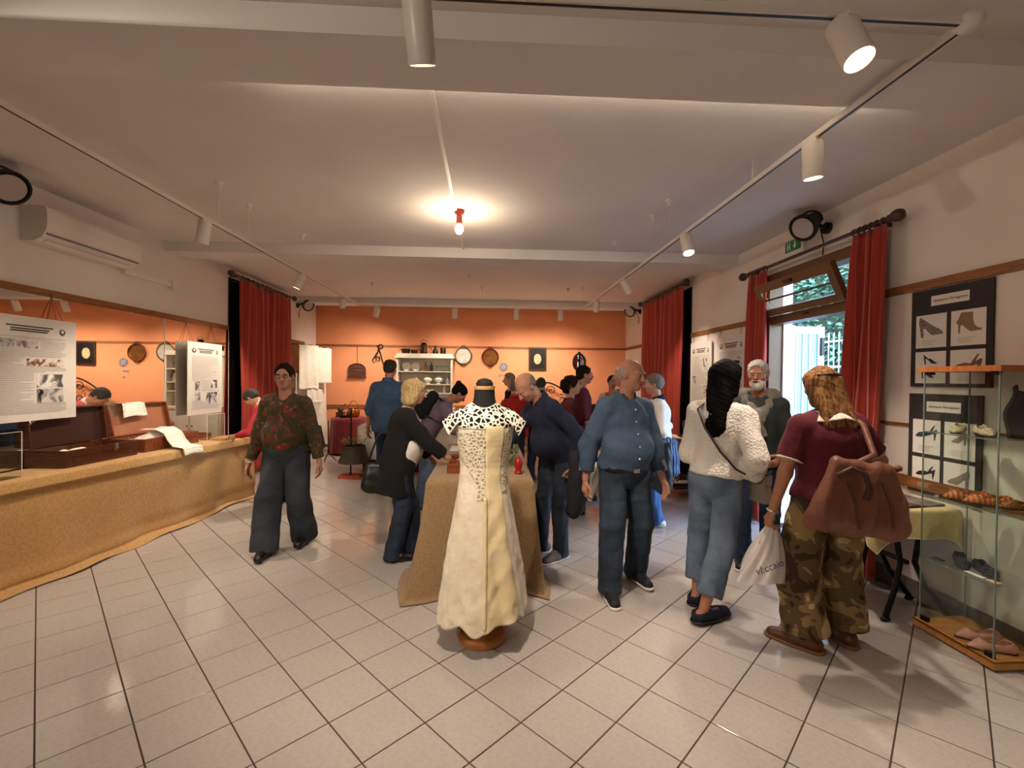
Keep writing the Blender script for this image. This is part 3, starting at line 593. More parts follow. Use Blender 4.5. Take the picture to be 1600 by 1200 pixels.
t2, c2, wx2, wy2, R2_, H2 = case('suitcase', 4.74, 5.5, -3.77, -3.40, .13, -.22, .33, 'open wooden case full of white linen with a lace doily over its lid', redwood, mat('case_lining', '#9c6242', .6, var=.05))
def lump(c, rx, ry, h, seed, n=26, z0=.0):
    rr = random.Random(seed); a = [rr.uniform(0, 6) for _ in range(6)]
    def fn(u, v):
        x = (u-.5)*2; y = (v-.5)*2; e = max(0, (1-abs(x)**3))*max(0, (1-abs(y)**3)); q = h*e**.5*(.65+.2*math.sin(4*x+a[0]+2*y)+.18*math.sin(6*y+a[1]-3*x)+.1*math.sin(11*x+a[2])*math.sin(9*y+a[3]))
        return (c[0]+x*rx, c[1]+y*ry, c[2]+max(.0, q))
    return MB().sheet(fn, n, n, .006)
tag(lump((c2.x, c2.y, TH+.05), wx2-.03, wy2-.03, .13, 3).build('linen', white_cloth, smooth=True, loc=(c2.x, c2.y, TH+.10)), 'pile of folded white linen inside the open wooden case', 'linen')
tag(lump((c1.x, c1.y-.05, TH+.05), wx1-.04, wy1-.1, .08, 5).build('linen', white_cloth, smooth=True, loc=(c1.x, c1.y, TH+.05)), 'white cloth lying inside the dark polished case', 'linen')
lace_m = ramp_mat('lace_doily', 'edge', 55, [(0, '#f1e8d8'), (.10, '#d9cdb8')], .9, bump=.3)
def drape(path, w, ax, label, name, m=white_cloth, rim=lace_m, wave=.006, cat='doily'):
    pts = [Vector(p) for p in path]; L = len(pts)-1; ax = Vector(ax)
    def fn(u, v):
        k = v*L; i = min(int(k), L-1); p = pts[i].lerp(pts[i+1], k-i); return p + ax*((u-.5)*w) + Vector((wave*math.sin(u*9+v*4), 0, wave*math.sin(u*7+v*5)))
    t = thing(name, label, cat, pts[0])
    MB().sheet(fn, 16, 24, .003).build('cloth', m, t, True, smooth=True)
    for lo, hi in ((-.03, .06), (.94, 1.03)): MB().sheet(lambda u, v: Vector(fn(lo+(hi-lo)*u, v))+Vector((.002, 0, .002)), 3, 40, .003).build('lace_border', rim, t, True, smooth=True)
    MB().sheet(lambda u, v: Vector(fn(u, .9+.12*v if False else min(1, .9+.1*v)))+Vector((.0025, 0, .002)), 24, 3, .003).build('lace_border', rim, t, True, smooth=True)
    return t
drape([(c2.x-.05, c2.y-.03, TH+.2), (c2.x+.1, c2.y-.03, TH+.2), (-3.385, c2.y-.05, TH+.155), (-3.345, c2.y-.05, TH+.08), (-3.29, c2.y-.06, TH+.03), (-3.165, c2.y-.08, TH+.018), (-3.14, c2.y-.08, TH-.06)], .26, (0.06, 1, 0), 'white lace edged doily hanging over the front of the open case', 'doily')
lt0 = R2_ @ Vector((0, 0, .335)) + H2 + c2
drape([lt0+Vector((-.04, -.08, -.06)), lt0+Vector((0, -.08, .008)), lt0+Vector((.06, -.08, .004)), lt0+Vector((.075, -.08, -.06)), lt0+Vector((.085, -.08, -.13))], .3, (0, 1, 0), 'white lace doily laid over the raised case lid', 'doily')
# acrylic stands
acr = glass_mat('acrylic', '#f4f6f4')
ed = mat('acrylic_edge', '#e7e3dc', .2)
def acrylic(x, y0, y1, h, label):
    t = thing('acrylic_stand', label, 'stand', (x, (y0+y1)/2, TH+.002), 0, 'clear acrylic stands'); w = (y1-y0)/2
    MB().box((0, -w, 0), (.004, w, h)).build('front_panel', acr, t); MB().box((-.12, -w, 0), (0, w, .004)).build('foot', acr, t)
    for y in (-w, w): MB().box((-.001, y-.002, 0), (.005, y+.002, h)).build('edge', ed, t)
    MB().box((-.001, -w, h), (.005, w, h+.003)).build('edge', ed, t)
acrylic(-3.5, 3.1, 3.6, .34, 'clear acrylic stand at the near end of the side table before the dark case'); acrylic(-3.36, 5.62, 5.98, .3, 'clear acrylic stand near the far end of the side table')
bk = thing('booklet', 'flat tan booklet lying at the far end of the side table', 'booklet', (-3.25, 5.78, TH+.008)); MB().box((-.08, -.15, 0), (.1, .15, .012)).build('pages', paper, bk); MB().box((-.085, -.155, .012), (.105, .155, .017)).build('cover', mat('tan_cover', '#b07a46', .6), bk)
sl = thing('wooden_tray', 'narrow wooden tray with small wares at the table end by the curtain', 'tray', (-3.62, 5.8, TH+.004)); MB().box((-.1, -.18, 0), (.1, .18, .012)).build('base', redwood, sl)
for a, b in (((-.1, -.18, .012), (-.088, .18, .05)), ((.088, -.18, .012), (.1, .18, .05)), ((-.088, -.18, .012), (.088, -.168, .05)), ((-.088, .168, .012), (.088, .18, .05))): MB().box(a, b).build('rim', redwood, sl)
# ---------------------------------------------------------------- central table with burlap
CX0, CX1, CY0, CY1, CH = -.46, .335, 3.42, 5.3, .80
ct = thing('display_table', 'long display table under brown burlap behind the dress', 'table', ((CX0+CX1)/2, (CY0+CY1)/2, 0))
MB().box((CX0+.01, CY0+.01, CH-.04), (CX1-.01, CY1-.01, CH-.006)).build('top', darkwood, ct, True)
for x in (CX0+.06, CX1-.06):
    for y in (CY0+.06, CY1-.06): MB().box((x-.025, y-.025, 0), (x+.025, y+.025, CH-.04)).build('leg', darkwood, ct, True)
def ccloth(u, v):
    # u round the perimeter, v from the top centre to hem
    n = 4; loop = u*n; k = int(loop) % 4; f = loop-int(loop)
    cs = [(CX0, CY0), (CX1, CY0), (CX1, CY1), (CX0, CY1)]; a = cs[k]; b = cs[(k+1) % 4]
    x = a[0]+(b[0]-a[0])*f; y = a[1]+(b[1]-a[1])*f; cx = (CX0+CX1)/2; cy = (CY0+CY1)/2
    if v < .2:
        q = v/.2; return (cx+(x-cx)*q, cy+(y-cy)*q, CH)
    d = (v-.2)/.8; z = CH-.006-(CH-.012)*min(1, d*1.06); corner = (abs(f-.5)*2)**5
    nx, ny = ((0, -1), (1, 0), (0, 1), (-1, 0))[k]; dx = x-cx; dy = y-cy; L = math.hypot(dx, dy)
    flare = .05*d + .016*d*math.sin(f*19+k) + (.13*corner*d**1.2)
    if k in (0, 3) and ((k == 0 and f < .3) or (k == 3 and f > .8)): flare += .09*d*d      # bulging near corner
    out = .02*max(0, d*1.06-1)/.06*3
    ox = nx*(1-corner)+corner*(dx/L); oy = ny*(1-corner)+corner*(dy/L)
    return (x+ox*(flare+out+.006), y+oy*(flare+out+.006), max(z, .005))
tag(MB().sheet(ccloth, 160, 46, .004).build('tablecloth', burlap, smooth=True), 'brown burlap cloth draped over the central display table', 'tablecloth')
def tray(x0, x1, y0, y1, h, label, fill, nm='display_tray'):
    t = thing(nm, label, 'tray', ((x0+x1)/2, (y0+y1)/2, CH+.003), 0, 'wooden trays on the central table'); a = (x1-x0)/2; b = (y1-y0)/2
    MB().box((-a, -b, 0), (a, b, .01)).build('base', redwood, t)
    for lo, hi in (((-a, -b, .01), (-a+.014, b, h)), ((a-.014, -b, .01), (a, b, h)), ((-a+.014, -b, .01), (a-.014, -b+.014, h)), ((-a+.014, b-.014, .01), (a-.014, b, h))): MB().box(lo, hi).build('side', redwood, t)
    MB().box((-a+.014, -.006, .01), (a-.014, .006, h-.01)).build('divider', redwood, t)
    lump((0, -b/2, .012), a-.03, b/2-.03, .05, 8).build('lace_samples', white_cloth, t, smooth=True); lump((0, b/2, .012), a-.03, b/2-.03, .05, 9).build('fabric_samples', fill, t, smooth=True)
tray(-.33, .02, 3.62, 4.12, .075, 'wooden tray with white lace samples behind the dress', mat('peach_cloth', '#c88a66', .9)); tray(-.28, .05, 4.2, 4.62, .09, 'wooden tray with pink fabric samples further along the central table', mat('pink_cloth', '#c9705c', .9))
pp = MB(); pp.box((-.41, 4.75, CH+.003), (-.2, 5.1, CH+.006)); pp.box((-.21, 4.75, CH+.006), (-.2, 5.1, CH+.02)); tag(pp.build('paper_sheet', paper, loc=(-.3, 4.9, CH)), 'white paper sheet lying at the far end of the central table', 'paper')
vz = thing('glass_jar', 'clear glass jar with dried greenery on the central table', 'jar', (.20, 3.95, CH+.003)); MB().lathe([(.05, 0), (.06, .02), (.06, .16), (.045, .19), (.05, .2), (.046, .2), (.04, .185), (.055, .15), (.055, .03), (.0, .02)], n=18).build('glass', glass, vz, smooth=40)
lm2 = mat('dry_green', '#8a8a48', .7, col2='#5f6b2f', vscale=12); g = MB(); rr = random.Random(2)
for i in range(26):
    a = rr.uniform(0, 6.28); r = rr.uniform(0, .035); z = rr.uniform(.03, .2); g.ell((r*math.cos(a), r*math.sin(a), z), (.012, .008, .016), 6, 4)
g.build('greenery', lm2, vz, smooth=True)
rc = thing('red_ornament', 'small red glass ornament on the table near the bent man', 'ornament', (.235, 3.62, CH+.003)); MB().lathe([(.02, 0), (.035, .01), (.02, .03), (.03, .06), (.036, .09), (.02, .12), (.012, .13)], n=14).build('body', mat('red_glass', '#a3201c', .2), rc, smooth=50); MB().lathe([(.012, .13), (.014, .135), (.004, .15)], n=10).build('stopper', brass, rc)
# ---------------------------------------------------------------- dress on a mannequin
DX, DY = -.03, 2.74
mq = thing('dress_form', 'black torso dress form on a round wooden base', 'mannequin', (DX, DY, 0))
MB().lathe([(.135, 0), (.145, .008), (.145, .03), (.13, .045), (.05, .05)], n=28).build('base', mat('pine_base', '#c07a3c', .4, col2='#a8642c', vscale=6), mq, smooth=40)
MB().cyl((0, 0, .045), (0, 0, .9), .02).build('pole', black_m, mq)
def ring(z, w, d, n=28, dy=0): return [(w*math.cos(2*math.pi*i/n), dy+d*math.sin(2*math.pi*i/n), z) for i in range(n)]
def loft(rings):
    n = len(rings[0]); b = MB(); vs = [p for r in rings for p in r]; fs = [(j*n+i, j*n+(i+1)%n, (j+1)*n+(i+1)%n, (j+1)*n+i) for j in range(len(rings)-1) for i in range(n)]
    return b.add(vs, fs + [tuple(range(n-1, -1, -1)), tuple(range((len(rings)-1)*n, len(rings)*n))])
torso = [ring(.78, .12, .09), ring(.9, .13, .10), ring(1.04, .125, .095), ring(1.16, .145, .11), ring(1.25, .155, .118), ring(1.33, .155, .09), ring(1.365, .135, .07), ring(1.39, .09, .062), ring(1.41, .072, .062), ring(1.44, .064, .058), ring(1.495, .06, .055)]
blk = mat('black_jersey', '#0c0b0b', .8); loft(torso).build('torso', blk, mq, smooth=60)
MB().lathe([(.061, 1.492), (.063, 1.5), (.063, 1.514)], n=20).build('neck_band', mat('pale_wood', '#c79a6a', .5), mq); MB().lathe([(.05, 1.512), (.052, 1.53), (.04, 1.55), (.012, 1.56)], n=20).build('neck_cap', blk, mq, smooth=50)
def satin(nm, col, col2):
    return mat(nm, col, .32, col2=col2, vscale=7, sheen=.3, bump=.5, bscale=13, detail=5)
sat_w = satin('satin_white', '#efe3cc', '#dfd0b4'); sat_c = satin('satin_cream', '#ecd9ae', '#dec893')
dr = thing('wedding_dress', 'cream satin wedding dress with white lace yoke and cap sleeves on the dress form', 'dress', (DX, DY, .1))
keys = [(1.305, .167, .128), (1.25, .168, .134), (1.16, .155, .124), (1.04, .138, .112), (.95, .144, .118), (.85, .160, .135), (.7, .188, .16), (.5, .222, .19), (.3, .248, .22), (.12, .268, .25)]
TW = .42          # the dress is turned a little on its stand
def prof_at(z):
    for (z0, w0, d0), (z1, w1_, d1_) in zip(keys, keys[1:]):
        if z <= z0 and z >= z1: f = (z0-z)/(z0-z1); return w0+(w1_-w0)*f, d0+(d1_-d0)*f
    return keys[-1][1:] if z < .2 else keys[0][1:]
def dress_pt(th, z, off=0):
    w_, d_ = prof_at(z); low = max(0, min(1, (1.0-z)/.9)); a = th*7+1
    fold = 1+low*(.05*math.sin(a)+.03*math.sin(13*th+z*3)) + low*(.010*math.sin(23*th+z*17)+.010*math.sin(z*34+th*5+2*math.sin(th*6))+.006*math.sin(z*61-th*17)) + .004*math.sin(z*45+th*9)
    return Vector(((w_*fold+off)*math.cos(th), (d_*fold+off)*math.sin(th), z))
def hem(th): return .165+.03*math.cos(th)+.016*math.sin(5*th)+.012*math.sin(9*th+1)
def skirt(u, v):
    th = 2*math.pi*u; zt = 1.285+.012*math.cos(2*(th+math.pi/2)); z = zt+(hem(th)-zt)*v; p = dress_pt(th, z); p.z -= .1; return p
MB().sheet(skirt, 180, 110, .002).build('skirt', sat_w, dr, smooth=True)
def panel(u, v):
    hw = math.radians(24)+.22*max(0, v-.45)-.05*math.sin(v*3); th = math.radians(-90)+(u-.5)*2*hw*.85+TW+.06*v; z = 1.285+(hem(th)-1.285)*v
    e = min(1, min(u, 1-u)*10); p = dress_pt(th, z, .002+.006*e+.003*math.sin(v*40+u*5)*e*(.3 if v < .4 else 1)); p.z -= .1; return p
MB().sheet(panel, 30, 100, .003).build('front_panel', sat_c, dr, smooth=True)
MB().sheet(lambda u, v: dress_pt(math.radians(-90)+TW-.34-.02*v+(u-.5)*.10*(1-.4*v), .88-.70*v, .012+.010*math.sin(u*math.pi))-Vector((0, 0, .1)), 8, 60, .003).build('pleat', sat_c, dr, smooth=True)
lace_y = ramp_mat('yoke_lace', 'edge', 34, [(0, '#f2e8d4'), (.13, '#15110f')], .85, bump=.4)
scroll = ramp_mat('scroll_lace', 'edge', 48, [(0, '#f4ecdc'), (.10, '#e2d4b8'), (.3, '#b8a684')], .85, bump=.8, const=False)
for s in (-1, 1):
    def side_lace(u, v, s=s):
        full = math.radians(80); w_ = full*(1-min(1, max(0, (v-.3)/.5))*.80); th = math.radians(-90)+TW+s*(math.radians(20)+u*w_); z = 1.28-(.42 if s < 0 else .38)*v
        p = dress_pt(th, z, .004+.0015*math.sin(u*60+v*20)*math.sin(v*120+u*9)); p.z -= .1; return p
    MB().sheet(side_lace, 40, 70, .003).build('bodice_lace', scroll, dr, smooth=True)
# lace yoke over the shoulders with cap sleeves, front and back
def yoke(u, v, sgn):
    x0 = (u-.5)*2; xt = .205*x0; ax_ = abs(xt)
    zt = 1.385+.03*(ax_/.075)**2 if ax_ < .075 else 1.415-(ax_-.075)*.66; yt = -.070*math.sqrt(max(0, 1-(ax_/.075)**2))-.004 if ax_ < .075 else -.004
    xb = .168*x0; zb = 1.272; yb = -.137*math.sqrt(max(0, 1-(x0*.985)**2)); x = xt+(xb-xt)*v; z = zt+(zb-zt)*v; q = math.sin(v*math.pi/2)**.8; y = yt+(yb-yt)*q
    return (x, (y if sgn < 0 else -y*.92), z-.1)
for sg in (-1, 1): MB().sheet(lambda u, v: yoke(u, v, sg), 48, 20, .003).build('lace_yoke', lace_y, dr, smooth=True)
for s in (-1, 1):
    def capf(u, v, s=s):
        a = (u-.5)*2; x = .13+(.115-.045*a*a)*v; y = a*(.10-.012*v); z = 1.382-.03*v-.05*v*v-.07*a*a; return (s*x, y, z-.1)
    MB().sheet(capf, 22, 14, .003).build('cap_sleeve', lace_y, dr, smooth=True)
    MB().tube([Vector(capf(i/16, 1.0)) for i in range(17)], .0045, 6).build('sleeve_trim', ivory, dr)
MB().tube([Vector(yoke(.5+(i/24-.5)*.366, 0, -1)) for i in range(25)], .004, 6).build('neck_trim', ivory, dr)
MB().tube([Vector(yoke(i/40, 1, -1)) for i in range(41)], .004, 6).build('bust_trim', ivory, dr)
# ---------------------------------------------------------------- glass showcase with shoes
SX0, SX1, SY0, SY1 = 2.755, 3.06, 2.34, 2.775
sc_ = thing('glass_showcase', 'tall glass showcase with wooden base and top holding shoes', 'showcase', ((SX0+SX1)/2, (SY0+SY1)/2, 0))
MB().box((SX0-.02, SY0-.02, .012), (SX1+.02, SY1+.02, .058)).build('base', lightwood, sc_, True); MB().box((SX0-.005, SY0-.005, 0), (SX1+.005, SY1+.005, .012)).build('plinth', mat('brown_plinth', '#3a1f16', .5), sc_, True)
for lo, hi in (((SX0-.022, SY0-.022, .048), (SX0-.018, SY1+.022, .0585)), ((SX0-.018, SY0-.022, .048), (SX1+.022, SY0-.018, .0585))): MB().box(lo, hi).build('brass_edge', brass, sc_, True)
MB().box((SX0-.02, SY0-.02, 1.63), (SX1+.02, SY1+.02, 1.662)).build('top', mat('orange_wood', '#b8703c', .4, col2='#a05a2c', vscale=5, stretch=(2, 12, 2)), sc_, True)
cg = glass_mat('case_glass', '#fafdfb', .35)
for lo, hi in (((SX0, SY0, .058), (SX0+.005, SY1, 1.63)), ((SX0+.005, SY0, .058), (SX1, SY0+.005, 1.63)), ((SX0+.005, SY1-.005, .058), (SX1, SY1, 1.63)), ((SX1-.005, SY0+.005, .058), (SX1, SY1-.005, 1.63))): MB().box(lo, hi).build('pane', cg, sc_, True)
eg = mat('glass_edge', '#77897f', .2)
for x in (SX0, SX1-.003):
    for y in (SY0, SY1-.006): MB().box((x-.001, y, .058), (x+.005, y+.006, 1.63)).build('glass_corner', eg, sc_, True)
for z in (.45, .85, 1.25):
    MB().box((SX0+.008, SY0+.008, z), (SX1-.008, SY1-.008, z+.006)).build('shelf', cg, sc_, True); MB().box((SX0+.007, SY0+.008, z), (SX0+.0085, SY1-.008, z+.006)).build('shelf_edge', eg, sc_, True)
for x, y in ((SX0+.012, SY1-.03), (SX0+.012, SY0+.03)): MB().box((x-.012, y-.02, .058), (x+.012, y+.02, .085)).build('clip', black_m, sc_, True); MB().box((x-.012, y-.02, 1.61), (x+.012, y+.02, 1.63)).build('clip', black_m, sc_, True)
for (x, y, z), sz, lab, m in (((2.79, 2.62, .457), (.03, .10, .002), 'white label card under the black woven shoes', paper), ((2.79, 2.52, .457), (.04, .06, .004), 'pink card on the third showcase shelf', mat('pink_card', '#d8a898', .7)), ((2.80, 2.85, .457), (.03, .07, .006), 'small black card on the third showcase shelf', black_m), ((2.775, 2.54, .0585), (.025, .1, .002), 'white label strip on the showcase base', paper)):
    tag(MB().box((-sz[0]/2, -sz[1]/2, 0), (sz[0]/2, sz[1]/2, sz[2])).build('label_card', m), lab, 'card').location = (x+.02, y-.125, z)
gm = thing('dark_garment', 'black folded garment standing on the top showcase shelf', 'garment', (2.97, 2.42, 1.257)); MB().sheet(lambda u, v: (-.05+.1*u+.01*math.sin(v*9), .03*math.sin(u*6)+.02*math.sin(v*5)-.005, .0+.3*v*(1-.3*u)), 14, 14, .012).build('cloth', mat('black_cloth', '#121114', .9), gm, smooth=True)
# ---------------------------------------------------------------- cream-clothed table with iron legs
qt = thing('sewing_table', 'small table on curved black iron legs next to the showcase', 'table', (2.8, 3.23, 0)); QH = .73
MB().box((2.52, 3.02, QH-.03), (3.06, 3.42, QH)).build('top', darkwood, qt, True)
for y in (3.08, 3.36):
    for s, x in ((-1, 2.6), (1, 3.03)):
        MB().tube([(2.8+s*.05, y, QH-.03), (2.8+s*.09, y, QH-.14), (2.8+s*.05, y, .36), ((x+2.8)/2, y-.02, .2), (x, y-.06, .03)], [.022, .02, .017, .016, .018], 8).build('leg', black_iron, qt, True, smooth=True)
        MB().ell((x, y-.06, .016), (.035, .02, .016)).build('foot', black_iron, qt, True, smooth=True)
MB().bar((2.8, 3.08, .36), (2.8, 3.36, .36), .025, .025).build('stretcher', black_iron, qt, True)
def qcl(u, v):
    loop = u*4; k = int(loop) % 4; f = loop-int(loop); cs = [(2.49, 2.99), (3.075, 2.99), (3.075, 3.45), (2.49, 3.45)]; a = cs[k]; b = cs[(k+1) % 4]; x = a[0]+(b[0]-a[0])*f; y = a[1]+(b[1]-a[1])*f; cx, cy = 2.79, 3.22
    if v < .3: q = v/.3; return (cx+(x-cx)*q, cy+(y-cy)*q, QH+.004)
    d = (v-.3)/.7; co = (abs(f-.5)*2)**6; nx, ny = ((0, -1), (1, 0), (0, 1), (-1, 0))[k]; fl = .02*d+.012*d*math.sin(f*14+k*2)
    return (min(x+nx*fl-.0*co, XR-.02), y+ny*fl, QH-d*(.17+.1*co))
q_ = MB().sheet(qcl, 96, 24, .004).build('tablecloth', cream_cloth, smooth=True); tag(q_, 'cream cloth with pale hem on the iron legged table', 'tablecloth')
MB().tube([Vector(qcl(i/96, 1.0)) for i in range(96)], .006, 6, True).build('hem', white_cloth, q_)
fo = thing('photo_album', 'black album with silver cover picture lying on the cream cloth', 'album', (2.83, 3.22, QH+.006), R_(8)); MB().box((-.19, -.18, 0), (.19, .18, .014)).build('block', black_m, fo); MB().box((-.19, -.18, .014), (.19, .18, .018)).build('cover', mat('album_cover', '#8f8a86', .25, col2='#2d2a2a', vscale=7), fo)
for o in (qt, q_, fo): o.location.y -= .17
# ---------------------------------------------------------------- treadle sewing machine
sm_ = thing('sewing_machine_table', 'old treadle sewing machine table with openwork iron stand below the posters', 'sewing machine', (2.66, 6.2, 0)); 
MB().box((2.3, 5.9, .755), (3.06, 6.42, .785)).build('table_top', redwood, sm_, True)
for x in (2.36, 2.98):
    s = MB()
    for i in range(9):
        y0 = 5.98+i*.045
    for k in range(5):
        s.tube([(x, 5.98+.36*(.5+.5*math.sin(t*math.pi*2/8+k*1.26)), .12+.62*t/8) for t in range(9)], .008, 6)
    s.tube([(x, 5.96, .755), (x, 5.98, .4), (x, 5.92, .02)], .014, 6); s.tube([(x, 6.36, .755), (x, 6.34, .4), (x, 6.4, .02)], .014, 6); s.build('iron_side', black_iron, sm_, True, smooth=True)
for k in range(5):
    MB().tube([(2.36+.62*t/12, 5.98, .44+.24*math.sin(t*math.pi*2/6+k*1.3)) for t in range(13)], .007, 6).build('lattice_bar', black_iron, sm_, True, smooth=True)
MB().tube([(2.85+.13*math.cos(a), 6.0, .42+.13*math.sin(a)) for a in [i*math.pi/10 for i in range(20)]], .01, 6, True).build('flywheel', black_iron, sm_, True); MB().box((2.5, 6.0, .1), (2.8, 6.3, .115)).build('treadle', black_iron, sm_, True); MB().bar((2.36, 6.16, .12), (2.98, 6.16, .12), .02, .02).build('axle', black_iron, sm_, True)
hd_ = MB(); hd_.box((2.62, 6.08, .785), (2.98, 6.24, .81)); hd_.tube([(2.93, 6.16, .81), (2.93, 6.16, .96), (2.90, 6.16, 1.0), (2.75, 6.16, 1.01), (2.68, 6.16, .99), (2.67, 6.16, .9)], [.03, .026, .03, .026, .03, .024], 8); hd_.build('machine_head', black_m, sm_, True, smooth=50); MB().cyl((2.96, 6.16, .94), (3.0, 6.16, .94), .055, n=18).build('handwheel', black_m, sm_, True); MB().cyl((2.67, 6.16, .9), (2.67, 6.16, .82), .006).build('needle_bar', tin, sm_, True)
tag(lump((2.44, 6.12, .787), .13, .18, .06, 12).build('linen', white_cloth, smooth=True, loc=(2.44, 6.12, .787)), 'white cloth lying beside the sewing machine head', 'linen')
# ---------------------------------------------------------------- against the orange wall
def W(u, v, y=YB-.03): p = onY(u, v, y); return p
def disc_pan(u, v, ru, label, m, rim, deep=.035):
    c = W(u, v, YB-.03); r = ru*10.3/F; t = thing('hanging_pan', label, 'pan', (c.x, YB-.005, c.z)); n = (0, -1, 0)
    MB().lathe([(r*.86, .0), (r*.9, .004), (r, deep), (r*.97, deep), (r*.84, .012), (.0, .010)], (0, 0, 0), 28, n).build('dish', m, t, smooth=35)
    MB().tube([(r*.985*math.cos(a), -deep, r*.985*math.sin(a)) for a in [i*math.pi/16 for i in range(32)]], r*.06, 6, True).build('rim', rim, t, smooth=True)
    for s in (1, -1): MB().tube([(r*.3*math.cos(a), -deep*.8, s*(r*1.0+r*.22*math.sin(a))) for a in [i*math.pi/8 for i in range(9)]], r*.05, 6).build('handle', rim, t, smooth=True)
disc_pan(724, 556, 13.0, 'silvery tin pan with two handles hanging next to the white dresser', mat('tin_plate', '#c4bfb0', .3, metal=.4, var=.2, vscale=9), bronze_dark)
disc_pan(766, 558, 13.0, 'brown copper pan with two handles hanging on the orange wall', mat('old_copper', '#8a5a24', .35, metal=.6, col2='#6a3f18', vscale=9), mat('rust_rim', '#6b2a12', .5, metal=.4))
# woven tray / drawer hung by a cord
c = W(558, 578); t = thing('wooden_fire_screen', 'small arched wooden rack hanging by a cord on the orange wall', 'rack', (c.x, YB-.01, c.z)); w_ = .19
arch = [(-w_, -.15), (w_, -.15), (w_, .0)] + [(w_*math.cos(a), .02+.12*math.sin(a)) for a in [i*math.pi/10 for i in range(1, 10)]] + [(-w_, .0)]
MB().prism(arch, (0, 0, 0), (1, 0, 0), (0, 0, 1), .02).build('board', mat('brown_board', '#5a2f22', .6, var=.15, vscale=14), t); MB().box((-w_-.01, -.075, -.16), (w_+.01, 0, -.145)).build('ledge', darkwood, t); MB().tube([(x, -.03, z) for x, z in arch], .011, 6, True).build('frame', darkwood, t)
MB().cyl((0, -.01, .14), (0, -.01, RAIL-c.z), .004, n=6).build('cord', bronze_dark, t)
for z in (-.1, -.04, .03): MB().box((-w_+.02, -.028, z), (w_-.02, -.02, z+.01)).build('slat', darkwood, t)
# iron steelyard hooks
c = W(592, 553); t = thing('iron_steelyard', 'black iron steelyard scale with hooks hanging on the orange wall', 'scale', (c.x, YB-.02, c.z))
MB().tube([(.0, -.02, .2), (-.02, -.02, .05), (-.1, -.02, -.08)], .013, 6).build('arm', black_iron, t); MB().tube([(-.04, -.02, .19), (.02, -.02, .06), (.1, -.02, -.22)], .014, 6).build('beam', black_iron, t)
for cx, cz, r in ((.04, .17, .045), (-.02, -.1, .045)): MB().tube([(cx+r*math.cos(a), -.02, cz+r*math.sin(a)) for a in [i*math.pi/8 for i in range(16)]], .01, 6, True).build('ring', black_iron, t, smooth=True)
MB().tube([(-.1, -.02, -.08), (-.14, -.02, -.13), (-.12, -.02, -.18), (-.08, -.02, -.17)], .01, 6).build('hook', black_iron, t, smooth=True)
# dresser
dX0 = W(619, 560, 9.95).x; dX1 = W(707, 560, 9.95).x; dz = 2.08; dcm = mat('dresser_paint', '#cfc6b4', .55, var=.05, vscale=9); dw = dX1-dX0; dcx = (dX0+dX1)/2
ds = thing('dresser', 'white painted dresser with open crockery shelves against the orange wall', 'dresser', (dcx, 10.13, 0)); a = dw/2
for s in (-1, 1): MB().box((s*a-(.04 if s > 0 else 0), -.16, .9), (s*a+(.04 if s < 0 else 0), .18, dz-.1)).build('side_panel', dcm, ds)
MB().box((-a, .16, .9), (a, .18, dz-.1)).build('back_panel', dcm, ds); MB().box((-a-.03, -.19, dz-.1), (a+.03, .2, dz-.06)).build('cornice', dcm, ds); MB().box((-a, -.16, dz-.06), (a, .18, dz)).build('top', dcm, ds)
SH = [1.23, 1.42, 1.70]
for z in SH: MB().box((-a+.04, -.15, z-.02), (a-.04, .16, z)).build('shelf', dcm, ds)
MB().box((-a-.02, -.28, .02), (a+.02, .18, .86)).build('cupboard', dcm, ds); MB().box((-a-.04, -.3, .86), (a+.04, .2, .9)).build('worktop', dcm, ds)
for s in (-1, 1):
    d_ = MB().box((s*a*.5-a*.46, -.3, .08), (s*a*.5+a*.46, -.28, .82)).build('door', dcm, ds); MB().ell((s*.05, -.315, .5), .018).build('knob', brass, d_)
def onshelf(x, z, dy=-.02): return (dcx+x, 10.13+dy, z+.001)
def crock(kind, pos, label, m=ivory, sc=1.0, group='crockery on the dresser shelves'):
    t = thing(kind, label, kind.replace('_', ' '), pos, 0, group)
    P = {'tureen': [('body', [(.04, 0), (.05, .01), (.025, .03), (.07, .055), (.085, .09), (.08, .1)], m), ('lid', [(.082, .1), (.06, .125), (.02, .14), (.02, .15), (.028, .16), (.01, .17)], m)],
         'jug': [('body', [(.035, 0), (.05, .03), (.055, .08), (.035, .13), (.03, .16), (.04, .185), (.036, .185), (.026, .16)], m)],
         'glass': [('bowl', [(.025, 0), (.03, .005), (.006, .015), (.006, .06), (.03, .08), (.034, .13), (.032, .13), (.027, .085)], m)],
         'bottle': [('body', [(.035, 0), (.036, .1), (.034, .12), (.012, .15), (.012, .19)], m), ('cap', [(.014, .19), (.014, .205)], brass)],
         'plate': None, 'bowl': [('body', [(.03, 0), (.035, .01), (.07, .05), (.075, .06), (.07, .06), (.03, .015)], m)]}[kind]
    if P is None:
        MB().lathe([(.03, 0), (.055, .004), (.095, .016), (.094, .02), (.05, .009)], (0, .08, .095), 24, (0, -1, .15)).build('disc', m, t, smooth=40); MB().box((-.03, .05, 0), (.03, .07, .008)).build('rest', m, t)
        return
    for nm, pr, mm in P: MB().lathe([(r*sc, h_*sc) for r, h_ in pr], n=16).build(nm, mm, t, smooth=45)
    if kind == 'jug': MB().tube([(.05*sc, 0, .14*sc), (.085*sc, 0, .13*sc), (.085*sc, 0, .07*sc), (.052*sc, 0, .05*sc)], .007, 6).build('handle', m, t)
    if kind == 'tureen':
        for s in (-1, 1): MB().ell((s*.088*sc, 0, .085*sc), (.018, .01, .008), 8, 6).build('handle', m, t, smooth=True)
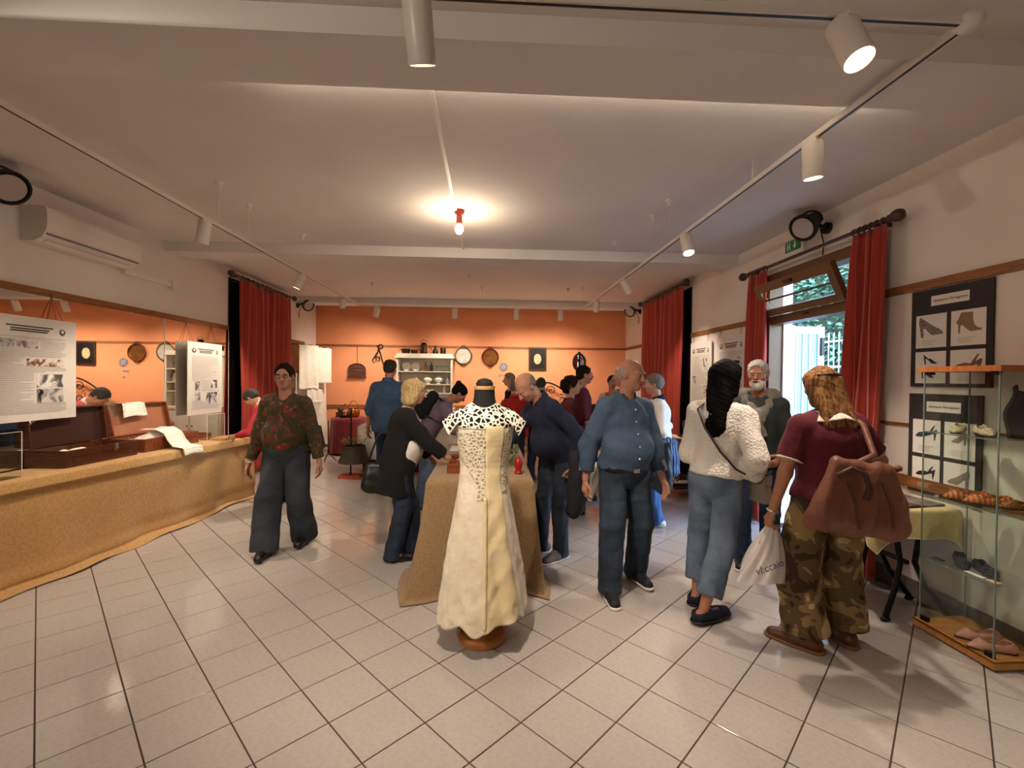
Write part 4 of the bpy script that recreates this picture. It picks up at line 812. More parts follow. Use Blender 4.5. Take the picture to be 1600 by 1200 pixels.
crock('plate', onshelf(-.42, 1.70), 'pale plate leaning at the end of the upper dresser shelf'); crock('plate', onshelf(-.22, 1.70), 'pale plate leaning beside the dark bottle on the upper dresser shelf')
crock('bottle', onshelf(.0, 1.70), 'brown bottle with pale label on the upper dresser shelf', mat('brown_bottle', '#6b3a1c', .2)); crock('bottle', onshelf(.13, 1.70), 'black bottle on the upper dresser shelf', black_m)
for k, x in enumerate((.26, .35, .43, .5)): crock('glass', onshelf(x, 1.70), 'clear stem glass among four on the upper dresser shelf', glass)
crock('tureen', onshelf(-.2, 1.42), 'ivory tureen near the plain end of the middle dresser shelf', sc=.95); crock('tureen', onshelf(.06, 1.42), 'ivory tureen in the middle of the middle dresser shelf', sc=1.1); crock('tureen', onshelf(.29, 1.42), 'ivory tureen next to the tin jug', sc=1.1); crock('jug', onshelf(.48, 1.42), 'tin jug at the end of the middle dresser shelf', tin)
crock('bowl', onshelf(-.4, 1.42), 'yellow bowl on the middle dresser shelf', mat('yellow_glaze', '#c9a32c', .3)); crock('bowl', onshelf(.1, 1.23), 'white bowl on the lowest dresser shelf', sc=1.2); crock('jug', onshelf(.42, 1.23), 'white jug on the lowest dresser shelf', sc=.8)
def topitem(u, nm, label, prof, m, extra=None):
    x = W(u, 545, 10.1).x; t = thing(nm, label, nm.replace('_', ' '), (x, 10.12, dz+.001), 0, 'old metalware on top of the dresser'); MB().lathe(prof, n=16).build('body', m, t, smooth=45)
    if extra: extra(t)
potm = mat('sooty_iron', '#2a1d16', .5, metal=.5)
def ears(t):
    for s in (-1, 1): MB().tube([(s*.1, -.03, .08), (s*.14, 0, .085), (s*.1, .03, .08)], .008, 6).build('handle', potm, t)
def loop(t): MB().tube([(.07*math.cos(a), 0, .24+.06*math.sin(a)) for a in [i*math.pi/10 for i in range(11)]], .005, 5).build('bail', potm, t)
def lantern(t):
    MB().cyl((0, 0, .06), (0, 0, .18), .06, .06).build('globe', mat('amber_glass', '#9a7a5a', .2), t); [MB().bar((.07*math.cos(q), .07*math.sin(q), .03), (.06*math.cos(q), .06*math.sin(q), .21), .01, .01).build('cage_bar', potm, t) for q in (0, 1.57, 3.14, 4.71)]; loop(t)
topitem(634, 'saucepan', 'dark saucepan at the end of the dresser top', [(.08, 0), (.09, .02), (.095, .1), (.105, .105), (.085, .1), (.07, .02)], potm, ears)
topitem(647, 'small_pan', 'small dark pan with handles on the dresser top', [(.06, 0), (.07, .02), (.075, .075), (.082, .08), (.065, .075), (.05, .02)], potm, ears)
topitem(662, 'lantern', 'old storm lantern standing on the dresser top', [(.075, 0), (.08, .02), (.075, .05), (.06, .055), (.06, .19), (.07, .2), (.05, .235), (.02, .25)], potm, lantern)
topitem(680, 'oil_can', 'dark pointed oil can with spout on the dresser top', [(.06, 0), (.065, .02), (.045, .09), (.02, .13), (.025, .16), (.01, .19)], potm, lambda t: (MB().tube([(-.05, 0, .05), (-.1, 0, .13), (-.13, 0, .17)], .008, 6).build('spout', potm, t), MB().tube([(.05, 0, .04), (.09, 0, .08), (.04, 0, .12)], .006, 6).build('handle', potm, t)))
topitem(692, 'tin_canister', 'square shouldered dark canister at the end of the dresser top', [(.06, 0), (.062, .01), (.062, .12), (.055, .135), (.03, .14)], potm)
# plates decoration
blue = mat('blue_glaze', '#6d7894', .4, col2='#a9a39a', vscale=40)
c = W(787, 573); t = thing('wall_plate', 'blue white scalloped ornament on the orange wall near the copper pan', 'ornament', (c.x, YB-.004, c.z)); MB().lathe([(.05, 0), (.055, .012), (.02, .014)], n=20, axis=(0, -1, 0)).build('centre', blue, t)
for i in range(10): a_ = i*math.pi/5; MB().ell((.08*math.cos(a_), -.008, .08*math.sin(a_)), (.022, .008, .022), 8, 6).build('petal', blue, t, smooth=True)
for k, (u, v, s) in enumerate(((781, 586, .035), (786, 586, .022), (786, 595, .025))):
    c = W(u, v); t = MB().lathe([(s*.8, 0), (s, .01), (s*.3, .014)], n=10, axis=(0, -1, 0)).build('wall_ornament', blue); t.location = (c.x, YB-.003, c.z); tag(t, ['largest of the tiny ornaments under the scalloped wall ornament', 'smallest tiny ornament under the scalloped wall ornament', 'lowest tiny ornament under the scalloped wall ornament'][k], 'ornament', 'tiny wall ornaments')
# framed picture and oval mirror
c = W(840, 561); pf = thing('framed_picture', 'dark framed picture with a pale oval motif on the orange wall', 'picture', (c.x, YB-.004, c.z)); a, b = .18, .235
MB().box((-a, -.012, -b), (a, 0, b)).build('picture', mat('picture_black', '#15120e', .4), pf)
for lo, hi in (((-a-.02, -.03, -b-.02), (-a+.02, 0, b+.02)), ((a-.02, -.03, -b-.02), (a+.02, 0, b+.02)), ((-a+.02, -.03, -b-.02), (a-.02, 0, -b+.02)), ((-a+.02, -.03, b-.02), (a-.02, 0, b+.02))): MB().box(lo, hi).build('frame', mat('frame_dark', '#2b1d10', .5), pf)
MB().ell((0, -.013, 0), (.085, .004, .12)).build('motif', ramp_mat('motif', 'noise', 14, [(0, '#4a4028'), (.5, '#c0b48a')], .5, const=False), pf)
c = W(905, 566); om = thing('oval_mirror', 'small oval mirror in a dark carved frame hanging on the orange wall', 'mirror', (c.x, YB-.006, c.z)); el = [(.12*math.cos(q), .17*math.sin(q)) for q in [i*math.pi/16 for i in range(32)]]
MB().prism(el, (0, 0, 0), (1, 0, 0), (0, 0, 1), .012).build('glass', mirror_m, om); MB().tube([(1.1*x, -.012, 1.1*z) for x, z in el], .022, 8, True).build('frame', black_iron, om, smooth=True); MB().ell((0, -.012, .21), (.035, .012, .03)).build('crest', black_iron, om, smooth=True); MB().cyl((0, -.004, .2), (0, -.004, RAIL-c.z), .003, n=5).build('cord', black_iron, om)
# ---------------------------------------------------------------- iron bed
bX0, bX1 = .55, 1.95; bd = thing('iron_bed', 'wrought iron bed with scrolled headboard against the orange wall', 'bed', ((bX0+bX1)/2, 9.2, 0)); bc_ = (bX0+bX1)/2
def arc(t): return 1.12+.36*math.sin(math.pi*t)**1.3
MB().tube([(bX0+(bX1-bX0)*t/24, 10.22, arc(t/24)) for t in range(25)], .018, 8).build('headboard_arch', black_iron, bd, True, smooth=True)
MB().bar((bX0, 10.22, .9), (bX1, 10.22, .9), .02, .02).build('headboard_rail', black_iron, bd, True)
for x in (bX0, bX1): MB().cyl((x, 10.22, 0), (x, 10.22, 1.13), .02).build('post', black_iron, bd, True); MB().cyl((x, 8.2, 0), (x, 8.2, .8), .02).build('post', black_iron, bd, True); MB().ell((x, 10.22, 1.15), .032).build('knob', brass, bd, True, smooth=True)
def spiral(cx, cz, r, s, ph): return [(cx+s*r*(1-i/26)*math.cos(ph+i*.42), 10.22, cz+r*(1-i/26)*math.sin(ph+i*.42)) for i in range(22)]
for cx, cz, r, s, ph in ((bc_-.13, 1.3, .11, 1, 0), (bc_+.13, 1.3, .11, -1, 0), (bc_-.4, 1.1, .13, 1, 1), (bc_+.4, 1.1, .13, -1, 1), (bc_-.14, 1.04, .1, 1, 3), (bc_+.14, 1.04, .1, -1, 3)): MB().tube(spiral(cx, cz, r, s, ph), .010, 6).build('scroll', black_iron, bd, True, smooth=True)
MB().bar((bX0, 10.06, .38), (bX0, 8.2, .38), .03, .05).build('side_rail', black_iron, bd, True); MB().bar((bX1, 10.06, .38), (bX1, 8.2, .38), .03, .05).build('side_rail', black_iron, bd, True); MB().bar((bX0, 8.2, .75), (bX1, 8.2, .75), .02, .02).build('footboard_rail', black_iron, bd, True)
mt = MB().box((bX0+.03, 8.24, .4), (bX1-.03, 10.04, .62)); bd2 = mt.build('mattress', white_cloth, bd, True)
def cover(u, v):
    x = bX0-.04+(bX1-bX0+.08)*u; e = min(1, min(u, 1-u)*14); return (x, 8.2+1.8*v, .42+.24*e**.5+.01*math.sin(u*14+v*9))
tag(MB().sheet(cover, 40, 24, .006).build('bedspread', mat('pale_bedspread', '#d6cdb8', .9, var=.06, vscale=9, bump=.4, bscale=25), smooth=True), 'pale bedspread on the iron bed', 'bedspread')
for k, (x, lab) in enumerate(((.9, 'plump white pillow on the iron bed under the framed picture'), (1.6, 'plump white pillow on the iron bed under the oval mirror'))):
    tag(MB().ell((0, 0, 0), (.3, .18, .11), 18, 10).build('pillow', white_cloth, smooth=True), lab, 'pillow', 'pillows on the bed').location = (x, 9.82, .775)
def hat(x, y, z, m, band, label):
    t = thing('hat', label, 'hat', (x, y, z)); MB().lathe([(.15, 0), (.16, .006), (.09, .015), (.09, .07), (.07, .1), (.02, .11)], n=22).build('felt', m, t, smooth=45); MB().lathe([(.092, .018), (.093, .04), (.09, .04)], n=22).build('band', band, t)
hat(.95, 9.3, .68, mat('olive_felt', '#6a6a58', .9), dark_red_cloth, 'olive felt hat lying on the bedspread'); hat(1.45, 9.25, .68, mat('straw', '#b98c4a', .8, var=.15, vscale=60), darkwood, 'straw hat lying on the bedspread')
# ---------------------------------------------------------------- red clothed table, copper pot
rt = thing('round_table', 'small table under a burgundy cloth in the corner by the orange wall', 'table', (-2.86, 9.5, 0)); MB().lathe([(.33, .70), (.33, .73)], n=24).build('top', darkwood, rt); [MB().cyl((.25*math.cos(q), .25*math.sin(q), 0), (.22*math.cos(q), .22*math.sin(q), .7), .02).build('leg', darkwood, rt) for q in (.7, 2.3, 3.9, 5.5)]
def rcl(u, v):
    th = 2*math.pi*u
    if v < .3: r = .345*v/.3; return (-2.86+r*math.cos(th), 9.5+r*math.sin(th), .735)
    d = (v-.3)/.7; r = .345+.05*d+.018*d*math.sin(th*11); return (-2.86+r*math.cos(th), 9.5+r*math.sin(th), .735-.70*d)
tag(MB().sheet(rcl, 110, 22, .004).build('tablecloth', dark_red_cloth, smooth=True), 'burgundy cloth hanging to the floor over the small corner table', 'tablecloth')
cp = thing('copper_pot', 'copper pot with tall hoop handle on the burgundy table', 'pot', (-2.76, 9.46, .742)); MB().lathe([(.09, 0), (.12, .04), (.125, .12), (.09, .17), (.1, .19), (.09, .19)], n=22).build('body', copper, cp, smooth=45); MB().tube([(.09*math.cos(q), 0, .19+.14*math.sin(q)) for q in [i*math.pi/10 for i in range(11)]], .008, 6).build('hoop_handle', copper, cp, smooth=True)
kt = thing('coffee_mill', 'dark old coffee mill on the burgundy table', 'coffee mill', (-3.03, 9.48, .742)); MB().box((-.07, -.07, 0), (.07, .07, .1)).build('box', darkwood, kt); MB().lathe([(.03, .1), (.06, .13), (.055, .17), (.02, .2)], n=16).build('hopper', bronze_dark, kt, smooth=45); MB().tube([(0, 0, .2), (.06, 0, .22), (.09, 0, .23)], .006, 6).build('crank', bronze_dark, kt); MB().ell((.09, 0, .25), .018).build('knob', darkwood, kt)
ir = thing('flat_iron', 'old black flat iron at the edge of the burgundy table', 'iron', (-2.88, 9.28, .742)); MB().prism([(-.09, -.04), (.03, -.045), (.1, 0), (.03, .045), (-.09, .04)], (0, 0, 0), (1, 0, 0), (0, 1, 0), .05).build('sole', black_iron, ir); MB().tube([(-.06, 0, .05), (-.06, 0, .1), (.04, 0, .1), (.04, 0, .05)], .01, 6).build('handle', black_iron, ir)
# white clothed table behind the visitors, basket and cushion on it
wt = thing('linen_table', 'long table under a white cloth in front of the dresser', 'table', (-1.25, 7.9, 0)); MB().box((-.85, -.38, .74), (.85, .38, .77)).build('top', darkwood, wt)
for x in (-.78, .78):
    for y in (-.32, .32): MB().box((x-.025, y-.025, 0), (x+.025, y+.025, .74)).build('leg', darkwood, wt)
MB().box((-.8, -.34, .02), (.8, .34, .35)).build('under_box', mat('dark_red_box', '#4a1512', .6), wt)
def wcl(u, v):
    loop = u*4; k = int(loop) % 4; f = loop-int(loop); cs = [(-2.12, 7.5), (-.38, 7.5), (-.38, 8.3), (-2.12, 8.3)]; a = cs[k]; b = cs[(k+1) % 4]; x = a[0]+(b[0]-a[0])*f; y = a[1]+(b[1]-a[1])*f
    if v < .3: q = v/.3; return (-1.25+(x+1.25)*q, 7.9+(y-7.9)*q, .775)
    d = (v-.3)/.7; nx, ny = ((0, -1), (1, 0), (0, 1), (-1, 0))[k]; fl = .04*d+.018*d*math.sin(f*22+k); return (x+nx*fl, y+ny*fl, .775-d*(.5+.06*math.sin(f*6+k)))
tag(MB().sheet(wcl, 120, 24, .004).build('tablecloth', white_cloth, smooth=True), 'white linen cloth on the table before the dresser', 'tablecloth')
bs = thing('wicker_basket', 'golden wicker basket on the white clothed table before the dresser', 'basket', (-1.0, 7.95, .78)); MB().lathe([(.13, 0), (.17, .06), (.19, .14), (.2, .15), (.17, .13), (.12, .02)], n=24).build('bowl', mat('wicker', '#a8702c', .7, col2='#6b421a', vscale=50, bump=.8, bscale=70), bs, smooth=45); MB().tube([(.18*math.cos(q), 0, .14+.2*math.sin(q)) for q in [i*math.pi/12 for i in range(13)]], .014, 6).build('handle', MATS['wicker'], bs); lump((0, 0, .12), .15, .15, .1, 4).build('golden_cloth', mat('gold_cloth', '#c08434', .7, var=.2, vscale=20), bs, smooth=True)
cu_ = MB().ell((0, 0, 0), (.2, .08, .16), 16, 10).build('cushion', white_cloth, smooth=True); tag(cu_, 'white cushion propped on the white clothed table', 'cushion').location = (-1.32, 7.98, .945)
bx = thing('linen_box', 'white box with papers at the end of the white clothed table', 'box', (-.58, 7.72, .78)); MB().box((-.12, -.14, 0), (.12, .14, .02)).build('base', white_pl, bx); [MB().box(lo, hi).build('side', white_pl, bx) for lo, hi in (((-.12, -.14, .02), (-.11, .14, .1)), ((.11, -.14, .02), (.12, .14, .1)), ((-.11, -.14, .02), (.11, -.13, .1)), ((-.11, .13, .02), (.11, .14, .1)))]
# bronze planter on a stand with orange base
pc = G(548, 746); ps = thing('bell_planter', 'dark bronze bell shaped planter on a pole with square terracotta base', 'planter', (pc.x, pc.y, 0)); terr = mat('terracotta', '#b5532e', .7, var=.1)
MB().box((-.16, -.12, 0), (.16, .12, .045)).build('base', terr, ps); MB().cyl((0, 0, .045), (0, 0, 1.05), .012).build('pole', black_iron, ps)
MB().lathe([(.235, .24), (.24, .25), (.2, .34), (.175, .45), (.17, .5), (.16, .5), (.165, .44), (.19, .33), (.0, .3)], (0.05, 0, 0), 26).build('bell', bronze_dark, ps, smooth=45)
rr = random.Random(5); g1 = MB(); g2 = MB()
for i in range(120):
    a_ = rr.uniform(0, 6.28); r = rr.uniform(0, .2); z = .5+rr.uniform(0, .13)-.2*max(0, r-.15); c = Vector((.05+r*math.cos(a_), r*math.sin(a_), z)); d = Vector((math.cos(a_)+rr.gauss(0, .4), math.sin(a_)+rr.gauss(0, .4), rr.uniform(.1, .9))).normalized(); sd_ = d.cross(Vector((0, 0, 1))).normalized(); L = rr.uniform(.04, .075)
    (g1 if i % 4 else g2).add([c-d*L*.5, c+sd_*L*.25, c+d*L*.5, c-sd_*L*.25, c+Vector((0, 0, .006))], [(0, 1, 4), (1, 2, 4), (2, 3, 4), (3, 0, 4)])
g1.build('leaves', mat('plant_green', '#5d7434', .6, var=.2, vscale=30), ps); g2.build('yellow_leaves', mat('plant_yellow', '#a89a4a', .6), ps)
tr_ = thing('tripod_stand', 'thin black tripod stand beside the burgundy table', 'stand', (-2.95, 8.55, 0)); MB().cyl((0, 0, .12), (0, 0, .75), .01).build('pole', black_m, tr_); [MB().cyl((0, 0, .16), (.14*math.cos(q), .14*math.sin(q), .006), .007).build('leg', black_m, tr_) for q in (.4, 2.5, 4.6)]
# hanging laces in the corner and brown board
bb = thing('wooden_board', 'brown wooden board on the wall behind the hanging laces', 'board', (XL+.002, 9.3, 1.55)); MB().box((0, -.35, 0), (.03, .35, .72)).build('panel', mat('brown_panel', '#8a5a2c', .5, col2='#74481f', vscale=4, stretch=(1, 10, 1)), bb); MB().box((.03, .1, .45), (.035, .25, .48)).build('slot', black_m, bb)
def hang(p0, p1, z0, z1, wave, label, nm='hanging_lace', m=white_cloth, spread=0):
    p0 = Vector(p0); p1 = Vector(p1); d = p1-p0; nrm = Vector((d.y, -d.x, 0)).normalized(); t = thing(nm, label, 'lace', ((p0.x+p1.x)/2, (p0.y+p1.y)/2, z0), 0, 'laces hanging in the corner')
    MB().sheet(lambda u, v: p0 + d*(u+(u-.5)*spread*(1-v)) + nrm*(wave*math.sin(u*16+2*v)) + Vector((0, 0, z0+(z1-z0)*v)), 40, 24, .003).build('cloth', m, t, True, smooth=True)
    MB().sheet(lambda u, v: p0 + d*(u+(u-.5)*spread*(1-v*.08)) + nrm*(wave*math.sin(u*16+.2*v)+.004) + Vector((0, 0, z0+(.06*v if z1 > z0 else 0)+.0)), 40, 3, .003).build('lace_edge', lace_m, t, True, smooth=True)
    MB().cyl(p0+Vector((0, 0, z1)), p1+Vector((0, 0, z1)), .008).build('rod', darkwood, t, True)
    MB().bar(p0+Vector((0, 0, z1)), (XL, p0.y, z1), .016, .016).build('bracket', darkwood, t, True)
hang((-3.74, 9.0, 0), (-3.42, 9.8, 0), .12, 1.62, .025, 'long white cloth hanging to the floor in the corner', spread=.12); hang((-3.66, 8.98, 0), (-3.42, 9.35, 0), 1.3, 2.18, .008, 'larger embroidered white towel hanging above the long cloth'); hang((-3.5, 9.3, 0), (-3.28, 9.68, 0), 1.42, 2.15, .008, 'shorter embroidered towel next to the orange wall'); hang((-3.56, 9.12, 0), (-3.38, 9.42, 0), 1.02, 1.32, .006, 'small lace trim hanging below the two towels')
# speaker by the wall
sp = thing('black_speaker', 'black box speaker on a low stool near the iron bed', 'speaker', (2.32, 9.9, 0)); MB().box((-.14, -.14, .62), (.14, .14, 1.02)).build('cabinet', black_m, sp); MB().lathe([(.09, 0), (.1, .008), (.04, .01)], (0, -.14, .8), 18, (0, -1, 0)).build('cone', bronze_dark, sp); MB().box((-.17, -.16, .58), (.17, .16, .62)).build('stool_seat', darkwood, sp)
for x in (-.13, .13):
    for y in (-.12, .12): MB().cyl((x, y, 0), (x, y, .58), .016).build('stool_leg', darkwood, sp)
# ---------------------------------------------------------------- figure builder: smooth blended volumes -> one continuous surface
A3 = lambda p: np.array(p, dtype=np.float32)
class Field:
    def __init__(s, lo, hi, v):
        s.v = v; s.lo = A3(lo); n = np.ceil((A3(hi)-s.lo)/v).astype(int)+1
        s.d = np.full(n, .3, np.float32); s.ax = [s.lo[i]+v*np.arange(n[i], dtype=np.float32) for i in range(3)]
    def win(s, lo, hi):
        sl = []
        for i in range(3):
            a = int(max(0, np.floor((lo[i]-s.lo[i])/s.v))); b = int(min(s.d.shape[i], np.ceil((hi[i]-s.lo[i])/s.v)+1))
            if b <= a: return None, None
            sl.append(slice(a, b))
        return tuple(sl), (s.ax[0][sl[0]][:, None, None], s.ax[1][sl[1]][None, :, None], s.ax[2][sl[2]][None, None, :])
    def put(s, fn, lo, hi, k, sub=False):
        pad = k+3*s.v; w, X = s.win(A3(lo)-pad, A3(hi)+pad)
        if w is None: return
        n = fn(*X); o = s.d[w]
        if sub:
            n = -n; h = np.clip(.5-.5*(o-n)/k, 0, 1); s.d[w] = o*(1-h)+n*h + k*h*(1-h)
        else:
            h = np.clip(.5+.5*(o-n)/k, 0, 1); s.d[w] = o*(1-h)+n*h - k*h*(1-h)
    def cone(s, a, b, ra, rb, k=.02, squash=None, capb=False, capa=False, sub=False):
        a = A3(a); b = A3(b); ba = b-a; L2 = float(ba@ba)+1e-9; L = L2**.5; r = max(ra, rb)
        def fn(X, Y, Z):
            px, py, pz = X-a[0], Y-a[1], Z-a[2]; t = (px*ba[0]+py*ba[1]+pz*ba[2])/L2; h = np.clip(t, 0, 1)
            qx, qy, qz = px-h*ba[0], py-h*ba[1], pz-h*ba[2]
            if squash is not None:
                d, q = squash; c = (qx*d[0]+qy*d[1]+qz*d[2])*(q-1); qx = qx+c*d[0]; qy = qy+c*d[1]; qz = qz+c*d[2]
            D = np.sqrt(qx*qx+qy*qy+qz*qz)-(ra+(rb-ra)*h)
            if squash is not None and squash[1] > 1: D = D/(1+.5*(squash[1]-1))
            if capb: D = np.maximum(D, (t-1)*L)
            if capa: D = np.maximum(D, -t*L)
            return D.astype(np.float32)
        R = r*(1.0 if squash is None else max(1, 1/squash[1])); s.put(fn, np.minimum(a, b)-R, np.maximum(a, b)+R, k, sub)
    def ell(s, c, r, M=None, k=.02, sub=False):
        c = A3(c); r = A3(r); M = np.eye(3, dtype=np.float32) if M is None else np.array(M, dtype=np.float32); R = float(r.max())
        def fn(X, Y, Z):
            p = (X-c[0], Y-c[1], Z-c[2]); e = [(p[0]*M[i][0]+p[1]*M[i][1]+p[2]*M[i][2]) for i in range(3)]
            k0 = np.sqrt(sum((e[i]/r[i])**2 for i in range(3))); k1 = np.sqrt(sum((e[i]/(r[i]*r[i]))**2 for i in range(3)))+1e-6
            return (k0*(k0-1)/k1).astype(np.float32)
        s.put(fn, c-R, c+R, k, sub)
    def cut(s, p, n, lo=None, hi=None):
        p = A3(p); n = A3(n)
        if lo is None: w = (slice(None),)*3; X = (s.ax[0][:, None, None], s.ax[1][None, :, None], s.ax[2][None, None, :])
        else: w, X = s.win(lo, hi)
        if w is None: return
        s.d[w] = np.maximum(s.d[w], (X[0]-p[0])*n[0]+(X[1]-p[1])*n[1]+(X[2]-p[2])*n[2])
    def mesh(s):
        d = s.d; S_ = d < 0; c = np.zeros(tuple(np.array(d.shape)-1), np.int8)
        for i in (0, 1):
            for j in (0, 1):
                for k in (0, 1): c += S_[i:i+c.shape[0], j:j+c.shape[1], k:k+c.shape[2]]
        idx = np.argwhere((c > 0) & (c < 8))
        if len(idx) == 0: return np.zeros((0, 3)), []
        vid = np.full(c.shape, -1, np.int32); vid[tuple(idx.T)] = np.arange(len(idx)); acc = np.zeros((len(idx), 3), np.float32); cnt = np.zeros(len(idx), np.float32)
        for ax in range(3):
            o1, o2 = [q for q in range(3) if q != ax]
            for i in (0, 1):
                for j in (0, 1):
                    A = idx.copy(); A[:, o1] += i; A[:, o2] += j; B = A.copy(); B[:, ax] += 1; da = d[tuple(A.T)]; db = d[tuple(B.T)]; m = (da < 0) != (db < 0)
                    t = np.where(m, da/(da-db+1e-12), 0); p = np.zeros((len(idx), 3), np.float32); p[:, o1] = i; p[:, o2] = j; p[:, ax] = t
                    acc += p*m[:, None]; cnt += m
        V = s.lo + s.v*(idx + acc/cnt[:, None]); quads = []
        for ax in range(3):
            o1, o2 = [(1, 2), (2, 0), (0, 1)][ax]; sh = list(d.shape); a = [slice(1, -1)]*3; a[ax] = slice(0, -1); b = [slice(1, -1)]*3; b[ax] = slice(1, None)
            sa = S_[tuple(a)]; sb = S_[tuple(b)]; e = np.argwhere(sa != sb)
            if len(e) == 0: continue
            flip = sa[tuple(e.T)]; e = e + 1; e[:, ax] -= 1
            def at(i, j): q = e.copy(); q[:, o1] += i; q[:, o2] += j; return vid[tuple(q.T)]
            Q = np.stack([at(-1, -1), at(0, -1), at(0, 0), at(-1, 0)], 1); Q[~flip] = Q[~flip][:, ::-1]; quads.append(Q)
        return V, np.concatenate(quads)
def np_build(name, V, Q, m, parent, fold=0, fscale=9, seed=0, ease=None):
    V = np.asarray(V, np.float64)
    if fold and len(V):
        N = np.zeros_like(V); fn = np.cross(V[Q[:, 2]]-V[Q[:, 0]], V[Q[:, 3]]-V[Q[:, 1]])
        for i in range(4): np.add.at(N, Q[:, i], fn)
        N /= np.linalg.norm(N, axis=1)[:, None]+1e-9; g = np.random.default_rng(seed); w = np.zeros(len(V))
        for o in range(3):
            k = g.normal(0, 1, 3)*np.array([1, 1, .55]); k2 = g.normal(0, 1, 3); fr = fscale*(1.7**o)
            w += np.sin(V@k*fr + 1.6*np.sin(V@k2*fr*.6+g.uniform(0, 6))+g.uniform(0, 6))/(1.5**o)
        V = V + N*(w*fold)[:, None]
    me = bpy.data.meshes.new(name); me.from_pydata(V.tolist(), [], Q.tolist() if len(V) else []); me.materials.append(m); me.shade_smooth()
    o = bpy.data.objects.new(name, me); COL.objects.link(o); o.parent = parent; return o
def nz(v): v = np.asarray(v, float); return v/(np.linalg.norm(v)+1e-9)
def ik(a, t, l1, l2, pole):
    a = np.asarray(a, float); t = np.asarray(t, float); d = t-a; L = np.linalg.norm(d); mx = (l1+l2)*.995
    if L > mx: t = a+d/L*mx; d = t-a; L = mx
    x = (l1*l1-l2*l2+L*L)/(2*L); h = math.sqrt(max(0, l1*l1-x*x)); dn = d/L; p = np.asarray(pole, float); p = nz(p-dn*(p@dn)); return a+dn*x+p*h, t
def rotz(v, a): c, s_ = math.cos(a), math.sin(a); return np.array([v[0]*c-v[1]*s_, v[0]*s_+v[1]*c, v[2]])
def skin(col): return mat('skin_'+col, col, .5, var=.06, vscale=30, spec=.35)
eye_w = mat('eye_white', '#d8d0c8', .2); iris_m = mat('iris', '#20140e', .2)
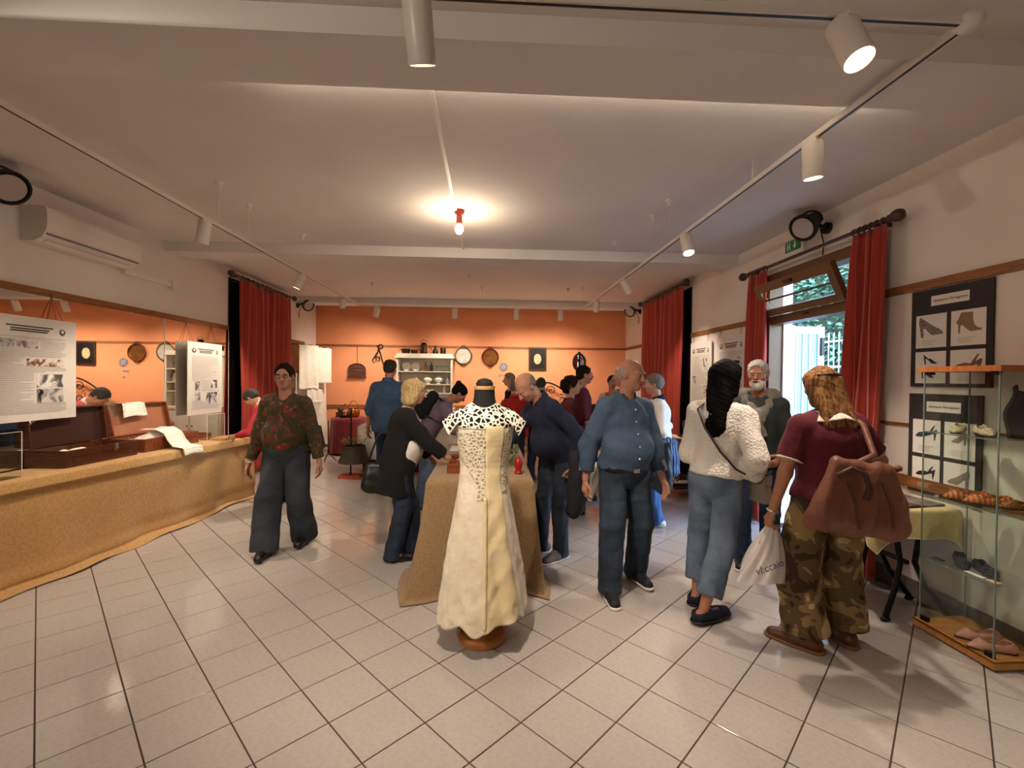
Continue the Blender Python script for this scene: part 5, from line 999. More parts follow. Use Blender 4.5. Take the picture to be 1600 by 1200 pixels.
# local frame of a person: x = own right, y = facing direction, z = up, origin on the floor between the feet
def person(label, loc, face, H=1.68, lean=0, side=0, twist=0, head=(0, 0), hands=None, feet=None, fat=1.0, belly=0, skin_c='#c08a6c', vox=.0085,
           top=None, bottom=None, shoes=None, hair=None, pelvis=(0, 0), hip_drop=0, curl=(.5, .5), elbow=None, features=True, knee_out=0, shoulder=1.0, group=None, palms=None, drop_hand=(False, False)):
    rz = math.atan2(-face[0], face[1]); root = thing('person', label, 'person', (loc[0], loc[1], 0), rz, group)
    sc = H; sk = skin(skin_c); X = np.array([1., 0, 0]); Y = np.array([0, 1., 0]); Z = np.array([0, 0, 1.])
    P = np.array([pelvis[0], pelvis[1], (.525-hip_drop)*sc]); s = nz(Z*math.cos(lean)*math.cos(side) + Y*math.sin(lean) + X*math.sin(side))
    fwd = nz(Y - s*(Y@s)); rt = np.cross(fwd, s); rt_t = nz(rt*math.cos(twist)+fwd*math.sin(-twist)); fw_t = np.cross(s, rt_t)
    waist = P + s*.10*sc; chest = P + s*.205*sc; nb = P + s*.305*sc; sh = [nb - s*.050*sc + rt_t*(q*.094*sc*shoulder) for q in (-1, 1)]
    hy, hp = head; hf = rotz(fw_t*1.0, 0); base = nz(.55*s+.45*Z) if lean < 1.2 else s
    f0 = nz(fw_t-base*(fw_t@base)); r0 = np.cross(f0, base); f1 = f0*math.cos(hy)-(-r0)*math.sin(hy); r1 = np.cross(f1, base)
    hfw = nz(f1*math.cos(hp)-base*math.sin(hp)); hu = np.cross(r1, hfw); hr = r1; hh = .132*sc
    nt_ = nb + base*.035*sc + fw_t*.012*sc; C = nt_ + hu*hh*.50 + hfw*hh*.10
    # legs
    feet = feet or ((-.058*sc, 0, 0, 0), (.058*sc, 0, 0, 0)); hip = [P + rt*(q*.050*sc*fat**.5) - s*.0*sc for q in (-1, 1)]; legs = []
    for i, q in enumerate((-1, 1)):
        fx, fy, fz, fa = feet[i]; an = np.array([fx, fy, fz+.048*sc]); fd = rotz(Y, fa); kn, an = ik(hip[i], an, .245*sc, .240*sc, fd*1+X*q*(.12+knee_out)); legs.append((hip[i], kn, an, fd))
    hands = hands or ((-.2*sc*.62, .03, .43*sc), (.2*sc*.62, .03, .43*sc)); arms = []; el = elbow or ((-.5, -1, -.2), (.5, -1, -.2))
    for i, q in enumerate((-1, 1)): e, w_ = ik(sh[i], hands[i], .172*sc, .15*sc, el[i]); arms.append((sh[i], e, w_))
    pts = np.array([P, nb, C+hu*hh*.8, C-hfw*hh, C+hfw*hh]+[p for a in arms for p in a]+[p for l in legs for p in l[:3]]); lo = pts.min(0)-.26; hi = pts.max(0)+.26; lo[2] = min(lo[2], -.02); lo[2] = max(lo[2], -.03)
    def torso(F, e=0, k=.05, upto=1):
        f = fat**.9
        F.ell(P+s*.005*sc, (.090*sc*f+e, .066*sc*f+e, .085*sc+e), [rt, fwd, s], k); F.ell(waist, (.072*sc*f+e, .055*sc*f+e, .08*sc+e), [rt, fwd, s], k)
        F.ell(chest-s*.008*sc, (.083*sc*f**.7+e, .060*sc*f**.8+e, .100*sc+e), [rt_t, fw_t, s], k)
        for q in (0, 1): F.cone(nb-s*.022*sc, sh[q]+(nb-sh[q])*.08, .030*sc*f**.4+e*.7, .027*sc*f**.4+e*.7, k*.7)
        if belly: F.ell(P+s*.09*sc+fwd*.035*sc, (.085*sc*f+e, .055*sc*f*(1+belly)+e, .085*sc+e), [rt, fwd, s], k)
    # ---- body
    B = Field(lo, hi, vox); torso(B, -.006)
    B.cone(nb-s*.02*sc, nt_+hu*hh*.22, .034*sc, .030*sc, .025)
    for (h_, kn, an, fd) in legs:
        B.cone(h_, kn, .045*sc*fat**.7, .030*sc, .015); B.cone(kn, an, .030*sc, .019*sc, .015); B.ell(kn+(an-kn)*.3-fd*.01*sc, (.027*sc, .027*sc, .06*sc), None, .02)
        B.cone(an-Z*.022*sc-fd*.02*sc, an-Z*.026*sc+fd*.09*sc, .019*sc, .015*sc, .015)
    for i, (s_, e_, w_) in enumerate(arms):
        q = (-1, 1)[i]; B.cone(s_, e_, .0255*sc*fat**.6, .0205*sc*fat**.4, .03); B.cone(e_, w_, .0215*sc*fat**.4, .0145*sc, .02)
        d = nz(w_-e_) if not drop_hand[i] else nz(.4*nz(w_-e_)-.6*Z)
        nrm = palms[i] if palms and palms[i] is not None else np.array([-q*1., 0, 0])        # palm looks towards the body
        n_ = nz(np.asarray(nrm, float)-d*(d@np.asarray(nrm, float))); t_ = np.cross(d, n_)*1.0
        if t_@fw_t < 0: t_ = -t_
        hl = .104*sc; pal = w_+d*hl*.26; B.cone(w_, w_+d*hl*.40, .0145*sc, .0185*sc, .012, squash=(n_, 1.7)); c_ = curl[i]
        for fi, (off, ln, rr_) in enumerate(((.030, .46, .0058), (.010, .52, .0060), (-.010, .49, .0058), (-.028, .40, .0052))):
            a = w_+d*hl*.44+t_*off*.62*sc*.75; d1 = nz(d*math.cos(c_*.7)+n_*math.sin(c_*.7)); d2 = nz(d*math.cos(c_*1.7)+n_*math.sin(c_*1.7)); m_ = a+d1*hl*ln*.52; z_ = m_+d2*hl*ln*.48
            B.cone(a-d*hl*.08, m_, rr_*sc*1.05, rr_*sc*.95, .004); B.cone(m_, z_, rr_*sc*.95, rr_*sc*.78, .003)
        a = w_+d*hl*.16+t_*.013*sc; m_ = a+nz(d*.7+t_*.75+n_*.25)*hl*.27; z_ = m_+nz(d*.95+t_*.2+n_*.4*(c_+.3))*hl*.25; B.cone(a, m_, .0078*sc, .0068*sc, .008); B.cone(m_, z_, .0068*sc, .0054*sc, .004)
    Hm = [hr, hfw, hu]; hpnt = lambda x, y, z: C+hr*x*hh+hfw*y*hh+hu*z*hh
    B.ell(hpnt(0, -.06, .15), (.325*hh, .41*hh, .35*hh), Hm, .02); B.ell(hpnt(0, .08, -.16), (.265*hh, .30*hh, .33*hh), Hm, .03); B.ell(hpnt(0, .25, -.40), (.11*hh, .09*hh, .08*hh), Hm, .03)
    B.cone(hpnt(-.14, .31, .09), hpnt(.14, .31, .09), .065*hh, .065*hh, .02)
    for q in (-1, 1):
        B.ell(hpnt(q*.13, .405, .015), (.075*hh, .06*hh, .045*hh), Hm, .012, sub=True); B.ell(hpnt(q*.16, .25, -.10), (.11*hh, .12*hh, .10*hh), Hm, .02); B.ell(hpnt(q*.315, -.03, -.02), (.04*hh, .085*hh, .13*hh), Hm, .008)
    B.cone(hpnt(0, .36, .06), hpnt(0, .475, -.12), .04*hh, .055*hh, .012); B.ell(hpnt(.0, .44, -.135), (.085*hh, .05*hh, .04*hh), Hm, .01); B.ell(hpnt(0, .335, -.255), (.115*hh, .06*hh, .05*hh), Hm, .012)
    np_build('body', *B.mesh(), sk, root)
    if features:
        M3 = Matrix(Hm).transposed()
        for q in (-1, 1):
            e = MB().ell(hpnt(q*.13, .345, .018), (.058*hh, .04*hh, .03*hh), 10, 8, M3).build('eye', eye_w, root, smooth=True); MB().ell(hpnt(q*.13, .372, .016), (.026*hh, .02*hh, .026*hh), 8, 6, M3).build('iris', iris_m, e, smooth=True)
            bc_ = mat('brow_'+(hair or {}).get('c', '#3a2a20'), (hair or {}).get('c', '#3a2a20'), .8); MB().tube([hpnt(q*x, y, z) for x, y, z in ((.05, .40, .085), (.13, .395, .11), (.22, .34, .085))], [.016*hh, .022*hh, .01*hh], 6).build('eyebrow', bc_, root, smooth=True)
        lm = mat('lips_'+skin_c, '#9a5248', .45); MB().ell(hpnt(0, .385, -.245), (.105*hh, .025*hh, .02*hh), 10, 6, M3).build('lips', lm, root, smooth=True); MB().ell(hpnt(0, .385, -.275), (.085*hh, .025*hh, .02*hh), 10, 6, M3).build('lips', lm, root, smooth=True)
    cv = max(vox, .009)
    # ---- trousers
    if bottom:
        b = bottom; T = Field(lo, hi, cv); e = .010+b.get('ease', 0); f = fat
        T.ell(P+s*.0*sc, (.090*sc*f+e, .067*sc*f+e+.004, .086*sc+e), [rt, fwd, s], .03); T.cone(P+s*.03*sc, P+s*.07*sc, .074*sc*f+e, .071*sc*f+e, .03, squash=(fwd, 1.3))
        if belly: T.ell(P+s*.04*sc+fwd*.02*sc, (.085*sc*f+e, .055*sc*f*(1+belly*.8)+e, .06*sc+e), [rt, fwd, s], .04)
        hem = b.get('hem', .03); wk = b.get('knee', .040); wh = b.get('cuff', .037)
        for (h_, kn, an, fd) in legs:
            T.cone(h_, kn, .047*sc*f**.8+e, wk*sc+e*.5, .012); end = an + (kn-an)*max(0, hem-.03)*2.2 - nz(kn-an)*(.03*sc if hem <= .03 else 0)
            end[2] = max(end[2], .012); T.cone(kn, end, wk*sc+e*.5, wh*sc+e*.3, .012, capb=True)
        T.cut(P+s*b.get('rise', .075)*sc, s, lo=np.array([lo[0], lo[1], P[2]-.05]), hi=hi)
        bo = np_build(b.get('name', 'trousers'), *T.mesh(), b['m'], root, b.get('fold', .005), b.get('fs', 13), 3)
        if b.get('turnup'):
            for (h_, kn, an, fd) in legs:
                end = an + (kn-an)*max(0, hem-.03)*2.2 - nz(kn-an)*(.03*sc if hem <= .03 else 0); end[2] = max(end[2], .012); up = nz(kn-an); Tc = Field(end-.2, end+.2, cv); Tc.cone(end+up*.05, end, wh*sc+e*.3+.006, wh*sc+e*.3+.007, .005, capb=True, capa=True); np_build('turn_up', *Tc.mesh(), b['turnup'], bo, .001)
        if b.get('belt'):
            Tb = Field(P-.3, P+.35, cv); rb = b.get('rise', .075)
            Tb.cone(P+s*(rb-.024)*sc, P+s*rb*sc, .0905*sc*f+e+.013, .0895*sc*f+e+.012, .01, squash=(fwd, 1.2), capa=True, capb=True); bl_ = np_build('belt', *Tb.mesh(), b['belt'], root)
            bpt = P+s*(rb-.012)*sc+fwd*((.0905*sc*f+e+.013)/1.2+.002); MB().obox(bpt, (.045, .012, .035), Matrix((rt, fwd, s)).transposed()).build('buckle', tin, bl_)
    # ---- top garment
    if top:
        t = top; T = Field(lo, hi, cv); e = .012+t.get('ease', 0); torso(T, e, .04); hm = t.get('hem', .02)
        if t.get('long'):
            T.cone(P+s*.06*sc, P-s*(t['long'])*sc, .08*sc*fat+e, (.09*sc*fat+e)*t.get('flare', 1.0), .04, squash=(fwd, 1.3))
        T.cut(P+s*hm*sc, -s); T.cut(nb+s*.045*sc, s)
        sl = t.get('sleeve', (.95, .95)); sl = sl if isinstance(sl, tuple) else (sl, sl); se = t.get('sleeve_ease', .010); puff = t.get('puff', 0); cuffs = []
        for i, (s_, e_, w_) in enumerate(arms):
            ra = .0265*sc*fat**.6+se; re = .0215*sc*fat**.4+se
            if sl[i] <= 0: continue
            if sl[i] < .5: T.cone(s_, s_+(e_-s_)*sl[i]*2, ra, ra*.97, .03, capb=True); cuffs.append((s_+(e_-s_)*sl[i]*2, nz(e_-s_), ra*.97))
            else:
                T.cone(s_, e_, ra, re+puff*.5, .03); en = e_+(w_-e_)*(sl[i]-.5)*2; T.cone(e_, en, re+puff*.6, (.017*sc+se*.7)+puff*.2, .03, capb=True); cuffs.append((en, nz(w_-e_), .017*sc+se*.7+puff*.2))
                if puff: T.ell(e_+(en-e_)*.6-Z*.01, (puff+re, puff+re, puff+re*1.4), None, .03)
        nk = t.get('neck', .0); T.cone(nb-s*.01*sc+fw_t*.01*sc, nt_+hu*hh*.3, .036*sc+nk, .036*sc+nk, .008, sub=True)
        if t.get('vneck'): T.cone(nb+fw_t*.06*sc, nb-s*t['vneck']*sc+fw_t*.11*sc, .034*sc, .006*sc, .01, sub=True)
        to = np_build(t.get('name', 'shirt'), *T.mesh(), t['m'], root, t.get('fold', .005), t.get('fs', 13), t.get('seed', 5))
        if t.get('collar') is not None:
            K = Field(nb-.2, nb+.25, cv); r_ = .043*sc+nk; tilt_ = nz(s+fw_t*.0-0*Z); K.cone(nb-s*.004*sc-fw_t*.004*sc, nb+s*.032*sc+fw_t*.0, r_*1.2, r_*.97, .005, capa=True, capb=True); K.cone(nb-s*.05*sc+fw_t*.005, nb+s*.09*sc+fw_t*.01, r_-.006, r_-.008, .004, sub=True); K.cone(nb+fw_t*.075*sc+s*.07*sc, nb+fw_t*.05*sc-s*.06*sc, .022*sc, .008*sc, .004, sub=True)
            np_build('collar', *K.mesh(), t['collar'], to)
        if t.get('cuff') is not None:
            for (c_, d_, r_) in cuffs:
                cl_ = t.get('cuff_len', .05); K = Field(c_-.16, c_+.16, cv); K.cone(c_-d_*cl_, c_+d_*.004, r_+.006, r_+.006, .004, capa=True, capb=True); np_build('cuff', *K.mesh(), t['cuff'], to, .0012)
        if t.get('buttons'):
            for i in range(5):
                p_ = P+s*(.06+.05*i)*sc+fw_t*.2; q_ = None
                for st in range(60):
                    g_ = ((p_-T.lo)/T.v).astype(int)
                    if (g_ >= 0).all() and (g_ < T.d.shape).all() and T.d[tuple(g_)] < 0: q_ = p_; break
                    p_ = p_-fw_t*.004
                if q_ is not None: MB().ell(q_+fw_t*.004, .007, 8, 6).build('button', ivory, to, smooth=True)
    # ---- shoes
    if shoes:
        for i, (h_, kn, an, fd) in enumerate(legs):
            lt_ = np.cross(fd, Z); fz = an[2]-.048*sc; b0 = np.array([an[0], an[1], fz]); S2 = Field(b0-.28, b0+.28, min(vox, .008)); hgt = shoes.get('h', .05)
            S2.cone(b0-fd*.028*sc+Z*.026*sc, b0+fd*.035*sc+Z*.024*sc, .027*sc, .029*sc, .01); S2.cone(b0+fd*.035*sc+Z*.02*sc, b0+fd*.105*sc+Z*.014*sc, .029*sc, .022*sc, .02)
            if not shoes.get('flat'): S2.cone(b0-fd*.012*sc+Z*.03*sc, b0-fd*.008*sc+Z*hgt*sc, .027*sc, .024*sc, .02, capb=True)
            else: S2.cone(b0-fd*.03*sc+Z*.052*sc, b0+fd*.055*sc+Z*.046*sc, .022*sc, .019*sc, .006, sub=True)
            S2.cut(b0+Z*(.008 if shoes.get('sole') else .001), -Z); so_ = np_build('shoe', *S2.mesh(), shoes['m'], root)
            if shoes.get('sole'):
                S3 = Field(b0-.26, b0+.26, min(vox, .007)); S3.cone(b0-fd*.03*sc+Z*.012, b0+fd*.035*sc+Z*.012, .029*sc, .031*sc, .01, squash=(Z, 1)); S3.cone(b0+fd*.035*sc+Z*.012, b0+fd*.11*sc+Z*.012, .031*sc, .024*sc, .01); S3.cut(b0+Z*.02, Z); S3.cut(b0+Z*.001, -Z); np_build('sole', *S3.mesh(), shoes['sole'], so_)
            if shoes.get('strap'): MB().tube([b0+fd*.02*sc+lt_*q*.03*sc+Z*z for q, z in ((-1, .035), (-.6, .065), (0, .075), (.6, .065), (1, .035))], .006, 6).build('strap', shoes['m'], so_, smooth=True)
    # ---- hair
    info = dict(root=root, C=C, hh=hh, hr=hr, hf=hfw, hu=hu, P=P, s=s, fwd=fwd, rt=rt_t, fw=fw_t, nb=nb, sh=sh, arms=arms, legs=legs, sc=sc, chest=chest, hp=hpnt)
    if hair and hair.get('kind'):
        kd = hair['kind']; K = Field(C-.55*np.ones(3)*(1 if kd in ('long', 'half') else .55), C+.3, max(.006, vox*.8)); hm_ = mat('hair_'+hair['c']+hair.get('c2', ''), hair['c'], .62, col2=hair.get('c2'), var=.25, vscale=hair.get('vs', 14), stretch=(9, 9, .6), bump=.35, bscale=22, spec=.06)
        if kd == 'fringe':
            K.ell(hpnt(0, -.08, .10), (.345*hh, .42*hh, .33*hh), Hm, .01); K.ell(hpnt(0, .12, .36), (.34*hh, .5*hh, .34*hh), Hm, .02, sub=True); K.ell(hpnt(0, .36, -.05), (.5*hh, .34*hh, .6*hh), Hm, .02, sub=True); K.cut(hpnt(0, 0, -.16), -hu)
        else:
            K.ell(hpnt(0, -.07, .17), (.36*hh, .45*hh, .375*hh), Hm, .02)
            if kd == 'short': K.ell(hpnt(0, -.2, -.02), (.32*hh, .29*hh, .3*hh), Hm, .03)
            if kd == 'curly':
                g = np.random.default_rng(4)
                for i in range(70):
                    a = g.normal(0, 1, 3); a = a/np.linalg.norm(a); a[1] -= .25
                    K.ell(hpnt(a[0]*.42, a[1]*.42-.1, a[2]*.45+.0), np.ones(3)*.11*hh, None, .012)
            if kd == 'bob':
                for q in (-1, 1): K.cone(hpnt(q*.30, .06, .2), hpnt(q*.33, .02, -.38), .12*hh, .13*hh, .04)
                K.cone(hpnt(0, -.28, .1), hpnt(0, -.27, -.40), .25*hh, .24*hh, .05); K.cone(hpnt(-.2, -.2, .1), hpnt(-.25, -.16, -.40), .2*hh, .2*hh, .05); K.cone(hpnt(.2, -.2, .1), hpnt(.25, -.16, -.40), .2*hh, .2*hh, .05); K.cone(hpnt(-.15, .28, .36), hpnt(.26, .24, .28), .09*hh, .09*hh, .04)
            if kd in ('long', 'half'):
                Ld = hair.get('len', 1.3); back = -fw_t*.105*sc
                for q in np.linspace(-1, 1, 5): K.cone(hpnt(q*.26, -.22, .05), C+hr*q*hh*hair.get('spread', .3)-Z*hh*Ld*(1-.12*q*q)+back, .17*hh, .085*hh, .05)
                for q in (-1, 1): K.cone(hpnt(q*.29, -.0, .2), hpnt(q*.33, -.14, -.5), .11*hh, .12*hh, .05)
            if kd == 'bun': K.ell(hpnt(0, -.2, -.02), (.31*hh, .28*hh, .28*hh), Hm, .03); K.ell(hpnt(0, -.42, .38), (.17*hh, .16*hh, .16*hh), None, .02)
            fz_ = hair.get('face', 0); K.ell(hpnt(0, .42, -.13+fz_), (.27*hh, .34*hh, .43*hh), Hm, .02, sub=True); 
            if kd in ('short', 'bun', 'curly'): K.ell(hpnt(0, .22, -.5), (.5*hh, .42*hh, .42*hh), Hm, .03, sub=True)
            if kd in ('short', 'bun'): K.cut(hpnt(0, 0, -.32), -hu)
        ho = np_build('hair', *K.mesh(), hm_, root, hair.get('fold', .0022), 42, 9); info['hair'] = ho
        if kd == 'half': MB().tube([hpnt(x, y, z) for x, y, z in ((-.36, -.12, .2), (-.3, -.4, .2), (-.06, -.52, .2), (.06, -.52, .2), (.3, -.4, .2), (.36, -.12, .2))], [.03*hh, .05*hh, .04*hh, .04*hh, .05*hh, .03*hh], 6).build('hair_band', mat('dark_brown_hair', '#2a170e', .6), ho, smooth=True)
    if hair and hair.get('beard'):
        K = Field(C-.2, C+.2, .006); K.ell(hpnt(0, .14, -.30), (.27*hh, .28*hh, .25*hh), Hm, .02); K.ell(hpnt(0, .24, -.46), (.14*hh, .14*hh, .12*hh), Hm, .03); K.cone(hpnt(-.12, .39, -.2), hpnt(.12, .39, -.2), .04*hh, .04*hh, .01); K.ell(hpnt(0, .40, -.265), (.09*hh, .1*hh, .022*hh), Hm, .008, sub=True); K.ell(hpnt(0, .3, .05), (.3*hh, .25*hh, .22*hh), Hm, .02, sub=True)
        np_build('beard', *K.mesh(), mat('beard_'+hair['beard'], hair['beard'], .8, var=.15, vscale=40, bump=.5, bscale=120), root, .002, 60)
    if hair and hair.get('moustache'): MB().tube([hpnt(x, y, z) for x, y, z in ((-.13, .36, -.24), (-.05, .42, -.2), (.05, .42, -.2), (.13, .36, -.24))], [.012*hh, .03*hh, .03*hh, .012*hh], 6).build('moustache', mat('moustache_dark', '#1c130e', .8), root, smooth=True)
    if hair and hair.get('glasses'):
        g = MB()
        for q in (-1, 1): g.tube([hpnt(q*.135+.085*math.cos(a), .425, .015+.065*math.sin(a)) for a in [i*math.pi/8 for i in range(16)]], .012*hh, 5, True); g.tube([hpnt(q*.22, .42, .03), hpnt(q*.33, .2, .04), hpnt(q*.34, -.02, .03)], .01*hh, 5)
        g.tube([hpnt(-.05, .43, .03), hpnt(.05, .43, .03)], .01*hh, 5); g.build('glasses', mat('glasses_frame', '#6a4a3a', .3, metal=.5), root, smooth=True)
    if hair and hair.get('sunglasses'):
        g = MB(); zz = .50
        for q in (-1, 1): g.ell(hpnt(q*.15, .22, zz), (.12*hh, .09*hh, .05*hh), 10, 6, Matrix(Hm).transposed()); g.tube([hpnt(q*.26, .2, zz-.02), hpnt(q*.36, -.05, zz-.22), hpnt(q*.35, -.2, zz-.4)], .018*hh, 5)
        g.tube([hpnt(-.06, .25, zz), hpnt(.06, .25, zz)], .014*hh, 5); g.build('sunglasses', mat('sunglass_black', '#08080a', .15), root, smooth=True)
    return info
# ---------------------------------------------------------------- visitors
def jean(nm, a, b): return mat(nm, a, .85, col2=b, vscale=5, bump=.55, bscale=15)
jd = jean('denim_dark', '#232f45', '#161d2c'); jm = jean('denim_mid', '#6f7f92', '#4c5c70'); jg = jean('denim_grey', '#32373f', '#20252e'); jb = jean('denim_blue', '#27466f', '#152943')
floral = ramp_mat('floral_blouse', 'noise', 13, [(0, '#86562c'), (.33, '#3a3420'), (.52, '#4a3a22'), (.60, '#742c1e'), (.68, '#94502c')], .8, distort=1.2)
camo = ramp_mat('camouflage', 'noise', 7, [(0, '#c0a57c'), (.40, '#8a7048'), (.50, '#5c4a30'), (.60, '#3a2a1c')], .9, distort=.8)
navy = mat('navy_knit', '#10162e', .9, var=.12, vscale=20, bump=.5, bscale=13); blk_k = mat('black_knit', '#07070a', .95); wht_c = mat('white_cotton', '#ded6ce', .9, var=.04, vscale=15)
chamb = mat('chambray_blue', '#394d64', .85, var=.1, vscale=22, bump=.55, bscale=15); chamb2 = mat('blue_shirt', '#3a5878', .85, var=.08, vscale=18, bump=.5, bscale=14); cuff_g = mat('cuff_grey', '#8f96a0', .85, var=.1, vscale=80)
burg = mat('burgundy_knit', '#5e1626', .9, var=.08, vscale=16, bump=.4, bscale=13); wine = mat('wine_cotton', '#571520', .9, var=.08, vscale=14); mauve = mat('mauve_cotton', '#6d5a6c', .9, var=.08, vscale=14); red_j = mat('red_jacket', '#b32a34', .8, var=.1, vscale=18)
eyelet = ramp_mat('white_eyelet', 'vor', 70, [(0, '#8a8078'), (.18, '#e2dbd2')], .9, bump=.7, const=False); dkj = mat('dark_jacket', '#1d2422', .8, var=.1, vscale=12); grey_k = mat('grey_knit', '#6f685f', .95, var=.1, vscale=60, bump=.3, bscale=200)
lsh = mat('leather_black', '#0e0c0c', .4); lbr = mat('leather_brown', '#5a3018', .45, var=.1, vscale=20); swh = mat('sole_white', '#d8d0c6', .6); snv = mat('suede_navy', '#101528', .85); sgr = mat('suede_grey', '#6a6058', .9)
def gp(u, v): p = G(u, v); return (p.x, p.y)
def gd(u, y, v=600): p = onY(u, v, y); return (p.x, y)
# woman in floral blouse walking towards us
q = gp(447, 855); I1 = person('smiling woman with glasses in a floral blouse and wide dark jeans, walking', q, (.05, -1), H=1.675, head=(-.12, .03), fat=1.12, belly=.15, lean=.05, skin_c='#b07a60', vox=.0075,
    feet=((-.13, -.10, .02, 0), (.10, .20, 0, .1)), hands=((-.30, .02, .76), (.31, .08, .70)), curl=(.6, .7),
    top=dict(m=floral, name='blouse', hem=.0, sleeve=.93, sleeve_ease=.022, ease=.018, vneck=.06, fold=.006, cuff=floral), bottom=dict(m=jg, name='jeans', ease=.012, knee=.056, cuff=.064, fold=.006, fs=8), shoes=dict(m=lsh), hair=dict(kind='bun', c='#22150f', glasses=True, face=.05))
# grey-haired visitor in red leaning over the side table
q = gd(436, 5.75); I2 = person('grey haired visitor in a red jacket bent over the far end of the side table', q, (-1, .1), H=1.6, lean=.75, head=(0, .5), pelvis=(0, -.12), hands=((-.2, .42, .84), (.16, .42, .86)), curl=(.4, .4), vox=.011, features=False,
    top=dict(m=red_j, name='jacket', hem=.0, sleeve=.95, ease=.02, collar=wht_c), bottom=dict(m=jd), shoes=dict(m=lsh), hair=dict(kind='short', c='#55524e', c2='#3a3836'))
# man in blue shirt seen from behind
q = gd(607, 6.2); I3 = person('man seen from behind in an untucked blue shirt with rolled sleeves', q, (.18, 1), H=1.80, fat=1.12, belly=.2, head=(0, .15), hands=((-.34, .10, .82), (.33, .12, .84)), curl=(.7, .6), skin_c='#b98468', vox=.010, features=False,
    top=dict(m=chamb2, name='shirt', hem=-.06, long=.06, sleeve=.62, sleeve_ease=.03, ease=.03, collar=chamb2, cuff=chamb2, fold=.006), bottom=dict(m=jean('denim_navy_blue', '#2a4468', '#1d3050'), name='jeans'), shoes=dict(m=lsh), hair=dict(kind='short', c='#4a4038', c2='#2f2822'))
# blonde woman at the central table
q = gp(626, 872); I4 = person('blonde woman with a bob in a black cardigan, hand on the burlap table', q, (1, .2), H=1.56, lean=.14, head=(.0, .12), fat=1.18, belly=.1, pelvis=(0, -.02), feet=((-.06, .10, 0, 0), (.06, -.06, 0, 0)), hands=((-.16, .30, .80), (.14, .43, .835)), palms=(None, (0, 0, -1)), curl=(.5, .25), elbow=((-.6, -1, -.3), (.5, -.8, -.6)), skin_c='#b8856a', vox=.0075,
    top=dict(m=wht_c, name='white_top', hem=-.03, sleeve=0, ease=.008), bottom=dict(m=jd, name='jeans', knee=.045, cuff=.045), shoes=dict(m=lsh), hair=dict(kind='bob', c='#d6bd8c', c2='#a88a58', face=-.02))
def overcoat(I, m, nm, hem, e, flare=1.1, sleeve=.93, open_=.03, neckr=.04, se=.02):
    sc = I['sc']; P, s, fw, rt, nb = I['P'], I['s'], I['fw'], I['rt'], I['nb']; pts = np.array([P-s*(hem+.05)*sc, nb]+[p for a in I['arms'] for p in a]); T = Field(pts.min(0)-.25, pts.max(0)+.25, .01); f = 1.1
    T.ell(P+s*.005*sc, (.098*sc*f+e, .078*sc*f+e, .09*sc+e), [I['rt'], I['fw'], s], .04); T.ell(P+s*.10*sc, (.092*sc*f+e, .07*sc*f+e, .09*sc+e), [rt, fw, s], .04); T.ell(I['chest'], (.1*sc*f+e, .072*sc*f+e, .105*sc+e), [rt, fw, s], .04); T.cone(I['sh'][0], I['sh'][1], .038*sc+e, .038*sc+e, .04)
    T.cone(P+s*.06*sc, P-s*hem*sc, .1*sc+e, (.105*sc+e)*flare, .04, squash=(fw, 1.2)); T.cut(P-s*hem*sc, -s); T.cut(nb+s*.04*sc, s)
    T.cone(nb-s*.01*sc+fw*.01*sc, nb+s*.15*sc+fw*.02*sc, .036*sc+neckr*.3, .05*sc, .008, sub=True); T.cone(nb+fw*.075*sc, P+s*.05*sc+fw*.115*sc, open_*sc, open_*1.2*sc, .01, sub=True); T.cone(P+s*.05*sc+fw*.125*sc, P-s*(hem+.1)*sc+fw*.15*sc, open_*1.2*sc, open_*1.5*sc, .01, sub=True)
    for s_, e_, w_ in I['arms']: T.cone(s_, e_, .034*sc+se, .027*sc+se, .03); T.cone(e_, e_+(w_-e_)*(sleeve-.5)*2, .027*sc+se, .022*sc+se*.8, .03, capb=True)
    return np_build(nm, *T.mesh(), m, I['root'], .004, 11, 6)
overcoat(I4, blk_k, 'cardigan', .16, .016, 1.12, .86, .052)
# woman with backpack bending to look
q = gd(676, 5.55); I5 = person('dark haired woman with a backpack bending forward in a mauve blouse', q, (1, .1), H=1.64, lean=.62, head=(0, .45), pelvis=(0, -.1), feet=((-.07, .1, 0, 0), (.07, -.12, 0, 0)), hands=((-.15, .45, .92), (.15, .48, .98)), curl=(.5, .4), skin_c='#a87058', vox=.010, features=False,
    top=dict(m=mauve, name='blouse', hem=.0, sleeve=.75, ease=.02, sleeve_ease=.025), bottom=dict(m=jean('denim_slate', '#4e5d74', '#37445a'), name='jeans', ease=.012, knee=.06, cuff=.055), shoes=dict(m=lsh), hair=dict(kind='bun', c='#120c0b'))
# bent bald man in navy
q = gp(862, 868); I6 = person('balding man in a navy sweater bowing over the burlap table', q, (-.8, -.42), H=1.74, lean=.5, head=(-.05, .55), fat=1.18, belly=.25, pelvis=(0, -.1), feet=((-.10, -.02, 0, .2), (.10, .05, 0, -.2)), hands=((-.27, -.02, .84), (.12, .50, .86)), curl=(.9, .35), elbow=((-.9, -.8, 0), (.8, -.3, -.5)), skin_c='#b07c62', vox=.0075,
    top=dict(m=navy, name='sweater', hem=-.01, sleeve=.94, ease=.022, sleeve_ease=.022, collar=navy, fold=.006), bottom=dict(m=jean('denim_ink', '#222c3c', '#141a26'), name='jeans'), shoes=dict(m=sgr, sole=swh), hair=dict(kind='fringe', c='#8a8078', c2='#5f574f'))
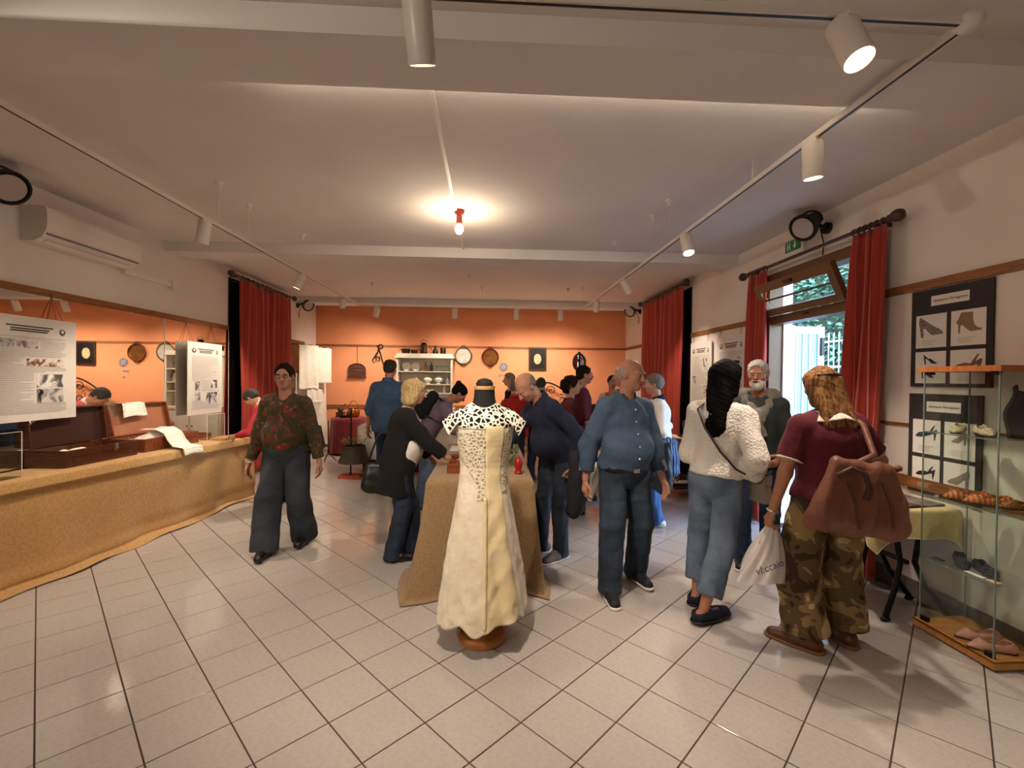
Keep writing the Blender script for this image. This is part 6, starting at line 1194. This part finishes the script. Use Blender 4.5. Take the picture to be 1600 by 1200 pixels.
# three people further back
q = gd(799, 8.0); person('blonde woman in black standing beside the grey haired visitor in red', q, (-1, -.35), H=1.66, head=(.1, .05), skin_c='#c89a80', vox=.011, top=dict(m=blk_k, name='sweater', hem=-.03, sleeve=.95), bottom=dict(m=jd), shoes=dict(m=lsh), hair=dict(kind='short', c='#b09a78', c2='#7d6a50'))
q = gd(803, 6.6); person('grey haired visitor in red seen from behind, between the dress and the bald man', q, (.1, 1), H=1.55, lean=.3, head=(.1, .3), vox=.011, features=False, top=dict(m=mat('bright_red_knit', '#a31c1c', .9), name='sweater', hem=-.02, sleeve=.95, collar=red_j), bottom=dict(m=jd), shoes=dict(m=lsh), hair=dict(kind='short', c='#7d746c', c2='#58514b'))
q = gd(839, 6.9); person('dark grey haired visitor in a dark jacket looking at the iron bed', q, (.5, 1), H=1.60, lean=.2, head=(0, .25), vox=.011, features=False, top=dict(m=dkj, name='jacket', hem=-.04, sleeve=.95, collar=dkj), bottom=dict(m=jd), shoes=dict(m=lsh), hair=dict(kind='short', c='#4a4a42', c2='#2f302c'))
# couple in burgundy
q = gd(890, 5.35); I7 = person('curly haired woman with glasses on her head, arms folded, in burgundy', q, (1, -.25), H=1.60, head=(.05, 0), hands=((-.02, .22, 1.05), (.02, .20, 1.0)), curl=(.6, .6), elbow=((-1, -.2, -1), (1, -.2, -1)), skin_c='#c29078', vox=.010,
    top=dict(m=wine, name='jumper', hem=-.03, sleeve=.9, ease=.015), bottom=dict(m=mat('black_trousers', '#101014', .9), name='trousers'), shoes=dict(m=lsh, h=.09), hair=dict(kind='curly', c='#2c1c14', c2='#15100c', sunglasses=True))
q = gd(908, 5.95); I8 = person('dark haired man with a moustache in a burgundy sweater', q, (1, -.1), H=1.74, head=(0, .02), hands=((-.1, .28, 1.02), (.12, .26, .98)), curl=(.6, .6), skin_c='#a87058', vox=.010, top=dict(m=burg, name='sweater', hem=-.04, sleeve=.92, ease=.02), bottom=dict(m=jb), shoes=dict(m=lsh), hair=dict(kind='short', c='#1c1411', moustache=True))
# volunteer in orange vest
q = gd(956, 7.5); I9 = person('short haired woman in an orange vest and pale apron with folded hands', q, (-.12, -1), H=1.63, head=(0, .05), hands=((-.05, .2, 1.02), (.05, .2, 1.0)), curl=(.7, .7), elbow=((-1, -.3, -.8), (1, -.3, -.8)), skin_c='#bb8a74', vox=.011, top=dict(m=mat('pale_grey_cotton', '#c5bfb8', .9), name='blouse', hem=-.02, sleeve=.85), bottom=dict(m=mat('pale_apron', '#d8d0c4', .9), name='trousers', ease=.02), shoes=dict(m=lsh), hair=dict(kind='short', c='#3d3630', c2='#221d1a'))
_ov = mat('hi_vis_orange', '#e8581c', .7)
for sg_ in (-1, 1):
    a_ = I9['sh'][1 if sg_ > 0 else 0]; MB().sheet(lambda u, v: I9['chest'] + I9['rt']*(sg_*(.055+.06*u)) + I9['fw']*(.115-.035*u*u+.012*v) + np.array([0, 0, .16-.34*v]), 6, 10, .004).build('vest_front', _ov, I9['root'], smooth=True)
# old bald man in blue shirt, walking
pL = gp(945, 912); pR = gp(1003, 928); q = ((pL[0]+pR[0])/2, (pL[1]+pR[1])/2+.03); I10 = person('bald elderly man in a blue button-down shirt and dark jeans with black trainers, walking', q, (.28, -1), H=1.72, fat=1.14, belly=.1, head=(-.42, .12), lean=.03, skin_c='#b58068', vox=.0068,
    feet=((-.17, -.08, .01, -.05), (.16, .10, 0, -.35)), hands=((-.31, .06, .80), (.29, -.05, .82)), curl=(.6, .6),
    top=dict(m=chamb, name='shirt', hem=.004, sleeve=.88, sleeve_ease=.03, ease=.02, collar=chamb, cuff=cuff_g, cuff_len=.085, fold=.0055, buttons=True), bottom=dict(m=jean('denim_navy', '#27384a', '#1a2532'), name='jeans', rise=.02, belt=lsh, ease=.004, knee=.047, cuff=.044, turnup=jean('denim_navy', '#27384a', '#1a2532'), fold=.005), shoes=dict(m=mat('trainer_black', '#121214', .7), sole=swh), hair=dict(kind='fringe', c='#b3a598', c2='#9a8b80'))
q = gd(977, 5.2); person('white haired man in profile behind the bald man in blue', q, (-1, -.1), H=1.72, vox=.011, skin_c='#b9886e', top=dict(m=dkj, name='jacket', hem=-.04, sleeve=.95, collar=wht_c), bottom=dict(m=jd), shoes=dict(m=lsh), hair=dict(kind='short', c='#d2ccc4', c2='#a8a29a'))
q = gd(1028, 4.85); I11 = person('grey haired woman in a white cardigan with a dark collar carrying coats over her arm', q, (-.9, .2), H=1.63, fat=1.1, head=(0, .05), hands=((-.2, .2, .92), (.15, .05, .92)), curl=(.9, .9), vox=.010, skin_c='#c0907a', top=dict(m=mat('white_cardigan_wool', '#e6e4e0', .9, var=.04, vscale=20), name='cardigan', hem=-.12, long=.12, sleeve=.95, ease=.018, collar=navy), bottom=dict(m=jean('denim_bright', '#3f6ea8', '#28508a')), shoes=dict(m=swh), hair=dict(kind='short', c='#8c857d', c2='#5a544e'))
# young woman with long dark hair
q = gp(1096, 958); I12 = person('woman with long dark hair in a white eyelet blouse and cropped jeans', q, (.74, .67), H=1.71, lean=.07, side=.03, pelvis=(.05, .08), head=(.12, .05), feet=((-.09, .13, 0, .1), (.06, -.11, 0, -.35)), hands=((-.02, .32, 1.08), (.24, .20, .96)), elbow=((-.2, -.1, -1), (.6, -1, -.3)), curl=(.8, .8), skin_c='#ad7358', vox=.0068,
    top=dict(m=eyelet, name='blouse', hem=.02, sleeve=.92, ease=.02, sleeve_ease=.025, puff=.016, fold=.006, cuff=eyelet), bottom=dict(m=jm, name='jeans', hem=.13, ease=.004, knee=.044, cuff=.045, fold=.005), shoes=dict(m=snv, flat=True, strap=True, sole=lsh), hair=dict(kind='long', c='#0c0807', c2='#050404', len=1.75, sunglasses=True, spread=.2))
# white bearded man
q = gp(1180, 884); I13 = person('white bearded man with a grey sweater tied round his shoulders and jeans', q, (-.55, -.83), H=1.735, fat=1.08, head=(.1, .04), hands=((-.16, .24, .96), (.16, .24, .94)), curl=(.8, .8), skin_c='#a36a52', vox=.0075, top=dict(m=dkj, name='jacket', hem=-.02, sleeve=.93, ease=.02), bottom=dict(m=jean('denim_deep', '#1f3454', '#13223a'), name='jeans'), shoes=dict(m=lsh, sole=swh), hair=dict(kind='short', c='#c9c2b8', c2='#8f8880', beard='#cfc8bf', face=.03))
# woman in camouflage trousers
pL = gp(1256, 1012); pR = gp(1322, 1004); q = ((pL[0]+pR[0])/2, (pL[1]+pR[1])/2); I14 = person('woman seen from behind in a burgundy knit top and camouflage trousers', q, (.02, 1), H=1.66, fat=1.24, lean=.03, head=(.0, .22), feet=((-.14, -.03, 0, .75), (.14, .03, 0, -.15)), hands=((-.33, .03, .74), (.40, .25, .93)), curl=(1.3, .6), elbow=((-.7, -1, -.2), (1, -1, -.2)), skin_c='#b07a5e', vox=.0068, shoulder=1.08,
    top=dict(m=burg, name='knit_top', hem=.01, sleeve=.36, ease=.02, sleeve_ease=.02, fold=.005, cuff=mat('stripe_trim', '#cfc0b4', .8), cuff_len=.008), bottom=dict(m=camo, name='camouflage_trousers', ease=.010, knee=.062, cuff=.066, hem=.05, turnup=camo, fold=.007, fs=8, rise=.1), shoes=dict(m=lbr, sole=mat('sole_tan', '#8a5a34', .7)), hair=dict(kind='half', c='#a07448', c2='#573620', len=1.15, vs=7, fold=.0012, spread=.36))
# ---------------------------------------------------------------- things the visitors carry
def wpt(I, p):      # person-local point -> world
    r = I['root']; return Matrix.Translation(r.location) @ r.rotation_euler.to_matrix().to_4x4() @ Vector(p)
def strapw(t, pts, w, th, m, name='strap'):
    pts = [Vector(p) for p in pts]; return MB().tube(pts, [w]*len(pts), 6).build(name, m, t, True, smooth=True)
def soft_bag(name, label, cat, c, ax, up, size, m, fold=.006, seed=1, sag=.25, top_w=.8):
    c = Vector(c); ax = Vector(ax).normalized(); up = Vector(up).normalized(); nn = ax.cross(up); t = thing(name, label, cat, c-up*size[1]/2); F_ = Field(np.array(c)-max(size)*.9, np.array(c)+max(size)*.9, .009); A, U, N_ = np.array(ax), np.array(up), np.array(nn); w, h_, d = size; C0 = np.array(c)
    for a in np.linspace(-1, 1, 5): F_.cone(C0+A*a*(w/2-d*.5)-U*(h_/2-d*.45+0*a), C0+A*a*(w/2-d*.5)*top_w+U*(h_/2-d*.3), d*.52, d*.28, .04)
    F_.cut(C0+U*(h_/2), U); V, Q = F_.mesh(); M = Matrix.Translation(t.location); V = V-np.array(t.location)
    return t, np_build('bag_body', V, Q, m, t, fold, 16, seed)
# brown shoulder bag of the woman in camouflage
bag_m = mat('brown_nylon', '#7a4a36', .55, var=.12, vscale=10, bump=.3, bscale=30)
c = Vector(wpt(I14, (-.03, -.265, .95))); X_ = Vector(wpt(I14, (1, 0, 0)))-Vector(wpt(I14, (0, 0, 0))); ax = (X_*1+Vector((0, 0, -.12)))
t, bd_ = soft_bag('shoulder_bag', 'large slouchy brown shoulder bag on the back of the woman in camouflage trousers', 'bag', c, ax, Vector((.14, 0, 1)), (.54, .40, .17), bag_m, .010, 2, top_w=.72)
s1 = I14['sh'][1]; pS = [wpt(I14, (-.04, -.27, 1.13)), wpt(I14, (s1[0]-.02, s1[1]-.16, s1[2]-.14)), wpt(I14, (s1[0]-.03, s1[1]-.09, s1[2]+.02)), wpt(I14, (s1[0]-.03, s1[1]-.0, s1[2]+.065)), wpt(I14, (s1[0]-.02, s1[1]+.09, s1[2]+.0)), wpt(I14, (s1[0]+.05, s1[1]+.10, s1[2]-.15)), wpt(I14, (s1[0]+.115, s1[1]-.04, s1[2]-.26)), wpt(I14, (.20, -.25, 1.10))]
strapw(t, pS, .019, .01, bag_m, 'shoulder_strap'); MB().tube([wpt(I14, (x-.12, -.36+abs(x-.1)*.05, z)) for x, z in ((-.09, 1.08), (-.02, 1.12), (.05, 1.09), (.07, 1.02), (.05, .96))], .013, 6).build('tie', mat('bag_cord', '#4a2a20', .6), t, True, smooth=True)
for x in (-.16, .02): MB().tube([wpt(I14, (x, -.35, 1.05)), wpt(I14, (x+.03, -.375, .93)), wpt(I14, (x+.06, -.36, .81))], .006, 5).build('seam', mat('bag_cord', '#4a2a20', .6), t, True)
# lace collar of the same woman
lc = MB().sheet(lambda u, v: tuple(I14['nb'] + np.array([(.085+.055*v)*math.cos(2*math.pi*u), -.01+(.075+.055*v)*math.sin(2*math.pi*u), .012-.035*v-.03*v*abs(math.cos(2*math.pi*u))])), 48, 6, .004); lc.build('lace_collar', lace_m, I14['root'], smooth=True)
# plastic carrier bag in her hand
w_ = I14['arms'][0][2]; hp_ = wpt(I14, (w_[0], w_[1]+.01, w_[2]-.075)); film = plastic_film('carrier_film', '#ece6e2', .62)
pb = thing('carrier_bag', 'crumpled white plastic carrier bag with blue lettering', 'plastic bag', (hp_.x, hp_.y, hp_.z-.33))
def pbag(u, v):
    th = 2*math.pi*u; v2 = v**.8; w = .016+.165*v2*(1-.12*v**6); d = .014+.085*v2*(1-.2*v**6); cr = 1+.10*v*math.sin(th*5+4*v)+.06*math.sin(th*11+9*v); return ((w*cr)*math.cos(th)-.035*v, d*cr*math.sin(th)-.01*v, .33-.33*v+.012*math.sin(th*3)*v)
body_b = MB().sheet(pbag, 72, 34).build('film', film, pb, smooth=True); MB().sheet(lambda u, v: (pbag(u, 1)[0]*v-.035*(1-v), pbag(u, 1)[1]*v, .004+.012*math.sin(2*math.pi*u*3)*v), 40, 6).build('bottom', film, pb, smooth=True)
for sg in (-1, 1): MB().tube([(sg*.012, 0, .32), (sg*.02, .0, .365), (0, 0, .40), (-sg*.0, 0, .40)], .006, 6).build('handle', film, pb, smooth=True)
MB().obox((-.03, .0, .12), (.16, .05, .2), Matrix.Rotation(.25, 3, 'Y')).build('parcel', mat('pale_parcel', '#d8c4b0', .7), pb)
ink = mat('blue_ink', '#39406e', .5); text_part('vl:ccaio', .058, ink, body_b, Matrix.Translation((-.075, -.112, .115)) @ Matrix.Rotation(math.radians(90), 4, 'X') @ Matrix.Rotation(.33, 4, 'Z') @ Matrix.Rotation(-.25, 4, 'X'), shear=.2, name='lettering')
# black handbag of the blonde woman
t, b_ = soft_bag('handbag', 'black handbag hanging behind the blonde woman at her hip', 'handbag', wpt(I4, (-.06, -.22, .70)), (wpt(I4, (0, 1, 0))-wpt(I4, (0, 0, 0))), (0, 0, 1), (.24, .24, .11), lsh, .003, 3); strapw(t, [wpt(I4, (-.06, -.29, .79)), wpt(I4, (-.10, -.20, 1.05)), wpt(I4, (I4['sh'][0][0]+.02, I4['sh'][0][1], I4['sh'][0][2]+.058)), wpt(I4, (-.19, .0, 1.0)), wpt(I4, (-.12, -.14, .79))], .008, .01, lsh)
# backpack
c5 = I5['chest']-I5['fw']*.19; t, b_ = soft_bag('backpack', 'small black backpack on the back of the bending woman', 'backpack', wpt(I5, c5), wpt(I5, I5['rt'])-wpt(I5, (0, 0, 0)), wpt(I5, I5['s'])-wpt(I5, (0, 0, 0)), (.28, .34, .17), blk_k, .004, 4)
for q in (0, 1):
    sh_ = I5['sh'][q]; s5, f5 = I5['s'], I5['fw']; sg = (-1, 1)[q]; strapw(t, [wpt(I5, c5+s5*.13+I5['rt']*sg*.09+f5*.06), wpt(I5, sh_*.8+I5['nb']*.2+s5*.055), wpt(I5, sh_*.85+I5['nb']*.15+f5*.11-s5*.03), wpt(I5, sh_-s5*.16+f5*.10), wpt(I5, c5-s5*.12+I5['rt']*sg*.14+f5*.05)], .014, .01, lsh)
# dark bag of the floral woman
t, b_ = soft_bag('shoulder_bag', 'black shoulder bag behind the hip of the woman in the floral blouse', 'bag', wpt(I1, (-.22, -.13, .98)), (wpt(I1, (0, 1, 0))-wpt(I1, (0, 0, 0))), (0, 0, 1), (.24, .24, .09), lsh, .003, 6); sh_ = I1['sh'][0]; strapw(t, [wpt(I1, (-.22, -.18, 1.08)), wpt(I1, (sh_[0]+.04, sh_[1]-.1, sh_[2]-.02)), wpt(I1, (sh_[0]+.05, sh_[1], sh_[2]+.056)), wpt(I1, (sh_[0]+.04, sh_[1]+.1, sh_[2]-.04)), wpt(I1, (-.235, -.02, 1.08))], .008, .01, lsh)
# bracelets
def bangle(I, k, m, label, f=.97, r=.030):
    s_, e_, w_ = I['arms'][k]; p = e_+(w_-e_)*f; d = nz(w_-e_); x, y, z = frame(d); MB().tube([Vector(p)+x*r*math.cos(a)+y*r*math.sin(a) for a in [i*math.pi/8 for i in range(16)]], .006, 6, True).build('bracelet', m, I['root'], smooth=True)
bangle(I1, 1, ivory, ''); bangle(I3, 0, brass, '', .95); bangle(I14, 0, tin, '', .97)
# coat over the bent man's arm
def coat(label, pts, w, h_, m, seed, nm='coat'):
    a, b = Vector(pts[0]), Vector(pts[1]); t = thing(nm, label, 'coat', ((a+b)/2)-Vector((0, 0, h_))); d = (b-a); n_ = d.cross(Vector((0, 0, 1))).normalized()
    F_ = Field(np.array((a+b)/2)-.75, np.array((a+b)/2)+.5, .011)
    for i in range(6):
        p = a.lerp(b, i/5); q = p-Vector((0, 0, h_*(1-.12*abs(i-2.5)/2.5+.05*math.sin(i*2+seed))))+d*(.08*(i/5-.5)); F_.cone(np.array(p), np.array(q), w*.8, w*(1+.25*math.sin(i*3+seed)), .035)
    V, Q = F_.mesh(); np_build('cloth', V-np.array(t.location), Q, m, t, .009, 15, seed); return t
s_, e_, w_ = I6['arms'][0]; coat('dark coat folded over the arm of the man in the navy sweater', (wpt(I6, e_*.6+w_*.4+np.array([0, 0, .04])), wpt(I6, w_+np.array([-.02, -.0, .045]))), .06, .46, mat('charcoal_coat', '#1b1b24', .8, var=.1, vscale=12), 2)
t = thing('newspaper', 'folded pale newspaper held below the dark coat', 'newspaper', wpt(I6, (-.38, -.14, .60))); MB().obox((0, 0, .12), (.03, .16, .3), Matrix.Rotation(.3, 3, 'Y')).build('folded_pages', paper, t); MB().obox((-.016, 0, .12), (.002, .13, .24), Matrix.Rotation(.3, 3, 'Y')).build('print', print_grey, t)
s_, e_, w_ = I11['arms'][0]; puffer = ramp_mat('quilted_blue', 'wave', 9, [(0, '#0e1c34'), (.3, '#2c4a7c'), (.8, '#4468a0')], .45, bump=.9, const=False, distort=1.0)
wp = gd(1044, 4.6); coat('blue quilted jacket carried by the woman in the white cardigan', (Vector((wp[0]-.06, wp[1], .93)), Vector((wp[0]+.09, wp[1]+.06, .90))), .055, .30, puffer, 5); wp = gd(1030, 4.62); coat('dark navy coat carried by the woman in the white cardigan', (Vector((wp[0]-.05, wp[1]-.06, .92)), Vector((wp[0]+.07, wp[1]-.08, .90))), .05, .46, mat('navy_quilt', '#101a2e', .5, var=.2, vscale=20), 7)
# crossbody strap and small bag of the long haired woman
t = thing('crossbody_bag', 'small taupe crossbody bag of the woman with long dark hair', 'bag', wpt(I12, (.30, .16, .78))); MB().obox((0, 0, .09), (.05, .13, .18), Matrix.Rotation(.2, 3, 'Z')).build('pouch', mat('taupe_leather', '#8a8074', .5), t); MB().obox((.0, 0, .15), (.054, .134, .06), Matrix.Rotation(.2, 3, 'Z')).build('flap', mat('taupe_leather', '#8a8074', .5), t)
def back_pt(I, x, z, off):      # on the back of the blouse
    sc = I['sc']; f = (z-I['P'][2])/(.305*sc); p = I['P']+I['s']*(f*.305*sc); r = .115+.02*math.sin(min(1, max(0, f))*3.1); return p + I['rt']*x - I['fw']*(r*math.sqrt(max(.05, 1-(x/.2)**2))+off)
strapw(t, [wpt(I12, I12['sh'][0]*.55+I12['nb']*.45+np.array([0, 0, .052])), wpt(I12, back_pt(I12, -.10, 1.36, .03)), wpt(I12, back_pt(I12, -.03, 1.24, .04)), wpt(I12, back_pt(I12, .08, 1.10, .05)), wpt(I12, back_pt(I12, .17, 1.0, .07)), wpt(I12, (.27, .10, .94))], .007, .01, lsh)
# grey sweater tied round the bearded man's shoulders
F_ = Field(I13['nb']-.45, I13['nb']+.3, .009); nb, rt, fw, s_ = I13['nb'], I13['rt'], I13['fw'], I13['s']; kn_ = nb+fw*.155-s_*.19
for q in (0, 1):
    sg = (-1, 1)[q]; F_.cone(nb-fw*.085+s_*.0, nb+rt*sg*.10+s_*.0-fw*.01, .06, .062, .03); F_.cone(nb+rt*sg*.10-s_*.015-fw*.01, kn_, .062, .05, .03); F_.cone(kn_, kn_-s_*(.14+.03*q)+rt*sg*.06+fw*.01, .03, .028, .02, capb=True)
F_.ell(kn_, (.045, .04, .04), None, .02); V, Q = F_.mesh(); np_build('tied_sweater', V, Q, grey_k, I13['root'], .004, 22, 3)
# ---------------------------------------------------------------- shoes shown in the glass showcase
def shoe(pos, rz, L, label, m, kind, group, lining='#c79a72'):
    t = thing('shoe', label, 'shoe', (pos[0]+.02, pos[1]-.125, pos[2]), rz, group); F_ = Field((-.62*L, -.3*L, -.02), (.62*L, .3*L, .5*L), .0035); Y_ = np.array([0, 1., 0]); tall = 1.35 if kind == 'boot' else 1.0
    F_.cone((-.34*L, 0, .11*L), (-.08*L, 0, .10*L), .135*L, .13*L, .02); F_.cone((-.08*L, 0, .09*L), (.20*L, 0, .075*L), .13*L, .15*L, .02); F_.cone((.20*L, 0, .07*L), (.42*L, 0, .045*L), .145*L, .06*L, .02)
    F_.cone((-.34*L, 0, .11*L), (-.30*L, 0, .25*L*tall), .13*L, .11*L, .02)
    F_.cut((0, 0, .006), (0, 0, -1)); F_.cone((-.33*L, 0, .145*L), (.10*L, 0, .125*L), .108*L, .105*L, .006, sub=True); F_.ell((-.13*L, 0, .30*L), (.31*L, .105*L, .20*L), None, .006, sub=True); F_.cone((-.30*L, 0, .14*L), (-.26*L, 0, .5*L), .095*L, .12*L, .006, sub=True)
    np_build('upper', *F_.mesh(), m, t)
    wid = [(-.48, .4), (-.42, .75), (-.2, .82), (.05, .88), (.22, 1.0), (.38, .72), (.48, .28)]; w = .148*L
    MB().prism([(x*L, w*wd) for x, wd in wid[::-1]] + [(x*L, -w*wd) for x, wd in wid], (0, 0, 0), (1, 0, 0), (0, 1, 0), .007).build('sole', mat('shoe_sole', '#3a281c', .7), t)
    MB().ell((-.10*L, 0, .05*L), (.32*L, .095*L, .012*L), 16, 6).build('insole', mat('shoe_lining_'+lining, lining, .7), t, smooth=True)
    if kind == 'bow':
        for sg in (-1, 1): MB().ell((.20*L, sg*.05*L, .215*L), (.03*L, .06*L, .022*L), 8, 6).build('bow', m, t, smooth=True)
    return t
crochet = ramp_mat('crochet_cream', 'vor', 120, [(0, '#e9dcc0'), (.5, '#b9a88a')], .9, bump=.6, const=False); multi = ramp_mat('shoe_multicolour', 'wave', 14, [(0, '#b8402a'), (.3, '#d8843a'), (.55, '#2c231c'), (.8, '#c7a05a')], .5, distort=4)
weave = ramp_mat('woven_black', 'vor', 130, [(0, '#15171b'), (.5, '#2c2f36')], .5, bump=.8, const=False); pinksat = mat('pink_leather', '#d39a88', .5, var=.06); golds = ramp_mat('gold_floral', 'vor', 70, [(0, '#c8923c'), (.25, '#3a2212'), (.5, '#8a5a2a')], .5)
R_ = math.radians
shoe((2.85, 2.79, 1.257), R_(215), .2, 'cream crochet shoe on the top glass shelf nearer the photo boards', crochet, 'boot', 'shoes in the showcase'); shoe((2.88, 2.66, 1.257), R_(240), .2, 'cream crochet shoe on the top glass shelf beside the dark garment', crochet, 'boot', 'shoes in the showcase')
shoe((2.86, 2.74, .857), R_(150), .23, 'orange and red pointed shoe on the second shelf nearer the photo boards', multi, 'flat', 'shoes in the showcase', '#8a6a4a'); shoe((2.88, 2.64, .857), R_(150), .23, 'orange and red pointed shoe in the middle of the second shelf', multi, 'flat', 'shoes in the showcase', '#8a6a4a'); shoe((2.95, 2.54, .857), R_(165), .2, 'gold brocade shoe at the end of the second shelf', golds, 'flat', 'shoes in the showcase', '#5a3a20')
shoe((2.86, 2.76, .457), R_(230), .22, 'black woven flat shoe on the third shelf nearer the small black card', weave, 'flat', 'shoes in the showcase'); shoe((2.87, 2.63, .457), R_(245), .22, 'black woven flat shoe on the third shelf beside the glass corner', weave, 'flat', 'shoes in the showcase')
shoe((2.86, 2.66, .060), R_(165), .23, 'pink leather slipper on the wooden base further from the glass front', pinksat, 'bow', 'shoes in the showcase'); shoe((2.82, 2.55, .060), R_(160), .23, 'pink leather slipper on the wooden base close to the glass corner', pinksat, 'bow', 'shoes in the showcase')
